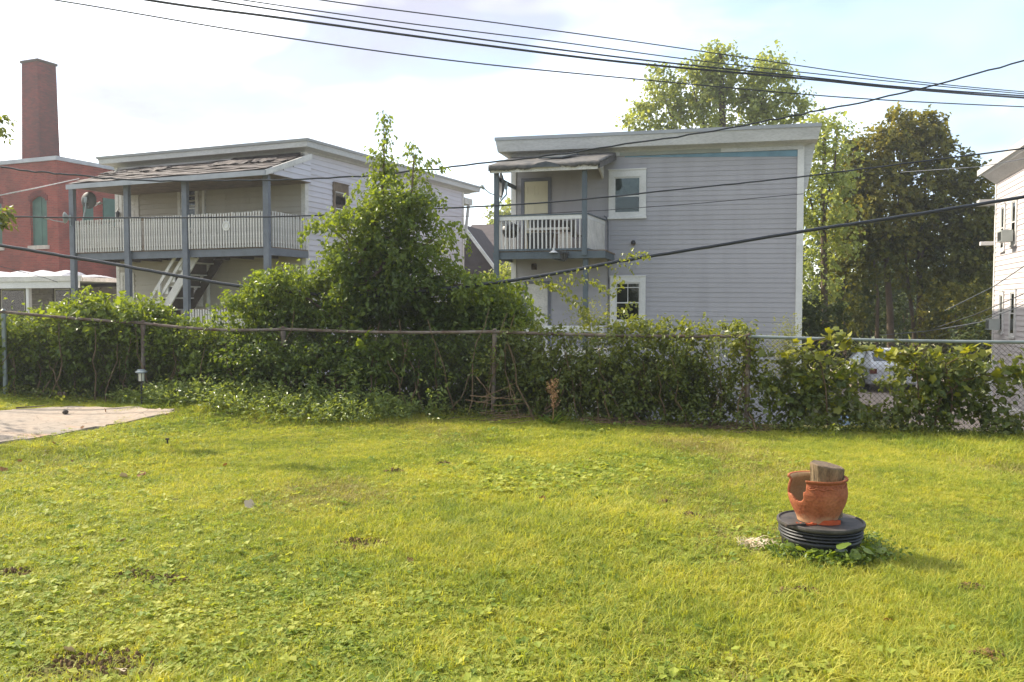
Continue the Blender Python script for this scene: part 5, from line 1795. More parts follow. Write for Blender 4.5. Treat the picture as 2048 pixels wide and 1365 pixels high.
# ---- tree overgrown with vines in the middle
def build_vine_tree():
    base = at(680, 800, 11.95); base.z = 0.1
    t = plant('vine_tree', 'young tree smothered in climbing vines, two leafy leaders above the fence', 'tree', base)
    L = Leaves(31)
    Y = 12.35
    B = lambda px, py, rx, ry, rd=.5, n=30, dy=0.0, **kw: pblob(L, px, py + 6, Y + dy, max(rx - 20, 8), max(ry - 18, 8), rd, n, **{**dict(lps=16, size=.068, spread=.28, shell=.4), **kw})
    # dense inner body, tinted dark to paint the shade inside
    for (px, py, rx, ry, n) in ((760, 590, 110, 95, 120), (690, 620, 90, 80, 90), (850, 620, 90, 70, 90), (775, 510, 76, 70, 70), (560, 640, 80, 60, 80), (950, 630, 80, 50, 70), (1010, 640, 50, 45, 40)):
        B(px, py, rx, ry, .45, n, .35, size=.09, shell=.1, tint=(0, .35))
    # outer clumps; lower ones tinted darker, painting in their shade
    for (px, py, rx, ry, n, tn) in (
            (770, 345, 36, 46, 16, (.5, 1)), (772, 402, 56, 50, 46, (.4, 1)), (812, 400, 40, 36, 16, (.5, 1)), (740, 440, 46, 40, 46, (.35, 1)), (815, 430, 44, 46, 44, (.15, .8)), (860, 410, 28, 40, 22, (.2, .8)),
            (715, 440, 36, 24, 16, (.4, 1)), (675, 436, 34, 18, 8, (.5, 1)), (635, 452, 26, 14, 4, (.5, 1)),
            (720, 500, 60, 46, 60, (.2, .9)), (800, 500, 60, 50, 64, (.1, .8)), (865, 510, 34, 40, 26, (.2, .9)), (895, 470, 26, 22, 7, (.5, 1)),
            (672, 520, 40, 44, 44, (.2, .8)), (655, 560, 34, 46, 36, (.2, .8)), (740, 570, 80, 56, 80, (0, .5)), (830, 570, 70, 50, 70, (0, .45)), (900, 560, 44, 44, 40, (.2, .8)),
            (600, 570, 60, 40, 64, (.3, 1)), (540, 570, 50, 34, 50, (.35, 1)), (500, 600, 34, 50, 40, (.25, .95)), (560, 620, 60, 46, 56, (.1, .8)), (620, 640, 50, 50, 46, (.05, .7)),
            (480, 610, 18, 44, 18, (.3, .9)), (950, 580, 50, 30, 40, (.3, .9)), (1000, 580, 44, 26, 36, (.3, 1)), (1030, 610, 34, 36, 34, (.3, .95)), (970, 640, 70, 44, 56, (.05, .6)),
            (900, 640, 80, 50, 60, (0, .45)), (1040, 640, 26, 26, 18, (.3, .9)), (760, 640, 100, 50, 70, (0, .4)), (830, 690, 120, 30, 40, (0, .5)), (660, 690, 60, 40, 36, (0, .6))):
        B(px, py, rx, ry, .38, int(n * 1.15), random.uniform(-.25, .15), tint=tn)
    for (px, py) in ((684, 590), (672, 622), (700, 570), (690, 640)):
        B(px, py, 38, 36, .14, 20, -.42, tint=(.05, .75))
    # two leaders with whorls of drooping compound leaves
    def leader(pts, r, n, wid, dens):
        P = [at(px, py, Y + dy) for px, py, dy in pts]
        for k in range(n):
            u = k / (n - 1)
            s = u * (len(P) - 1); i = min(int(s), len(P) - 2)
            c = P[i].lerp(P[i + 1], s - i)
            w = wid * (0.42 + .75 * u)
            for m in range(dens):
                a = random.uniform(0, 2 * PI)
                d = Vector((math.cos(a), math.sin(a) * .8, random.uniform(.25, .6)))
                e = c + d * w * random.uniform(.6, 1.15)
                e.z -= w * .10
                L.vine(bezier(c, e, (0, 0, w * .22), 5), .030, .070, hang=.9, tint=(.35, 1), w=.27)
        return P
    A = leader([(768, 232, 0), (770, 275, 0), (764, 330, .02), (768, 390, 0), (772, 440, 0)], 1, 17, .25, 7)
    Bp = leader([(826, 288, .1), (830, 318, .1), (826, 350, .1), (820, 400, .1), (800, 450, 0)], 1, 13, .24, 6)
    C = leader([(858, 325, .1), (850, 360, .1), (840, 410, .1)], 1, 6, .18, 4)
    D_ = leader([(745, 300, .05), (750, 340, .05), (756, 400, 0)], 1, 6, .22, 5)
    # hanging shoots
    for pts in (((880, 455), (915, 440), (932, 470), (936, 505)), ((870, 470), (890, 450), (905, 480), (912, 520)), ((700, 420), (660, 428), (620, 440), (604, 462)),
                ((690, 450), (650, 450), (615, 458), (602, 480)), ((720, 372), (700, 390), (690, 420), (688, 440)), ((790, 480), (782, 520), (778, 560), (786, 600)),
                ((640, 620), (640, 655), (648, 690), (640, 720)), ((655, 640), (640, 668), (636, 700), (630, 735)), ((470, 585), (464, 610), (462, 640), (466, 660)),
                ((1010, 570), (1045, 575), (1060, 600), (1064, 620)), ((880, 540), (910, 532), (930, 545), (938, 560)), ((850, 330), (868, 322), (880, 330), (884, 340)),
                ((560, 545), (535, 535), (510, 545), (498, 565)), ((610, 545), (585, 530), (560, 540), (548, 556)), ((930, 560), (965, 545), (995, 550), (1012, 572))):
        P = [at(px, py, Y - .3 + random.uniform(-.1, .1)) for px, py in pts]
        for _ in range(3):
            Q = [p + Vector((random.gauss(0, .03), random.gauss(0, .06), random.gauss(0, .03))) for p in P]
            L.vine(Q, .032, .066, hang=.7, tint=(.35, 1))
    # big soft leaves low in the shade
    for (px, py) in ((735, 690), (760, 720), (715, 715), (780, 690), (745, 745)):
        B(px, py, 26, 18, .12, 8, -.75, lps=6, size=.15, spread=.2, w=.42, tint=(.3, .8))
    # lower face against the fence
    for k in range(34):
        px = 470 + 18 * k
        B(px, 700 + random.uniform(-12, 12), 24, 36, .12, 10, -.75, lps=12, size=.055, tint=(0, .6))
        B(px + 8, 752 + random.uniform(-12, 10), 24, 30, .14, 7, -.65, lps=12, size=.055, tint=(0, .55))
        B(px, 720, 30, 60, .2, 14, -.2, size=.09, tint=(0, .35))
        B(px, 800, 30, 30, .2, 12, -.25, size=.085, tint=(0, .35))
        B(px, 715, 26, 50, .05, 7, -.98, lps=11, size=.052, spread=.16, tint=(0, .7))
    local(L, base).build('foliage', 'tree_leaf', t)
    # trunk and limbs
    tr = [at(676, 800, 12.0), at(678, 730, 12.0), at(682, 660, 12.02), at(690, 600, 12.1), at(715, 540, 12.3), at(745, 470, 12.35), at(764, 400, 12.35), at(768, 320, 12.35), at(768, 236, 12.35)]
    tr[0].z = 0.02
    q = MB(); q.tube([p - base for p in tr], [.07, .06, .055, .05, .042, .032, .022, .014, .004], 8); q.build('trunk', 'bark', t)
    for pts, r in ((((690, 600), (760, 540), (805, 460), (824, 380), (828, 312)), .03), (((682, 650), (620, 600), (560, 570), (500, 590)), .025), (((700, 580), (820, 580), (920, 570), (1030, 590)), .025),
                   (((715, 540), (690, 480), (650, 450), (610, 455)), .018), (((745, 470), (850, 490), (905, 455)), .016), (((780, 800), (790, 720), (780, 640), (760, 560)), .02), (((860, 810), (850, 740), (866, 690), (900, 640)), .02)):
        P = [at(px, py, 12.2) - base for px, py in pts]
        q = MB(); q.tube(P, taper(r, r * .3, len(P)), 6); q.build('branch', 'bark', t)

    def path(i):
        X = -3.6 + 4.1 * (i + random.random()) / 28
        a = fpt(X, random.uniform(-.02, .03), random.uniform(-.26, .05)); b = fpt(X + random.uniform(-.4, .4), random.uniform(.5, 1.5), random.uniform(-.22, .12))
        return [p - base for p in wob_path(a, b, 7, .09)]
    stems('vine_stem', 28, path, .012, .005, 'stem', t)


build_vine_tree()


# ---- mixed vines along the fence right of the tree
def build_right_vines():
    base = fpt(1.2)
    t = plant('vine_thicket', 'dark tangled vine thicket on the fence below the grey house', 'thicket', base)
    L = Leaves(41)
    Yv = lambda px: float(fence_y((px - 1024) / F * 10.8))
    for k in range(40):
        px = 985 + 13.2 * k
        fade = (1.0 if px < 1400 else .38) * (.45 + .75 * abs(math.sin(px * .021 + .6)))
        if px < 1400: pblob(L, px, 765, Yv(px) + .55, 24, 60, .15, 14, lps=13, size=.085, spread=.26, shell=.1, tint=(0, .4))
        elif px < 1480: pblob(L, px, 800, Yv(px) + .5, 24, 40, .15, 8, lps=12, size=.08, spread=.26, shell=.1, tint=(0, .4))
        for (py, n, sz) in ((702, 8, .05), (742, 11, .052), (785, 11, .055), (822, 9, .05)):
            pblob(L, px + random.uniform(-8, 8), py + random.uniform(-10, 10) + (px - 1100) * .03, Yv(px) + random.uniform(-.12, .3), 22, 26, .14, int(n * fade * random.uniform(.5, 1.25)), lps=12, size=sz, spread=.2, shell=.2, tint=(0, .85))
    for (px, py, rx, ry, n, sz, tn) in ((1270, 662, 40, 14, 34, .055, (.35, 1)), (1330, 668, 36, 12, 26, .055, (.4, 1)), (1230, 665, 24, 12, 12, .055, (.3, .9)), (1390, 664, 22, 12, 12, .055, (.4, 1)),
                                        (1470, 668, 24, 14, 18, .06, (.5, 1)), (1490, 690, 26, 24, 26, .06, (.3, .9)), (1480, 740, 20, 40, 18, .055, (.2, .8)), (1100, 660, 30, 12, 14, .05, (.2, .8)), (1040, 668, 40, 14, 22, .055, (.1, .7))):
        pblob(L, px, py, Yv(px) + .2, rx, ry, .25, n, lps=14, size=sz, spread=.22, shell=.25, tint=tn)
    for k in range(46):
        px = random.uniform(1060, 1500)
        a = at(px, 690, Yv(px) + random.uniform(-.05, .3)); b = at(px + random.uniform(-34, 34), random.uniform(636, 676), Yv(px) + random.uniform(-.15, .3))
        L.vine(bezier(a, b, (random.uniform(-.12, .12), 0, random.uniform(.0, .2)), 6), .04, .06, hang=.4, tint=(.4, 1))
    for k in range(30):                             # shoots spilling over the rail
        px = random.uniform(1040, 1500)
        a = at(px, 664, Yv(px) + .05); b = at(px + random.uniform(-40, 40), random.uniform(690, 745), Yv(px) - .08)
        L.vine(bezier(a, b, (0, -.12, .10), 6), .04, .062, hang=.7, tint=(.3, 1))
    # vine strands hanging from the service cable
    cable = lambda px: np.interp(px, (950, 1050, 1150, 1250), (570, 556, 538, 521))
    for k in range(22):
        px = 1000 + 13 * k
        a = at(px, cable(px) + 3, 11.9)
        b = at(px + random.uniform(-12, 18), cable(px) + random.uniform(6, 34), 11.9)
        L.vine(bezier(a, b, (0, 0, .03), 5), .035, .058, hang=.6, tint=(.45, 1))
    for pts in (((1060, 560), (1100, 572), (1130, 590), (1160, 620), (1172, 660)), ((1100, 565), (1140, 580), (1165, 600), (1180, 650)), ((1075, 562), (1120, 580), (1150, 605), (1168, 640)), ((1120, 550), (1160, 560), (1200, 570), (1232, 580)),
                ((1180, 560), (1205, 575), (1215, 590)), ((1185, 640), (1230, 622), (1262, 606), (1276, 610)), ((1200, 655), (1225, 630), (1245, 622), (1270, 612)),
                ((1230, 590), (1238, 570), (1240, 560)), ((1255, 515), (1262, 508), (1288, 506), (1292, 514)), ((1236, 520), (1256, 510), (1276, 512)), ((1165, 600), (1172, 640), (1190, 670)), ((1170, 615), (1168, 650), (1160, 670))):
        P = [at(px, py, 11.7) for px, py in pts]
        for _ in range(2):
            Q = [p + Vector((random.gauss(0, .025), random.gauss(0, .08), random.gauss(0, .02))) for p in P]
            L.vine(Q, .034, .062, hang=.5, tint=(.5, 1))
    local(L, base).build('foliage', 'right_leaf', t)
    F2 = Leaves(43)
    for (px, y0, y1, w, n) in ((1185, 690, 580, 40, 22), (1150, 690, 600, 26, 10), (1415, 690, 640, 34, 16), (1570, 720, 628, 34, 30), (1585, 740, 650, 24, 14), (1545, 740, 660, 20, 8)):
        for k in range(n):
            a = at(px + random.gauss(0, w * .25), y0 + 40, Yv(px) + .35); b = at(px + random.gauss(0, w * .6), y1 + random.uniform(0, (y0 - y1) * .6), Yv(px) + .35)
            P = bezier(a, b, (random.gauss(0, .05), random.gauss(0, .05), 0), 7)
            F2.vine(P, .018, .038, hang=-.2, tint=(.2, 1), w=.16, jit=.03)
    local(F2, base).build('feathery_weeds', 'feather_leaf', t)

    def path(i):
        X = .1 + 3.1 * (i + random.random()) / 26
        a = fpt(X, random.uniform(-.02, .03), random.uniform(-.26, .05)); b = fpt(X + random.uniform(-.4, .4), random.uniform(.5, 1.2), random.uniform(-.16, .12))
        return [p - base for p in wob_path(a, b, 7, .08)]
    stems('vine_stem', 26, path, .010, .004, 'stem', t)


build_right_vines()


# ---- grapevine at the right end: broad leaves one can count
def build_grapevine():
    base = fpt(4.3)
    t = plant('grapevine', 'yellowing grapevine with broad leaves on the right end of the fence', 'grapevine', base)
    L = Leaves(51)
    Yv = lambda px: float(fence_y((px - 1024) / F * 10.4))
    # mass of smaller leaves
    for (px, py, rx, ry, n, tn) in ((1610, 740, 50, 50, 42, (.1, .9)), (1650, 790, 50, 44, 40, (.0, .75)), (1580, 790, 44, 44, 34, (.0, .7)), (1690, 760, 26, 60, 26, (.1, .8)), (1620, 830, 60, 20, 26, (.2, .9)),
                                    (1540, 800, 36, 36, 22, (.1, .8)), (1520, 760, 22, 40, 12, (.1, .8)), (1850, 770, 56, 56, 60, (.0, .7)), (1900, 750, 56, 46, 50, (.05, .8)), (1930, 800, 44, 44, 40, (.0, .6)), (1860, 830, 70, 30, 40, (.05, .7)),
                                    (1820, 720, 30, 26, 16, (.3, 1)), (1800, 790, 24, 50, 20, (.2, .9)), (1970, 740, 36, 20, 14, (.3, 1)), (2010, 745, 44, 16, 14, (.3, 1)), (1990, 840, 40, 20, 14, (.1, .7)), (2030, 850, 40, 18, 12, (.1, .7)),
                                    (1760, 840, 50, 14, 16, (.1, .8)), (1715, 835, 30, 18, 12, (.1, .8)), (2010, 800, 22, 50, 8, (.0, .5)), (2110, 780, 60, 60, 40, (.0, .8)), (2200, 790, 60, 60, 40, (.0, .8)), (2300, 790, 70, 60, 40, (.0, .8))):
        pblob(L, px, py, Yv(px) + random.uniform(-.1, .25), rx, ry, .2, n, lps=9, size=.075, spread=.22, shell=.2, tint=tn, w=.42)
    local(L, base).build('foliage', 'right_leaf', t)
    # single broad leaves: four shapes shared by all
    shapes = []
    for k in range(4):
        g = random.Random(60 + k)
        n = 15
        ring = []
        for i in range(n):
            a = 2 * PI * i / n
            lob = 1 + .20 * math.cos(5 * a + .2 * k) + g.uniform(-.06, .06)
            r = .5 * lob * (1 - .42 * math.exp(-((a - PI) / .35) ** 2))
            ring.append((r * math.cos(a) + .35, r * math.sin(a), -.12 * r * r * 4 * .5 + .05 * math.cos(5 * a) + g.uniform(-.02, .02)))
        V = np.array([(.30, 0, .06)] + ring)
        Fq = np.array([(0, 1 + i, 1 + (i + 1) % n) for i in range(n)])
        shapes.append([fast_mesh('grape_leaf', V, Fq, 'grape_leaf', np.full(n + 1, tv), True) for tv in (.1, .45, .75, 1.0)])
    def leaf(px, py, s, tone):
        p = at(px, py, Yv(px) - random.uniform(.03, .16)) - base
        o = link('leaf', shapes[random.randrange(4)][tone], t, p, (random.gauss(.5, .5), random.gauss(.25, .4), random.uniform(0, 2 * PI)))
        o.scale = (s, s, s)
    for px in np.linspace(1668, 1830, 30):           # along the sagging runner
        y = np.interp(px, (1668, 1720, 1780, 1830), (668, 694, 712, 706))
        for _ in range(2): leaf(px + random.uniform(-6, 6), y + random.uniform(-9, 9), random.uniform(.07, .115), random.choice((2, 3, 3, 1)))
    for px, y, n in ((1680, 668, 5), (1650, 672, 5), (1712, 688, 5), (1950, 702, 6), (1935, 712, 5), (1968, 694, 4), (2005, 745, 8), (2030, 742, 6), (1830, 694, 8), (1815, 715, 6), (1600, 690, 8), (1570, 700, 6), (1640, 720, 10), (1690, 740, 10), (1600, 760, 10), (1560, 780, 8), (1680, 800, 6), (1880, 720, 8), (1900, 740, 8), (1845, 750, 8), (1870, 790, 8), (1925, 770, 8), (1960, 760, 5), (1480, 690, 5), (1500, 700, 5), (2040, 700, 2)):
        for _ in range(n): leaf(px + random.gauss(0, 13), y + random.gauss(0, 10), random.uniform(.07, .13), random.choice((1, 2, 2, 3) if y < 740 else (0, 1, 2)))
    q = MB(); q.tube([at(px, py, Yv(px) - .05) - base for px, py in ((1600, 690), (1668, 672), (1720, 696), (1780, 712), (1830, 702), (1838, 690))], .006, 5); q.build('runner', 'stem', t)
    for pts in (((1655, 850), (1652, 780), (1640, 720), (1610, 690)), ((1495, 850), (1492, 780), (1500, 700), (1495, 672)), ((1900, 850), (1905, 790), (1890, 730), (1940, 705)), ((1840, 850), (1836, 770), (1828, 700)), ((1870, 850), (1880, 800), (1930, 760), (2010, 745), (2060, 742))):
        q = MB(); q.tube([at(px, py, Yv(px) - .03) - base for px, py in pts], taper(.012, .005, len(pts)), 5); q.build('vine_stem', 'stem', t)


build_grapevine()


# ---- weeds along the foot of the fence
def build_weeds():
    L = Leaves(61)
    edge = [(40, 790), (110, 800), (260, 775), (330, 768), (400, 762), (470, 765), (540, 770), (600, 775), (680, 785), (750, 795), (820, 800)]
    g = random.Random(4)
    for k in range(620):
        X = g.uniform(-5.55, -1.3)
        px_ = 1024 + X / 11.4 * F
        wdt = np.interp(px_, (255, 330, 480, 640, 760, 830), (.35, .8, 1.0, 1.15, .8, .4))
        d_ = .06 + wdt * g.random() ** 1.2
        y_ = float(fence_y(X)) - d_
        p = Vector((X, y_, float(gnd(X, y_))))
        h = g.uniform(.18, .42) * (1 - .45 * d_ / 1.2) * np.interp(px_, (255, 330, 740, 830), (.6, 1, 1, .6))
        for _ in range(2):
            tip = p + Vector((g.gauss(0, .10), g.gauss(0, .10), h * g.uniform(.7, 1.2)))
            L.vine(bezier(p, tip, (g.gauss(0, .04), g.gauss(0, .04), .03), 5), .022, .056, hang=.15, tint=(.2, 1), w=.22, jit=.022)
    # taller sprigs
    for px, py, h in ((395, 775, .45), (560, 790, .5), (690, 800, .75), (620, 790, .6), (655, 800, .55), (705, 790, .8), (860, 795, .5), (870, 800, .6), (800, 800, .35), (770, 790, .4)):
        for _ in range(4):
            X = (px - 1024) / F * 11.2 + g.gauss(0, .06); p = Vector((X, float(fence_y(X)) - .35, float(gnd(X, float(fence_y(X)) - .35))))
            L.vine(bezier(p, p + Vector((g.gauss(0, .1), g.gauss(0, .1), h * g.uniform(.6, 1))), (0, 0, .05), 6), .025, .075, hang=.25, tint=(.1, .8), w=.22, jit=.02)
    tag(L.build('weeds', 'weed_leaf'), 'pale leafy weeds in front of the fence between lantern and vine tree', 'weeds', kind='stuff')
    L = Leaves(62)
    for k in range(620):
        X = g.uniform(-8.5, 7.6)
        if -5.4 < X < -1.4: continue
        y_ = float(fence_y(X)) - abs(g.gauss(0, .28)) + .08
        p = Vector((X, y_, float(gnd(X, y_))))
        h = g.uniform(.05, .2)
        for _ in range(2):
            L.vine(bezier(p, p + Vector((g.gauss(0, .08), g.gauss(0, .08), h)), (0, 0, .02), 4), .025, .05, hang=.15, tint=(.1, .9), w=.27, jit=.02)
    tag(L.build('ground_cover', 'right_leaf'), 'low leafy ground cover along the foot of the fence', 'ground cover', kind='stuff')


build_weeds()


# ---- background trees
def crown_tree(name, label, base_px, Y, mat, blobs, limbs, trunk, lps=10, size=.16, spread=.6, group=None, seed=1, dens=1.0, bark='bark_far'):
    base = at(base_px[0], base_px[1], Y); base.z = LOW - .05
    t = plant(name, label, 'tree', base, group)
    L = Leaves(seed)
    for bl in blobs:
        px, py, rx, ry, n = bl[:5]
        tn = bl[5] if len(bl) > 5 else (0, 1)
        k = Y / F
        pblob(L, px, py, Y + random.uniform(-.5, .5), rx, ry, min(rx, ry) * k * 1.0, int(n * dens), lps=lps, size=size, spread=spread, shell=.45, tint=tn, w=.4)
    local(L, base).build('crown', mat, t)
    k = Y / F
    for pts, r in trunk:
        P = [at(px, py, Y) - base for px, py in pts]
        q = MB(); q.tube(P, taper(r, r * .45, len(P)), 8); q.build('trunk', bark, t)
    for pts, r in limbs:
        P = [at(px, py, Y + random.uniform(-.3, .3)) - base for px, py in pts]
        q = MB(); q.tube(P, taper(r, r * .3, len(P)), 6); q.build('branch', bark, t)
    return t


def build_trees():
    crown_tree('poplar_tree', 'tall pale green tree rising behind the flat roof of the grey house', (1440, 700), 44, 'poplar_leaf',
               [(1440, 150, 40, 40, 75), (1440, 118, 20, 22, 26), (1545, 130, 24, 34, 36), (1540, 180, 46, 46, 80), (1490, 170, 46, 36, 66), (1390, 190, 50, 46, 90), (1330, 180, 26, 36, 36), (1325, 225, 44, 34, 60),
                (1290, 235, 36, 22, 34), (1450, 220, 90, 40, 130), (1560, 220, 44, 40, 66), (1400, 145, 30, 28, 36), (1590, 215, 20, 26, 20), (1320, 160, 14, 20, 12), (1450, 300, 120, 60, 80), (1270, 250, 22, 14, 12)],
               [(((1440, 330), (1400, 230), (1385, 170)), .09), (((1440, 330), (1520, 220), (1543, 120)), .10), (((1440, 300), (1340, 230), (1322, 170)), .08)],
               [(((1440, 760), (1442, 400), (1445, 250), (1440, 110)), .28)], seed=71, size=.20, spread=.7, lps=13, dens=1.1)
    crown_tree('slender_tree', 'loose light green tree just right of the grey house', (1650, 700), 34, 'poplar_leaf',
               [(1650, 270, 34, 36, 40), (1672, 250, 24, 24, 20), (1625, 260, 22, 24, 18), (1640, 330, 40, 46, 60), (1660, 400, 44, 50, 66), (1640, 470, 40, 46, 56), (1610, 400, 30, 50, 40), (1690, 330, 24, 40, 24), (1600, 330, 30, 50, 40),
                (1630, 560, 44, 60, 60, (0, .6)), (1600, 600, 40, 60, 50, (0, .5)), (1680, 470, 24, 40, 20, (0, .7))],
               [(((1645, 480), (1620, 400), (1610, 330)), .06), (((1648, 430), (1670, 330), (1674, 250)), .06)],
               [(((1650, 760), (1648, 520), (1646, 400), (1650, 260)), .16)], seed=72, size=.17, spread=.6)
    crown_tree('maple_tree', 'big round maple with olive brown crown and several bare trunks', (1810, 720), 38, 'maple_leaf',
               [(1790, 260, 34, 34, 50), (1840, 265, 44, 34, 66), (1865, 300, 40, 36, 56), (1740, 310, 36, 36, 56), (1800, 320, 50, 40, 80), (1705, 350, 36, 36, 60), (1715, 300, 20, 20, 20), (1690, 440, 30, 40, 40), (1965, 380, 24, 40, 36), (1975, 470, 24, 40, 36), (1960, 530, 34, 40, 40, (0, .6)), (1780, 380, 60, 44, 90), (1860, 370, 56, 46, 90, (0, .7)),
                (1910, 350, 40, 44, 60, (0, .7)), (1930, 420, 44, 50, 76, (0, .6)), (1870, 450, 60, 46, 90, (0, .6)), (1800, 450, 56, 36, 70), (1730, 430, 44, 40, 60), (1720, 490, 44, 36, 50, (0, .6)), (1950, 490, 30, 50, 50, (0, .5)), (1900, 520, 50, 36, 56, (0, .5)),
                (1700, 400, 24, 50, 30), (1860, 250, 20, 18, 14), (1960, 440, 20, 40, 20), (1830, 500, 40, 30, 36, (0, .5)), (1700, 540, 40, 44, 50, (0, .5)), (1760, 520, 40, 34, 40, (0, .6)), (1840, 560, 44, 30, 30, (0, .5)), (1930, 560, 40, 40, 40, (0, .5)), (1690, 620, 30, 40, 30, (0, .4))],
               [(((1775, 520), (1760, 440), (1730, 380)), .10), (((1778, 500), (1800, 400), (1800, 300)), .12), (((1842, 520), (1880, 440), (1910, 380)), .12), (((1840, 520), (1850, 420), (1850, 300)), .12), (((1772, 520), (1740, 500), (1712, 490)), .05)],
               [(((1782, 730), (1780, 620), (1772, 520), (1778, 440)), .19), (((1846, 730), (1842, 640), (1838, 540), (1842, 440)), .19), (((1832, 720), (1826, 640), (1815, 560), (1808, 480)), .11), (((1752, 720), (1756, 600), (1748, 520)), .10), (((1690, 720), (1686, 600), (1690, 540)), .09)],
               seed=73, size=.19, spread=.5, lps=14, dens=1.35)
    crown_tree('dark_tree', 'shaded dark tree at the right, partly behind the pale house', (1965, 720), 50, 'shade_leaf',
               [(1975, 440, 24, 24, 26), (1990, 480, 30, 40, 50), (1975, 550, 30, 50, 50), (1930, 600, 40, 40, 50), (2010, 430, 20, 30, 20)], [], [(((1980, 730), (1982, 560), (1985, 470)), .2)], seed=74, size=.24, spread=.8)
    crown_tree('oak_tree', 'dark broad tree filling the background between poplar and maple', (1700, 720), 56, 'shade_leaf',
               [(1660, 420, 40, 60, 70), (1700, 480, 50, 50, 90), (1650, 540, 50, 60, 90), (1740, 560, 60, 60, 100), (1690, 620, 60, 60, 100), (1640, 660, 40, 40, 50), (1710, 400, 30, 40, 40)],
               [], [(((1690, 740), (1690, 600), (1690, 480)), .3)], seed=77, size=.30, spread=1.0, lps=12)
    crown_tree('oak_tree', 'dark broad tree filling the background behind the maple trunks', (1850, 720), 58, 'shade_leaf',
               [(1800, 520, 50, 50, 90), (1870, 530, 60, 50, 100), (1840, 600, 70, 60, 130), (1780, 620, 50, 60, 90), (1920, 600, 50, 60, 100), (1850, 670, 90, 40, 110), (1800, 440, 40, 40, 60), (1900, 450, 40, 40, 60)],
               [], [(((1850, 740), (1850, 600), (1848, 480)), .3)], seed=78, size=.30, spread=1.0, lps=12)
    crown_tree('small_tree', 'small light green tree between the two clapboard houses', (1005, 620), 36, 'poplar_leaf',
               [(1010, 560, 30, 26, 46), (990, 575, 24, 24, 30), (1030, 550, 26, 24, 26), (960, 590, 30, 20, 26), (1000, 600, 40, 26, 36)], [], [(((1008, 680), (1010, 600), (1008, 555)), .08)], seed=75, size=.15, spread=.5)
    crown_tree('distant_tree', 'distant tree top above the dark gable roof between the houses', (1010, 640), 70, 'poplar_leaf',
               [(1012, 420, 20, 16, 30), (996, 440, 14, 14, 16), (1030, 430, 20, 20, 20), (1014, 470, 30, 30, 40)], [], [(((1014, 680), (1014, 500), (1012, 425)), .2)], seed=76, size=.3, spread=.9)
    # shaded bushes under the trees
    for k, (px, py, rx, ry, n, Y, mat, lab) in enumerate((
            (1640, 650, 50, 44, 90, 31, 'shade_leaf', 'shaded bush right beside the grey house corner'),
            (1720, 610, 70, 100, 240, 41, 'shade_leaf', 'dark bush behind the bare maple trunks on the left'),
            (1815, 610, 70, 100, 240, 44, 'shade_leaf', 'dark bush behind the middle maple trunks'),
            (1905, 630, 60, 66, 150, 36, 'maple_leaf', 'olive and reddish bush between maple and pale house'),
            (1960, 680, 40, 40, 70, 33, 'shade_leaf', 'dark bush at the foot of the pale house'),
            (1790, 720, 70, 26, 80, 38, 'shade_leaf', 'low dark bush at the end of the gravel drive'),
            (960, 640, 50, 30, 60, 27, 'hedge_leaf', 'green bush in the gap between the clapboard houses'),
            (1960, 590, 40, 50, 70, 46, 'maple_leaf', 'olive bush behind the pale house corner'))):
        base = at(px, 700, Y); base.z = LOW
        t = plant('bush', lab, 'bush', base)
        L = Leaves(80 + k)
        pblob(L, px, py, Y, rx, ry, rx * Y / F * .8, n, lps=12, size=.17, spread=.55, shell=.25, tint=(0, .8), w=.4)
        kk = Y / F
        bz = at(px, py + ry, Y).z
        if bz > LOW + .2:
            L.blob((base.x, base.y, (bz + LOW) / 2), (rx * kk, rx * kk * .7, (bz - LOW) / 2 + .3), n, lps=12, size=.17, spread=.5, shell=.2, tint=(0, .5), w=.4)
        local(L, base).build('foliage', mat, t)
        for j in range(4):
            top = at(px + random.uniform(-rx, rx) * .5, py, Y) - base
            q = MB(); q.tube(bezier((random.uniform(-.2, .2), 0, 0), top, (.1, 0, .2), 5), taper(.05, .02, 5), 5); q.build('stem', 'bark_far', t)
    # far wood closing the view
    L = Leaves(95)
    for k in range(46):
        a = -62 + 124 * k / 45
        D = 135 + random.uniform(-12, 14)
        x, y = D * math.sin(math.radians(a)), D * math.cos(math.radians(a))
        h = random.uniform(4, 7) + LOW
        L.blob((x, y, LOW + h * .5), (7, 5, h * .62), 60, lps=9, size=1.1, spread=2.0, shell=.4, w=.45)
    tag(L.build('distant_wood', 'shade_leaf'), 'far off belt of trees behind the houses', 'wood', kind='stuff')


build_trees()


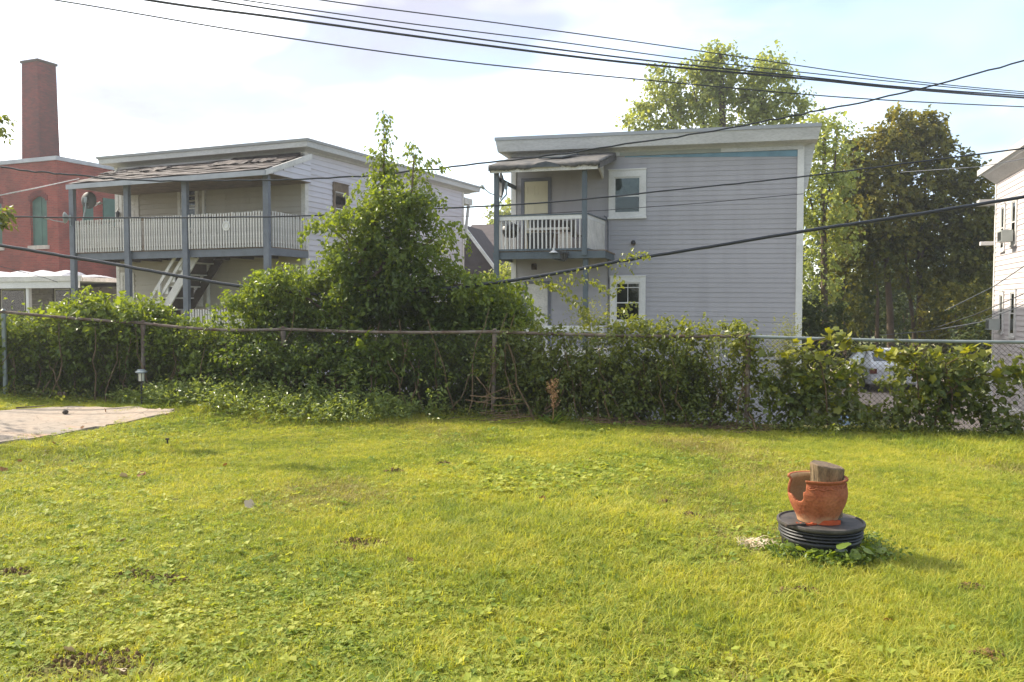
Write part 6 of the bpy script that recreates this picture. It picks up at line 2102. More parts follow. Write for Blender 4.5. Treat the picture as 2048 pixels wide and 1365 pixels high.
# ---- tree just outside the left edge, its twigs reach into the view
def build_left_tree():
    base = Vector((-12.4, 11.6, .5))
    t = plant('yard_tree', 'leafy yard tree at the left edge, two twigs reaching into the sky', 'tree', base)
    L = Leaves(99)
    for c, r, n in (((-13.0, 11.8, 4.6), (1.2, 1.2, .9), 60), ((-13.6, 11.9, 5.6), (1.2, 1.2, .9), 60), ((-14.2, 12.2, 4.9), (1.4, 1.3, 1.2), 60), ((-9.7, 11.3, 3.6), (.5, .5, .3), 9), ((-9.0, 11.0, 3.3), (.3, .4, .2), 5)):
        L.blob(c, r, n, lps=14, size=.10, spread=.45, w=.3, tint=(.3, 1))
    limbs = []
    for pts in (((-60, 262), (-20, 258), (14, 262)), ((-60, 262), (-15, 240), (22, 240)), ((-20, 262), (5, 270), (8, 276)), ((-15, 242), (0, 236), (10, 240)), ((-50, 455), (-10, 436), (30, 434)), ((-40, 450), (0, 430), (22, 420)), ((-20, 440), (10, 442), (24, 450)), ((-30, 445), (5, 424), (14, 420))):
        P = [at(px, py, 10.3) for px, py in pts]
        for _ in range(2):
            Q = [p + Vector((random.gauss(0, .02), random.gauss(0, .06), random.gauss(0, .02))) for p in P]
            L.vine(Q, .022, .085, hang=.5, tint=(.2, .9), w=.24)
    local(L, base).build('crown', 'right_leaf', t)
    q = MB(); q.tube([Vector(p) - base for p in ((-12.4, 11.6, .3), (-12.4, 11.6, 1.6), (-12.5, 11.6, 2.8), (-12.8, 11.7, 4.2), (-13.2, 11.8, 5.6))], [.17, .14, .12, .08, .03], 9); q.build('trunk', 'bark', t)
    for a, b, r in (((-12.5, 11.6, 2.4), at(22, 434, 10.3), .03), ((-12.6, 11.6, 3.4), at(16, 258, 10.3), .03), ((-12.5, 11.6, 2.7), (-9.3, 11.1, 3.5), .03), ((-12.8, 11.7, 4), (-14, 12, 5.2), .05)):
        P = bezier(Vector(a) - base, Vector(b) - base, (0, 0, .25), 7)
        q = MB(); q.tube(P, taper(r, .004, 7), 6); q.build('branch', 'bark', t)


build_left_tree()


# ================================================================== CABLES
def cable(name, label, pts, r, mat='cable', wob=0.0, group=None):
    """pts: (px, py, distance) seen along the cable; smooth curve through them"""
    P = [at(*p) for p in pts]
    P = [P[0] + (P[0] - P[1]).normalized() * 6] + P + [P[-1] + (P[-1] - P[-2]).normalized() * 6]
    out = []
    Q = [P[0]] + P + [P[-1]]
    for i in range(1, len(Q) - 2):
        a, b, c, d = Q[i - 1], Q[i], Q[i + 1], Q[i + 2]
        for k in range(10):
            t = k / 10
            out.append(0.5 * ((2 * b) + (c - a) * t + (2 * a - 5 * b + 4 * c - d) * t * t + (3 * b - a - 3 * c + d) * t ** 3))
    out.append(P[-1])
    q = MB()
    if wob:
        out = [p + Vector((0, random.gauss(0, wob), random.gauss(0, wob))) for p in out]
    q.tube(out, r, 7)
    o = q.build(name, mat)
    tag(o, label, 'cable', group or 'utility cables over the yard')
    return out


def build_cables():
    G = 'overhead street cables'
    cable('utility_cable', 'lowest of the overhead street cables, crossing the whole sky alone', [(-300, -60, 15), (120, 2, 16), (500, 65, 17), (900, 121, 18), (1320, 163, 19), (1700, 196, 20), (2048, 214, 21), (2300, 222, 22)], .014, group=G)
    cable('utility_cable', 'thickest overhead cable, bottom of the bundle over the poplar', [(-100, -70, 15), (300, 1, 16), (560, 36, 16.6), (900, 82, 17.5), (1250, 125, 18.5), (1600, 157, 19.5), (1800, 177, 20), (2048, 196, 21), (2300, 210, 22)], .024, group=G)
    cable('utility_cable', 'second overhead cable, twisted just above the thickest one', [(0, -70, 15), (410, -2, 16), (700, 42, 17), (1000, 84, 17.8), (1300, 122, 18.6), (1600, 153, 19.5), (1800, 174, 20), (2048, 192, 21), (2300, 206, 22)], .017, group=G)
    cable('utility_cable', 'thin overhead cable between the bundle and the topmost cable', [(100, -60, 15), (470, -2, 16), (800, 45, 17), (1100, 82, 18), (1400, 122, 18.8), (1700, 155, 19.7), (2048, 188, 21), (2300, 204, 22)], .012, group=G)
    cable('utility_cable', 'topmost overhead cable, starting at the middle of the top edge', [(280, -60, 15), (640, 0, 16), (1000, 47, 17.5), (1300, 88, 18.4), (1600, 132, 19.4), (1800, 160, 20), (2048, 184, 21), (2300, 200, 22)], .012, group=G)
    G = 'service drop cables to the houses'
    cable('service_cable', 'wavy service cable sagging past both house roofs and rising to the right', [(-300, 300, 13), (0, 335, 13), (150, 351, 13), (300, 361, 13), (520, 361, 13), (720, 352, 13), (980, 326, 13), (1200, 297, 13), (1450, 258, 13), (1620, 225, 13), (1820, 183, 13), (2048, 122, 13), (2300, 50, 13)], .013, wob=.007, group=G)
    cable('service_cable', 'straight black cable crossing the balcony and the upper grey siding', [(-300, 432, 14), (0, 434, 14), (300, 436, 14), (600, 432, 14), (850, 419, 14), (1100, 405, 14), (1350, 380, 14), (1600, 354, 14), (1850, 322, 14), (2048, 297, 14), (2300, 260, 14)], .013, wob=.002, group=G)
    cable('service_cable', 'heavy black cable dipping through the vines and up across the grey wall', [(-300, 440, 12.4), (0, 491, 12.4), (250, 533, 12.4), (490, 574, 12.3), (720, 592, 12.2), (950, 571, 12.0), (1100, 549, 12), (1250, 521, 12), (1400, 497, 12), (1600, 464, 12), (1800, 434, 12), (2048, 394, 12), (2300, 350, 12)], .025, wob=.002, group=G)
    cable('service_cable', 'thin wire ending at the right corner of the grey house', [(-300, 432, 20), (600, 432, 20), (1000, 432, 20), (1210, 421, 20), (1400, 407, 20.4), (1604, 388, 20.6)][2:], .007, group=G) if False else None
    P = [at(*p) for p in ((600, 433, 24), (900, 433, 23.5), (1000, 432, 22), (1210, 421, 21.5), (1400, 407, 21), (1607, 388, 20.9))]
    q = MB(); q.tube(P, .009, 5); tag(q.build('service_cable', 'cable'), 'thin wire ending at the right corner of the grey house', 'cable', G)
    P = [at(*p) for p in ((-300, 440, 14), (0, 391, 14), (66, 378, 14.5), (130, 364, 20), (158, 358, 22.6))]
    q = MB(); q.tube(P, .010, 6); tag(q.build('service_cable', 'old_white'), 'short pale wire rising to the left end of the white porch roof', 'cable', G)
    P = [at(*p) for p in ((-200, 520, 26), (0, 533, 26), (90, 556, 27), (150, 577, 27.5))]
    q = MB(); q.tube(P, .010, 5); tag(q.build('service_cable', 'cable'), 'thin dark wire slanting over the block shed fascia', 'cable', G)
    labs = ('pale wire, highest of those rising across the pale house', 'dark wire rising across the lower windows of the pale house', 'thin wire between the two lowest at the pale house', 'lowest pale wire rising over the right fence to the pale house')
    for lab, pts, r, m in ((labs[0], ((1890, 622, 17), (1985, 575, 16), (2048, 533, 15), (2200, 430, 13)), .009, 'cable_grey'), (labs[1], ((1860, 660, 19), (1950, 630, 17.5), (2048, 588, 16), (2200, 510, 14)), .010, 'cable'),
                           (labs[2], ((1880, 672, 19), (1960, 640, 17.5), (2048, 602, 16), (2200, 530, 14)), .006, 'cable'), (labs[3], ((1760, 671, 21), (1860, 662, 19), (1960, 645, 17.5), (2048, 610, 16), (2200, 545, 14)), .009, 'cable_grey')):
        q = MB(); q.tube([at(*p) for p in pts], r, 5); tag(q.build('service_cable', m), lab, 'cable', G)
    P = [at(*p) for p in ((1800, 345, 20), (1960, 334, 18), (2048, 318, 16), (2300, 280, 13))]
    q = MB(); q.tube(P, .008, 5); tag(q.build('service_cable', 'cable_grey'), 'thin grey wire past the roof corner of the pale house', 'cable', G)


build_cables()


# ================================================================== OBJECTS ON THE LAWN
def build_pot():
    c = ground_hit(1640, 1104)
    # --- black ribbed drum half sunk in the ground
    t = thing('plastic_drum', 'black ribbed plastic drum with flat lid sunk in the lawn', 'drum', c)
    R = .258
    q = MB(); q.lathe([(R * .90, -.12), (R * .92, .02), (R * .93, .085), (R * .965, .095), (R * .965, .108), (R * .94, .115)], 40); q.build('body', 'black_plastic', t)
    for z in (.122, .142, .162):
        q = MB(); q.lathe([(R * .95, z), (R * 1.0, z + .003), (R * 1.015, z + .009), (R * 1.0, z + .015), (R * .95, z + .018)], 40); q.build('rib', 'black_plastic', t)
    wob = lambda a, z: .006 * math.sin(3 * a + 1)
    q = MB(); q.lathe([(R * .99, .181), (R * 1.05, .190), (R * 1.06, .20), (R * 1.05, .211), (R * 1.0, .214), (R * .985, .205), (R * .5, .206), (.001, .206)], 40, wob=wob); q.build('lid', 'lid', t)
    q = MB()
    for k in range(3):
        q.box(.0, .07, -R * 1.02 - .008, -R * .95, .012 + .034 * k, .022 + .034 * k)
    q.build('handle', 'metal', t)
    zl = c.z + .2065
    # --- broken terracotta pot
    k = c.y / F
    pc = at(1634, 1042, c.y); pc.z = zl
    PH = .88
    t2 = thing('terracotta_pot', 'broken orange terracotta pot standing on the black drum lid', 'pot', pc)
    prof = [(.118, 0), (.122, .004), (.128, .03), (.140, .06), (.158, .10), (.174, .145), (.183, .19), (.185, .22), (.181, .255), (.174, .285), (.170, .300), (.176, .306), (.184, .312), (.186, .320), (.184, .328)]
    n = 160
    # refine the profile
    zz = np.linspace(0, .328, 80)
    prof = [(r_, z_ * PH) for r_, z_ in prof]; zz = zz * PH
    pr = np.interp(zz, [p[1] for p in prof], [p[0] for p in prof])
    V = [(r * math.cos(2 * PI * j / n), r * math.sin(2 * PI * j / n), z) for r, z in zip(pr, zz) for j in range(n)]
    Fs = []
    g = random.Random(8)
    jag = [.004 * math.sin(j * .31) + .002 * math.sin(j * .83 + 1) + g.uniform(-.001, .001) for j in range(n)]
    a0 = math.radians(197); half = math.radians(31)
    for i in range(len(zz) - 1):
        for j in range(n):
            a = 2 * PI * (j + .5) / n
            da = (a - a0 + PI) % (2 * PI) - PI
            # left side of the hole reaches lower towards the outside, right edge is a steep crack
            if abs(da) < half + jag[j] * 2:
                u = (da + half) / (2 * half)
                zcut = .172 + .008 * math.sin(u * 9) - .030 * math.exp(-((u - .75) / .22) ** 2) + jag[j]
                if u > .93: zcut += .05
                if zz[i] + .002 > zcut: continue
            Fs.append((i * n + j, i * n + (j + 1) % n, (i + 1) * n + (j + 1) % n, (i + 1) * n + j))
    me = bpy.data.meshes.new('pot_body')
    me.from_pydata(V, [], Fs)
    import bmesh
    bm = bmesh.new(); bm.from_mesh(me)
    bmesh.ops.delete(bm, geom=[v for v in bm.verts if not v.link_faces], context='VERTS')
    bm.to_mesh(me); bm.free()
    me.polygons.foreach_set('use_smooth', [True] * len(me.polygons))
    me.materials.append(MAT['terracotta']); me.materials.append(MAT['clay_inside'])
    o = link('pot_body', me, t2)
    md = o.modifiers.new('wall', 'SOLIDIFY'); md.thickness = .016; md.offset = -1; md.material_offset = 1; md.material_offset_rim = 0
    q = MB(); q.lathe([(.112, .004), (.001, .006)], 30); q.build('pot_base', 'clay_inside', t2)
    # raised garland on the belly
    q = MB()
    for s0, s1, z0 in ((-2.25, -1.2, .236),):
        pts = []
        for i in range(12):
            a = s0 + (s1 - s0) * i / 11
            z = z0 - .006 * math.sin(PI * i / 11 * 5)
            r = float(np.interp(z, zz, pr)) + .002
            pts.append((r * math.cos(a), r * math.sin(a), z))
        q.tube(pts, [.003 + .003 * (i % 2) for i in range(12)], 6)
    for s0 in np.linspace(-2.2, -.4, 16):
        z = .244 + .006 * math.sin(s0 * 9); r = float(np.interp(z, zz, pr)) + .001
        q.tube([(r * math.cos(s0), r * math.sin(s0), z), (r * math.cos(s0 + .07), r * math.sin(s0 + .07), z + .008)], [.004, .003], 6)
    q.build('relief', 'terracotta', t2)
    # --- log standing in the pot
    lp = pc + Vector((.070, .035, .0))
    t3 = thing('tree_log', 'weathered cut log standing upright inside the terracotta pot', 'log', lp + Vector((0, 0, .02)))
    g = random.Random(12)
    ph = [g.uniform(0, 6) for _ in range(5)]
    wob = lambda a, z: .045 * math.sin(3 * a + ph[0]) + .03 * math.sin(7 * a + ph[1] + z * 6) + .022 * math.sin(15 * a + ph[2] + z * 9) + .016 * math.sin(31 * a + ph[3])
    tilt = lambda v: (v[0], v[1], v[2] + (v[2] > .26) * (-.16 * v[0] + .05 * v[1]))
    q = MB(); q.lathe([(.096, 0), (.096, .12), (.098, .25), (.100, .29), (.104, .326), (.102, .332)], 56, wob=wob); q.v = [tilt(v) for v in q.v]; q.build('bark', 'log_bark', t3)
    q = MB(); q.lathe([(.101, .331), (.096, .338), (.085, .335), (.07, .339), (.055, .335), (.04, .339), (.02, .337), (.001, .337)], 56, wob=wob); q.v = [tilt(v) for v in q.v]; q.build('cut_face', 'log_top', t3)
    # --- shards of the saucer at the foot of the pot
    for px, py, w, h, label in ((1660, 1040, .085, .030, 'bright orange shard leaning on the right foot of the pot'), (1615, 1043, .07, .014, 'thin orange shard at the left foot of the pot')):
        p = at(px, py, c.y - .135); p.z = zl
        n = 10; V = []
        for i in range(n):
            a = PI * 1.5 + (i / (n - 1) - .5) * w * 2 / .13
            r = .13
            V += [(r * math.cos(a), r * math.sin(a) + .13, .001), (r * math.cos(a), r * math.sin(a) + .13, h + g.uniform(-.004, .004))]
        Fq = np.array([(2 * i, 2 * i + 2, 2 * i + 3, 2 * i + 1) for i in range(n - 1)])
        o = link('pot_shard', fast_mesh('pot_shard', np.array(V), Fq, 'shard'), None, p)
        md = o.modifiers.new('wall', 'SOLIDIFY'); md.thickness = .014
        tag(o, label, 'shard')
    # flat dark stick on the lid and rusty pipe on the ground
    p = at(1592, 1049, c.y - .16); p.z = zl + .004
    q = MB(); q.beam((-.07, -.012, .006), (.07, .03, .006), .02, .012)
    o = q.build('wood_stick', 'dark_wood'); o.location = p; tag(o, 'short dark stick lying on the drum lid left of the pot', 'stick')
    p = ground_hit(1640, 1118)
    q = MB(); q.tube([(-.085, -.02, .012), (-.02, 0, .030), (.085, .03, .045)], .021, 12)
    o = q.build('rusty_pipe', M('pipe_rust', S(92, 62, 46), .9, .35, 20, fine=.5)); o.location = p; tag(o, 'stub of rusty brown pipe lying against the drum', 'pipe')
    # --- ivy round the drum: leaves one can count
    t4 = plant('ground_ivy', 'broad glossy ivy leaves creeping round the foot of the drum', 'ivy', c)
    shapes = []
    for k in range(4):
        n = 14
        ring = []
        for i in range(n):
            a = 2 * PI * i / n
            r = .5 * (1 + .12 * math.cos(3 * a) + g.uniform(-.05, .05)) * (1 - .35 * math.exp(-((a - PI) / .4) ** 2))
            ring.append((r * math.cos(a) + .35, r * math.sin(a), -.10 * r * r * 4 * .5 + g.uniform(-.03, .03)))
        V = np.array([(.3, 0, .04)] + ring)
        Fq = np.array([(0, 1 + i, 1 + (i + 1) % n) for i in range(n)])
        shapes.append(fast_mesh('ivy_leaf', V, Fq, 'ivy_leaf', np.full(n + 1, g.random()), True))
    spots = [(1690, 1085, .075, .07), (1726, 1096, .07, .05), (1700, 1105, .06, .05), (1715, 1112, .06, .03), (1672, 1103, .055, .04), (1745, 1110, .055, .04), (1605, 1095, .05, .05), (1590, 1110, .04, .03)]
    for k in range(74):
        a = g.uniform(-2.9, .55)
        r = R * g.uniform(1.0, 1.62 if a > -1.2 else 1.35)
        X, Y_ = c.x + r * math.cos(a), c.y + r * math.sin(a)
        spots.append((X, Y_, g.uniform(.022, .055), None))
    for sp in spots:
        if sp[3] is None:
            p = Vector((sp[0], sp[1], float(gnd(sp[0], sp[1])) + g.uniform(.02, .085))); s = sp[2]
        else:
            p = at(sp[0], sp[1], c.y - R - .05); s = sp[2]
        o = link('leaf', shapes[g.randrange(4)], t4, p - c, (g.gauss(.35, .35), g.gauss(.15, .3), g.uniform(0, 6.3)))
        o.scale = (s * 1.25,) * 3
        if len(spots) and g.random() < .8:
            q = MB(); q.tube([(p.x - c.x, p.y - c.y, float(gnd(p.x, p.y)) - c.z), (p.x - c.x + .005, p.y - c.y, p.z - c.z)], .0022, 4, caps=False); q.build('leaf_stalk', 'ivy_leaf', t4)
    L = Leaves(17)
    for k in range(300):
        a = g.uniform(-3.3, .9)
        r = R * (1.02 + abs(g.gauss(0, .33)))
        if a > -.9: r *= 1.15
        X, Y_ = r * math.cos(a), r * math.sin(a)
        L.vine(bezier((X, Y_, 0), (X + g.gauss(0, .04), Y_ + g.gauss(0, .04), g.uniform(.03, .10)), (0, 0, .02), 4), .016, .026, hang=.1, tint=(.0, 1), w=.34, jit=.01)
    L.build('small_leaves', 'ivy_leaf', t4)
    return c


DRUM = build_pot()


def build_dry_tuft():
    p = ground_hit(1506, 1096)
    t = plant('dry_grass_clump', 'bleached clump of dry grass left of the drum', 'grass clump', p)
    g = random.Random(14)
    q = MB()
    for k in range(150):
        a = g.uniform(0, 6.3)
        b = Vector((g.gauss(0, .035), g.gauss(0, .03), 0))
        e = b + Vector((.10 * math.cos(a) + .03, .07 * math.sin(a), g.uniform(.01, .055)))
        q.tube(bezier(b, e, (0, 0, .05), 4), [.0022, .002, .0016, .0008], 3, caps=False)
    q.build('blades', M('straw_pale', S(226, 206, 180), .8, .2, 9), t)['kind'] = 'stuff'


build_dry_tuft()


def build_lantern():
    p = at(283, 790, 11.35); p.z = float(gnd(p.x, p.y))
    t = thing('solar_lantern', 'small black solar garden lantern with silver cap in the weeds', 'lantern', p)
    hh = at(283, 741, 11.35).z - p.z
    q = MB(); q.tube([(0, 0, -.05), (.0, 0, hh - .15)], .012, 8); q.build('stake', 'black_plastic', t)
    q = MB(); q.lathe([(.028, hh - .16), (.042, hh - .15), (.044, hh - .145)], 12); q.build('base', 'black_plastic', t)
    q = MB(); q.lathe([(.040, hh - .145), (.045, hh - .04)], 12); q.build('lens', M('lens', S(200, 196, 180), .3, .1, 5), t)
    q = MB()
    for k in range(6):
        a = k * PI / 3
        q.tube([(.047 * math.cos(a), .047 * math.sin(a), hh - .147), (.05 * math.cos(a), .05 * math.sin(a), hh - .038)], .004, 5)
    q.build('cage', 'black_plastic', t)
    q = MB(); q.lathe([(.05, hh - .038), (.078, hh - .03), (.076, hh - .012), (.05, hh - .002), (.045, hh + .012), (0, hh + .014)], 16); q.build('cap', 'metal', t)
    # small dark sprinkler stake in the lawn
    p = ground_hit(335, 893)
    t = thing('garden_stake', 'short dark stake sticking out of the lawn beyond the concrete pad', 'stake', p)
    q = MB(); q.tube([(0, 0, -.02), (0, 0, .07)], .010, 8); q.build('spike', 'black_plastic', t)
    q = MB(); q.box(-.018, .018, -.012, .012, .071, .088); q.build('head', 'dark_wood', t)


build_lantern()


def build_dock():
    p = at(1105, 850, 10.55); p.z = float(gnd(p.x, p.y))
    t = plant('dock_plant', 'dried rusty brown dock stalk with seed head in front of the fence', 'plant', p)
    g = random.Random(15)
    top = at(1106, 766, 10.55) - p
    q = MB(); q.tube(bezier((0, 0, 0), top, (.02, 0, 0), 6), taper(.006, .002, 6), 6); q.build('stalk', 'dock', t)
    L = Leaves(18)
    for k in range(24):
        u = .40 + .6 * k / 23
        a = g.uniform(0, 6.3)
        l = .12 * (1 - abs(u - .62) * 1.3) + .02
        b = top * u
        e = b + Vector((l * .7 * math.cos(a), l * .7 * math.sin(a), l * g.uniform(.5, 1.1)))
        L.vine(bezier(b, e, (0, 0, 0), 4), .006, .016, hang=.2, tint=(0, 1), w=.45, jit=.007)
    o = L.build('seed_head', leafmat('dock_seed', S(158, 116, 80), S(206, 166, 122), .2, .8, .2, (1.1, .9, .7)), t, 'stuff')
    L = Leaves(19)
    for k in range(38):
        a = g.uniform(0, 6.3); l = g.uniform(.10, .26)
        L.put(np.array([[g.gauss(0, .015), g.gauss(0, .015), .01]]), np.array([[math.cos(a), math.sin(a), g.uniform(.4, 1.3)]]), np.array([[0, 0, 1.0]]) + g.gauss(0, .1), l, g.random(), .045)
    L.build('leaf_blades', 'ivy_leaf', t)


build_dock()


def build_brush():
    g = random.Random(16)
    c = at(985, 805, 10.75); c.z = float(gnd(c.x, c.y))
    t = thing('brush_pile', 'pile of bare dead branches at the foot of the vine tree', 'brush pile', c)
    for (a, b, r) in (((953, 754), (988, 798), .009), ((962, 796), (1033, 766), .008), ((940, 792), (1045, 800), .010), ((955, 806), (1030, 790), .007), ((930, 800), (1000, 812), .008), ((985, 812), (1055, 806), .007), ((1020, 770), (1032, 800), .006)):
        A = at(a[0], a[1], 10.7 + g.uniform(-.1, .1)) - c; B_ = at(b[0], b[1], 10.6 + g.uniform(-.1, .1)) - c
        A.z = max(A.z, .02); B_.z = max(B_.z, .02)
        q = MB(); q.tube(wob_path(A, B_, 6, .012), taper(r * .75, r * .35, 6), 6); q.build('branch', 'dead', t)
    for k in range(26):
        A = Vector((g.gauss(0, .35), g.gauss(0, .12), g.uniform(.01, .12))); a = g.uniform(-.5, .5); l = g.uniform(.15, .45)
        q = MB(); q.tube(wob_path(A, A + Vector((l * math.cos(a), l * math.sin(a) * .6, g.uniform(-.02, .08))), 5, .02), taper(.005, .002, 5), 5); q.build('twig', 'dead', t)
    # swath of dead stems lying along the fence foot
    q = MB()
    for k in range(330):
        px = g.uniform(1150, 1490); X = (px - 1024) / F * 10.6
        y = float(fence_y(X)) - abs(g.gauss(.12, .16)) + .05
        A = Vector((X, y, float(gnd(X, y)) + g.uniform(.005, .06))); l = g.uniform(.12, .5); a = g.gauss(-.18, .3)
        q.tube(wob_path(A, A + Vector((l * math.cos(a), l * math.sin(a) * .6, g.uniform(-.03, .05))), 4, .012), taper(.0045, .002, 4), 4, caps=False)
    tag(q.build('dead_stems', 'dead'), 'brown dead stems strewn along the fence foot', 'dead stems', kind='stuff')
    p = ground_hit(52, 822)
    q = MB(); q.tube(wob_path((-.12, -.02, .02), (.18, .12, .03), 5, .01), taper(.011, .006, 5), 6); o = q.build('wood_stick', 'rust'); o.location = p + Vector((0, 0, .02))
    tag(o, 'brown stick lying on the far edge of the concrete pad', 'stick')
    p = ground_hit(122, 796)
    q = MB(); q.box(-.06, .06, -.03, .03, .03, .06); q.tube([(-.05, 0, .06), (0, .01, .075), (.06, 0, .065)], .02, 8); o = q.build('litter', M('litter_red', S(190, 90, 80), .6, .3, 12, col2=S(222, 205, 200))); o.location = p
    tag(o, 'crumpled red and white litter in the grass by the hedge', 'litter')
    p = ground_hit(131, 832)
    q = MB(); q.lathe([(0, -.02), (.026, -.012), (.034, .01), (.02, .03), (0, .034)], 10, wob=lambda a, z: .15 * math.sin(2 * a)); o = q.build('stone', 'dark_wood'); o.location = p + Vector((0, 0, .04))
    tag(o, 'dark round stone on the concrete pad', 'stone')


build_brush()


def build_fallen_leaves():
    g = random.Random(20)
    def leafmesh(mat, k):
        n = 18
        ring = []
        for i in range(n):
            a = 2 * PI * i / n
            r = .5 * (1 + .13 * math.cos(5 * a) + g.uniform(-.1, .1)) * (1 if k % 2 else (.62 + .38 * abs(math.cos(a))))
            x, y = r * math.cos(a), r * math.sin(a)
            ring.append((x, y, .55 * y * y + .25 * x * x * (1 if k % 2 else -1) + g.uniform(-.04, .04)))
        V = np.array([(0, 0, .02)] + ring)
        Fq = np.array([(0, 1 + i, 1 + (i + 1) % n) for i in range(n)])
        return fast_mesh('fallen_leaf', V, Fq, mat, np.full(n + 1, g.random()), True)
    brown = [leafmesh('brown_leaf', k) for k in range(4)]
    pale = [leafmesh('pale_leaf', k) for k in range(2)]
    spec = [(500, 1018, .11, 1, 'large pale curled leaf on the left middle lawn'), (247, 958, .08, 1, 'pale leaf standing on edge left of a brown leaf'), (283, 956, .09, 0, 'brown leaf beside the pale upright leaf'),
            (95, 906, .06, 1, 'pale leaf on the lawn near the concrete pad'), (110, 893, .07, 0, 'brown leaf at the lawn edge of the concrete pad'), (146, 929, .05, 0, 'small dark leaf below the concrete pad'),
            (8, 946, .10, 0, 'reddish brown leaf at the left edge of the lawn'), (243, 1087, .075, 0, 'brown leaf curled up beside a bare patch at left'), (1085, 1004, .06, 0, 'brown leaf alone in the middle of the lawn'),
            (40, 927, .05, 0, 'small brown leaf above the reddish one at left'), (210, 828, .07, 0, 'brown leaf on the far edge of the concrete pad'), (335, 832, .06, 0, 'brown leaf at the tip of the concrete pad'), (165, 862, .05, 0, 'tiny brown leaf on the near edge of the pad'),
            (1970, 1320, .08, 0, 'brown leaf near the lower right corner'), (1775, 1250, .06, 0, 'brown leaf right of the drum shadow'), (240, 1350, .07, 1, 'white scrap beside the bare soil at lower left'), (138, 1312, .06, 1, 'pale scrap above the bare soil at lower left'),
            (820, 1130, .05, 0, 'small reddish leaf right of the bare patch'), (1180, 925, .05, 0, 'small brown leaf far out on the lawn'), (450, 935, .05, 0, 'brown leaf far left of the middle lawn')]
    for px, py, s, k, lab in spec:
        p = ground_hit(px, py)
        o = link('fallen_leaf', g.choice(pale if k else brown), None, p + Vector((0, 0, .026 if not in_pad(p.x, p.y) else .04)), (g.gauss(.3, .5), g.gauss(0, .5), g.uniform(0, 6.3)))
        o.scale = (s * .9,) * 3
        tag(o, lab, 'leaf', 'fallen leaves on the lawn')
    # clods of brown soil thrown up in the turf
    cl = [(190, 1338, .13, 'largest patch of bare brown soil at the lower left'), (15, 1153, .08, 'brown soil clod at the left edge'), (715, 1092, .09, 'brown bare patch in the left middle of the lawn'), (265, 1152, .05, 'brown bare spot under a curled leaf at left'), (330, 1165, .06, 'dark bare spot right of the curled leaf'),
          (890, 932, .05, 'brown soil clod far out in the middle lawn'), (788, 946, .045, 'brown soil clod left of the far middle one'), (1185, 1042, .045, 'small brown clod near the middle of the lawn'), (1300, 1062, .05, 'brown clod between the middle and the drum'), (1378, 1035, .05, 'brown clod left of the dry clump'),
          (1570, 1192, .05, 'brown clod in front of the drum'), (1608, 1188, .04, 'small brown clod right below the drum'), (1985, 1322, .07, 'brown clod at the lower right corner'), (1940, 1180, .04, 'brown clod right of the drum shadow'), (1330, 1010, .03, 'tiny clod above the middle clods')]
    for px, py, s, lab in cl:
        p = ground_hit(px, py)
        q = MB()
        for k in range(int(60 * (s / .05))):
            a, r = g.uniform(0, 6.3), s * 1.5 * g.random() ** .6
            x, y = r * math.cos(a) * 1.5, r * math.sin(a)
            z = float(gnd(p.x + x, p.y + y)) - p.z + .012
            hgt = .036 * (1 - r / (1.6 * s)) * g.random()
            e = g.uniform(.004, .013)
            n0 = len(q.v)
            q.lathe([(0, -e), (e, -e * .3), (e * .8, e * .5), (0, e)], 5, (x, y, z + hgt), wob=lambda aa, zz: .3 * math.sin(3 * aa + x * 90))
        o = q.build('soil_clod', 'soil'); o.location = p
        tag(o, lab, 'soil clod', 'brown clods in the turf')


build_fallen_leaves()


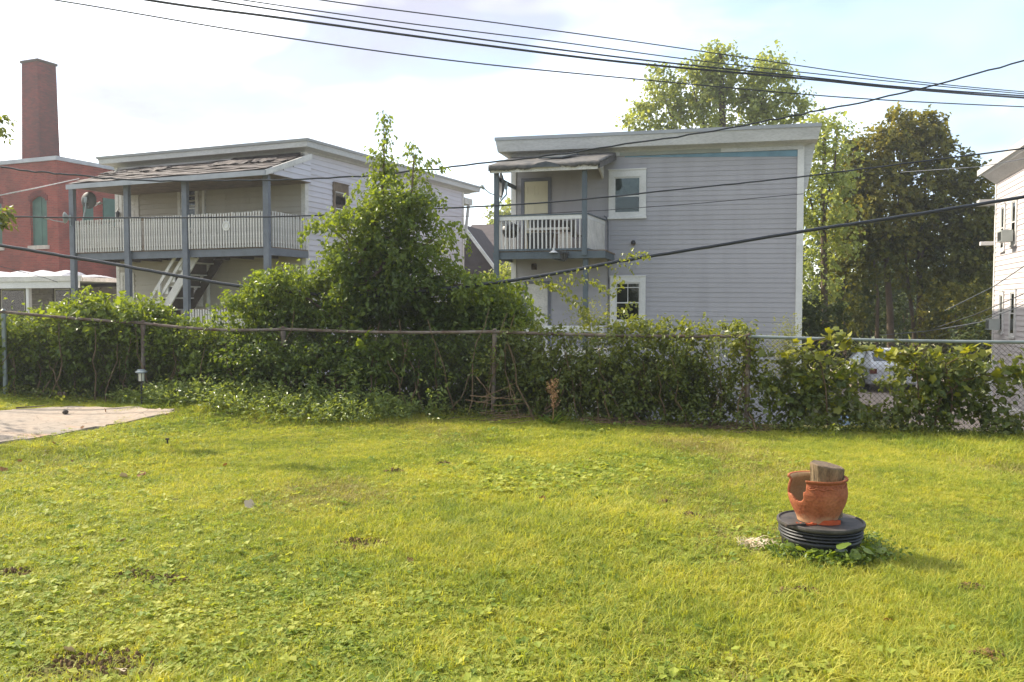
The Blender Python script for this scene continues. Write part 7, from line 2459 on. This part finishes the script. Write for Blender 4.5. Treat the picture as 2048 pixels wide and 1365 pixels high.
# ---- car on the gravel drive
def build_car():
    p = at(1752, 790, 31.0); p.z = LOW + .045
    t = thing('parked_car', 'pale silver hatchback parked on the gravel drive beyond the fence', 'car', p, math.radians(-8))
    def sect(y, w, z0, zs, zr, wr):
        return [(-w, y, z0), (-w, y, zs), (-wr, y, zr), (wr, y, zr), (w, y, zs), (w, y, z0)]
    S_ = [sect(-2.05, .74, .34, .72, .80, .66), sect(-1.95, .80, .28, .88, .98, .70), sect(-1.2, .85, .25, .94, 1.40, .60), sect(.2, .86, .25, .95, 1.46, .60), sect(.95, .85, .25, .93, .98, .70), sect(1.9, .80, .28, .78, .82, .68), sect(2.05, .70, .36, .62, .66, .60)]
    q = MB(); n = 6
    vs = [v for s in S_ for v in s]
    fs = [(i * n + j, i * n + (j + 1) % n, (i + 1) * n + (j + 1) % n, (i + 1) * n + j) for i in range(len(S_) - 1) for j in range(n)] + [tuple(range(n))[::-1], tuple((len(S_) - 1) * n + j for j in range(n))]
    q.add(vs, fs); o = q.build('body', 'car_paint', t)
    md = o.modifiers.new('bevel', 'BEVEL'); md.width = .05; md.segments = 2
    q = MB(); q.prism([(-.60, -1.83, 1.02), (.60, -1.83, 1.02), (.54, -1.30, 1.345), (-.54, -1.30, 1.345)], (0, -.02, .012)); q.build('rear_window', 'car_glass', t)
    q = MB(); q.prism([(-.62, .88, 1.01), (.62, .88, 1.01), (.55, .28, 1.42), (-.55, .28, 1.42)], (0, .03, .02)); q.build('windscreen', 'car_glass', t)
    for s in (-1, 1):
        q = MB(); q.prism([(s * .80, -1.25, 1.0), (s * .80, .7, 1.0), (s * .635, .15, 1.40), (s * .635, -1.1, 1.38)], (s * .03, 0, .01)); q.build('side_window', 'car_glass', t)
        q = MB(); q.box(s * .56, s * .78, -2.085, -1.98, .66, .84); q.build('tail_light', 'red_lens', t)
        q = MB(); q.tube([(s * .86, .78, .98), (s * 1.0, .76, 1.02)], [.05, .07], 8); q.build('mirror', 'car_paint', t)
        for y in (-1.3, 1.3):
            q = MB(); q.tube([(s * .66, y, .31), (s * .87, y, .31)], .31, 18); w = q.build('wheel', 'tyre', t)
            q = MB(); q.tube([(s * .871, y, .31), (s * .885, y, .31)], .19, 12); q.build('rim', 'metal', w)
    q = MB(); q.box(-.76, .76, -2.14, -2.02, .36, .54); q.build('bumper', 'car_paint', t)
    q = MB(); q.box(-.26, .26, -2.155, -2.141, .42, .53); q.build('number_plate', 'old_white', t)
    # small blue plastic tub nearer the fence
    p = at(1704, 828, 19.5); p.z = LOW + .04
    t = thing('blue_tub', 'blue plastic tub on the gravel seen under the grapevine', 'tub', p)
    mb = M('blue_plastic', S(140, 160, 184), .5, .1, 3)
    q = MB(); q.lathe([(.0, .0), (.24, .0), (.30, .42), (.28, .42), (.22, .03), (0, .03)], 18); q.build('tub', mb, t)
    q = MB(); q.lathe([(.302, .40), (.33, .41), (.33, .44), (.302, .45)], 18); q.build('rim', mb, t)


build_car()


# ================================================================== GRASS
def grass_mat(name, cols, trans=.42, rough=.5):
    m = bpy.data.materials.new(name)
    m.use_nodes = True
    nt = m.node_tree
    b = nt.nodes['Principled BSDF']
    b.inputs['Roughness'].default_value = rough
    b.inputs['Specular IOR Level'].default_value = .18
    N, L = nt.nodes.new, nt.links.new
    oi = N('ShaderNodeObjectInfo'); geo = N('ShaderNodeNewGeometry')
    n = N('ShaderNodeTexNoise'); n.inputs['Scale'].default_value = .9; n.inputs['Detail'].default_value = 5; n.inputs['Roughness'].default_value = .65
    L(geo.outputs['Position'], n.inputs['Vector'])
    ma = N('ShaderNodeMath'); ma.operation = 'MULTIPLY_ADD'; ma.inputs[1].default_value = .45; ma.inputs[2].default_value = -.22
    L(oi.outputs['Random'], ma.inputs[0])
    ad = N('ShaderNodeMath'); ad.operation = 'ADD'; L(ma.outputs[0], ad.inputs[0]); L(n.outputs['Fac'], ad.inputs[1])
    r = N('ShaderNodeValToRGB')
    r.color_ramp.elements[0].position = .28; r.color_ramp.elements[0].color = (*cols[0], 1)
    r.color_ramp.elements[1].position = .75; r.color_ramp.elements[1].color = (*cols[2], 1)
    e = r.color_ramp.elements.new(.5); e.color = (*cols[1], 1)
    L(ad.outputs[0], r.inputs[0]); L(r.outputs[0], b.inputs['Base Color'])
    t = N('ShaderNodeBsdfTranslucent')
    g = N('ShaderNodeMixRGB'); g.blend_type = 'MULTIPLY'; g.inputs['Fac'].default_value = 1; g.inputs['Color2'].default_value = (1.5, 1.45, .7, 1)
    L(r.outputs[0], g.inputs['Color1']); L(g.outputs[0], t.inputs['Color'])
    mx = N('ShaderNodeMixShader'); mx.inputs[0].default_value = trans
    L(b.outputs[0], mx.inputs[1]); L(t.outputs[0], mx.inputs[2]); L(mx.outputs[0], nt.nodes['Material Output'].inputs['Surface'])
    return m


def build_grass():
    MAT['grass'] = grass_mat('grass', ((.170, .225, .038), (.330, .355, .050), (.460, .425, .080)))
    MAT['thatch'] = grass_mat('thatch', ((.20, .175, .05), (.32, .275, .08), (.40, .34, .13)), .25)
    MAT['clover'] = grass_mat('clover', ((.165, .235, .042), (.295, .340, .054), (.410, .415, .085)), .42, .6)
    col = bpy.data.collections.new('turf_tufts')     # source shapes; only their scattered copies are seen
    g = np.random.default_rng(5)
    kinds = []

    def blades(nm, mat, n, h0, h1, rad, lean, w):
        V, Fq = [], []
        for k in range(n):
            a = g.uniform(0, 2 * PI); r = rad * g.random() ** .5
            b = np.array([r * math.cos(a), r * math.sin(a), -.006])
            h = g.uniform(h0, h1)
            d = np.array([math.cos(a + g.normal(0, 1)), math.sin(a + g.normal(0, 1)), 0]) * h * lean * g.uniform(.2, 1.5)
            s = np.array([-d[1], d[0], 0]); s = s / (np.linalg.norm(s) + 1e-9) * w * g.uniform(.6, 1.3)
            i = len(V)
            p1 = b + d * .35 + np.array([0, 0, h * .62]); p2 = b + d + np.array([0, 0, h * g.uniform(.75, 1.0)])
            V += [b - s, b + s, p1 - s * .8, p1 + s * .8, p2 - s * .12, p2 + s * .12]
            Fq += [(i, i + 1, i + 3, i + 2), (i + 2, i + 3, i + 5, i + 4)]
        o = bpy.data.objects.new(nm, fast_mesh(nm, np.array(V), np.array(Fq), mat))
        col.objects.link(o)
        kinds.append(nm)

    def clover(nm, n, size, hmax, rad, round_=True):
        V, Fq = [], []
        for k in range(n):
            a = g.uniform(0, 2 * PI); r = rad * g.random() ** .5
            c = np.array([r * math.cos(a), r * math.sin(a), g.uniform(.4, 1) * hmax])
            tl = g.normal(0, .35, 2)
            for q in range(3 if round_ else 1):
                b = a + q * 2.094
                d = np.array([math.cos(b), math.sin(b), 0]); s = np.array([-d[1], d[0], 0])
                z = lambda v: np.array([0, 0, v[0] * tl[0] + v[1] * tl[1]])
                sz = size * g.uniform(.8, 1.2)
                pts = [c, c + d * sz * .5 + s * sz * .42, c + d * sz, c + d * sz * .5 - s * sz * .42]
                pts = [p + z(p - c) + np.array([0, 0, .10 * sz * (j % 2)]) for j, p in enumerate(pts)]
                i = len(V); V += pts; Fq += [(i, i + 1, i + 2, i + 3)]
        o = bpy.data.objects.new(nm, fast_mesh(nm, np.array(V), np.array(Fq), mat='clover'))
        col.objects.link(o)
        kinds.append(nm)
    # names sort alphabetically: the instance index follows that order
    for k in range(4): blades('a%d_short_turf' % k, 'grass', 22, .016, .040, .05, 1.15, .0019)
    for k in range(2): blades('b%d_long_turf' % k, 'grass', 14, .035, .085, .05, 1.0, .0024)
    for k in range(2): blades('c%d_thatch' % k, 'thatch', 14, .012, .038, .06, 1.6, .0016)
    for k in range(3): clover('d%d_clover' % k, 9, (.009, .012, .015)[k], .036, .055)
    for k in range(2): clover('e%d_broadleaf' % k, 4, .042, .05, .05, False)
    # scatter
    def field(x, y, f, sd):
        r = np.random.default_rng(sd)
        v = np.zeros_like(x)
        for _ in range(7):
            a = r.uniform(0, 2 * PI); q = f * r.uniform(.5, 1.8)
            v += np.sin((x * math.cos(a) + y * math.sin(a)) * q + r.uniform(0, 6))
        return v / 7 ** .5
    n = 215000
    Y = 2.3 + (13.2 - 2.3) * g.random(n) ** 1.15
    X = (g.random(n) * 2 - 1) * (1.6 + .72 * Y)
    keep = (Y < fence_y(X) + .25) & ~in_pad(X + .13 * field(X, Y, 5.0, 77) + g.normal(0, .05, n), Y + .10 * field(X, Y, 6.0, 78) + g.normal(0, .05, n))
    keep &= ~((X - DRUM.x) ** 2 + (Y - DRUM.y) ** 2 < .255 ** 2)
    bare = np.zeros(n, bool)
    for px, py, s in ((190, 1340, .17), (15, 1153, .08), (715, 1092, .09)):
        p = ground_hit(px, py); bare |= ((X - p.x) / 1.5) ** 2 + (Y - p.y) ** 2 < (s * 1.1) ** 2
    keep &= ~(bare & (g.random(n) < .75))
    thin = field(X, Y, 2.2, 3) > 1.35
    keep &= ~(thin & (g.random(n) < .25))
    X, Y = X[keep], Y[keep]; n = len(X)
    Z = gnd(X, Y)
    cf = field(X, Y, 1.6, 8) + np.clip((5.6 - Y) * .30, -1, .55) - .22 * np.clip(X, -1.5, 3) + g.normal(0, .95, n)
    lf = field(X, Y, 1.3, 12) + g.normal(0, .5, n)
    tf = field(X, Y, 2.4, 21) + g.normal(0, .55, n) + np.clip((X - .5) * .16, -.2, .5)
    idx = g.integers(0, 4, n)
    idx = np.where(lf > 1.05, g.integers(4, 6, n), idx)
    idx = np.where(tf > 1.2, g.integers(6, 8, n), idx)
    idx = np.where((cf > .85) & (g.random(n) < .5), g.integers(8, 11, n), idx)
    idx = np.where((cf > .9) & (g.random(n) < .10), g.integers(11, 13, n), idx)
    rot = np.stack([g.normal(0, .14, n), g.normal(0, .14, n), g.uniform(0, 2 * PI, n)], 1)
    scl = g.uniform(.7, 1.25, n) * (1 + .25 * np.clip(field(X, Y, .9, 31), -1, 1)) * (0.9 + .02 * Y)
    me = bpy.data.meshes.new('grass')
    me.vertices.add(n); me.vertices.foreach_set('co', np.stack([X, Y, Z], 1).astype(np.float32).ravel())
    for nm, ty, val in (('idx', 'INT', idx.astype(np.int32)), ('scl', 'FLOAT', scl.astype(np.float32)), ('rot', 'FLOAT_VECTOR', rot.astype(np.float32))):
        a = me.attributes.new(nm, ty, 'POINT')
        a.data.foreach_set('vector' if ty == 'FLOAT_VECTOR' else 'value', val.ravel())
    o = link('grass', me)
    tag(o, 'short yellow green turf with clover covering the whole lawn', 'grass', kind='stuff')
    ng = bpy.data.node_groups.new('scatter_turf', 'GeometryNodeTree')
    ng.interface.new_socket('Geometry', in_out='INPUT', socket_type='NodeSocketGeometry')
    ng.interface.new_socket('Geometry', in_out='OUTPUT', socket_type='NodeSocketGeometry')
    N, L = ng.nodes.new, ng.links.new
    gi, go = N('NodeGroupInput'), N('NodeGroupOutput')
    ci = N('GeometryNodeCollectionInfo'); ci.inputs['Collection'].default_value = col
    ci.inputs['Separate Children'].default_value = True; ci.inputs['Reset Children'].default_value = True
    ip = N('GeometryNodeInstanceOnPoints'); ip.inputs['Pick Instance'].default_value = True
    L(gi.outputs[0], ip.inputs['Points']); L(ci.outputs[0], ip.inputs['Instance'])
    for nm, ty, sock in (('idx', 'INT', 'Instance Index'), ('rot', 'FLOAT_VECTOR', 'Rotation'), ('scl', 'FLOAT', 'Scale')):
        na = N('GeometryNodeInputNamedAttribute'); na.data_type = ty; na.inputs['Name'].default_value = nm
        out = [s for s in na.outputs if s.enabled and s.name == 'Attribute'][0]
        L(out, ip.inputs[sock])
    L(ip.outputs[0], go.inputs[0])
    md = o.modifiers.new('scatter', 'NODES'); md.node_group = ng


build_grass()


# ================================================================== ADDED VEIL
def build_veil():
    q = MB(); q.box(-345, 345, -345, 345, LOW - 2.4, 24)  # added volume imitating lens flare, lifts the dark tones
    m = bpy.data.materials.new('veil')
    m.use_nodes = True
    nt = m.node_tree
    nt.nodes.remove(nt.nodes['Principled BSDF'])
    v = nt.nodes.new('ShaderNodeVolumePrincipled')
    v.inputs['Color'].default_value = (.93, .95, 1.0, 1)
    v.inputs['Density'].default_value = .0010
    v.inputs['Anisotropy'].default_value = .5
    nt.links.new(v.outputs[0], nt.nodes['Material Output'].inputs['Volume'])
    o = q.build('veil', m)
    tag(o, 'added thin bright haze filling the air over the yards', 'veil', kind='stuff')


build_veil()
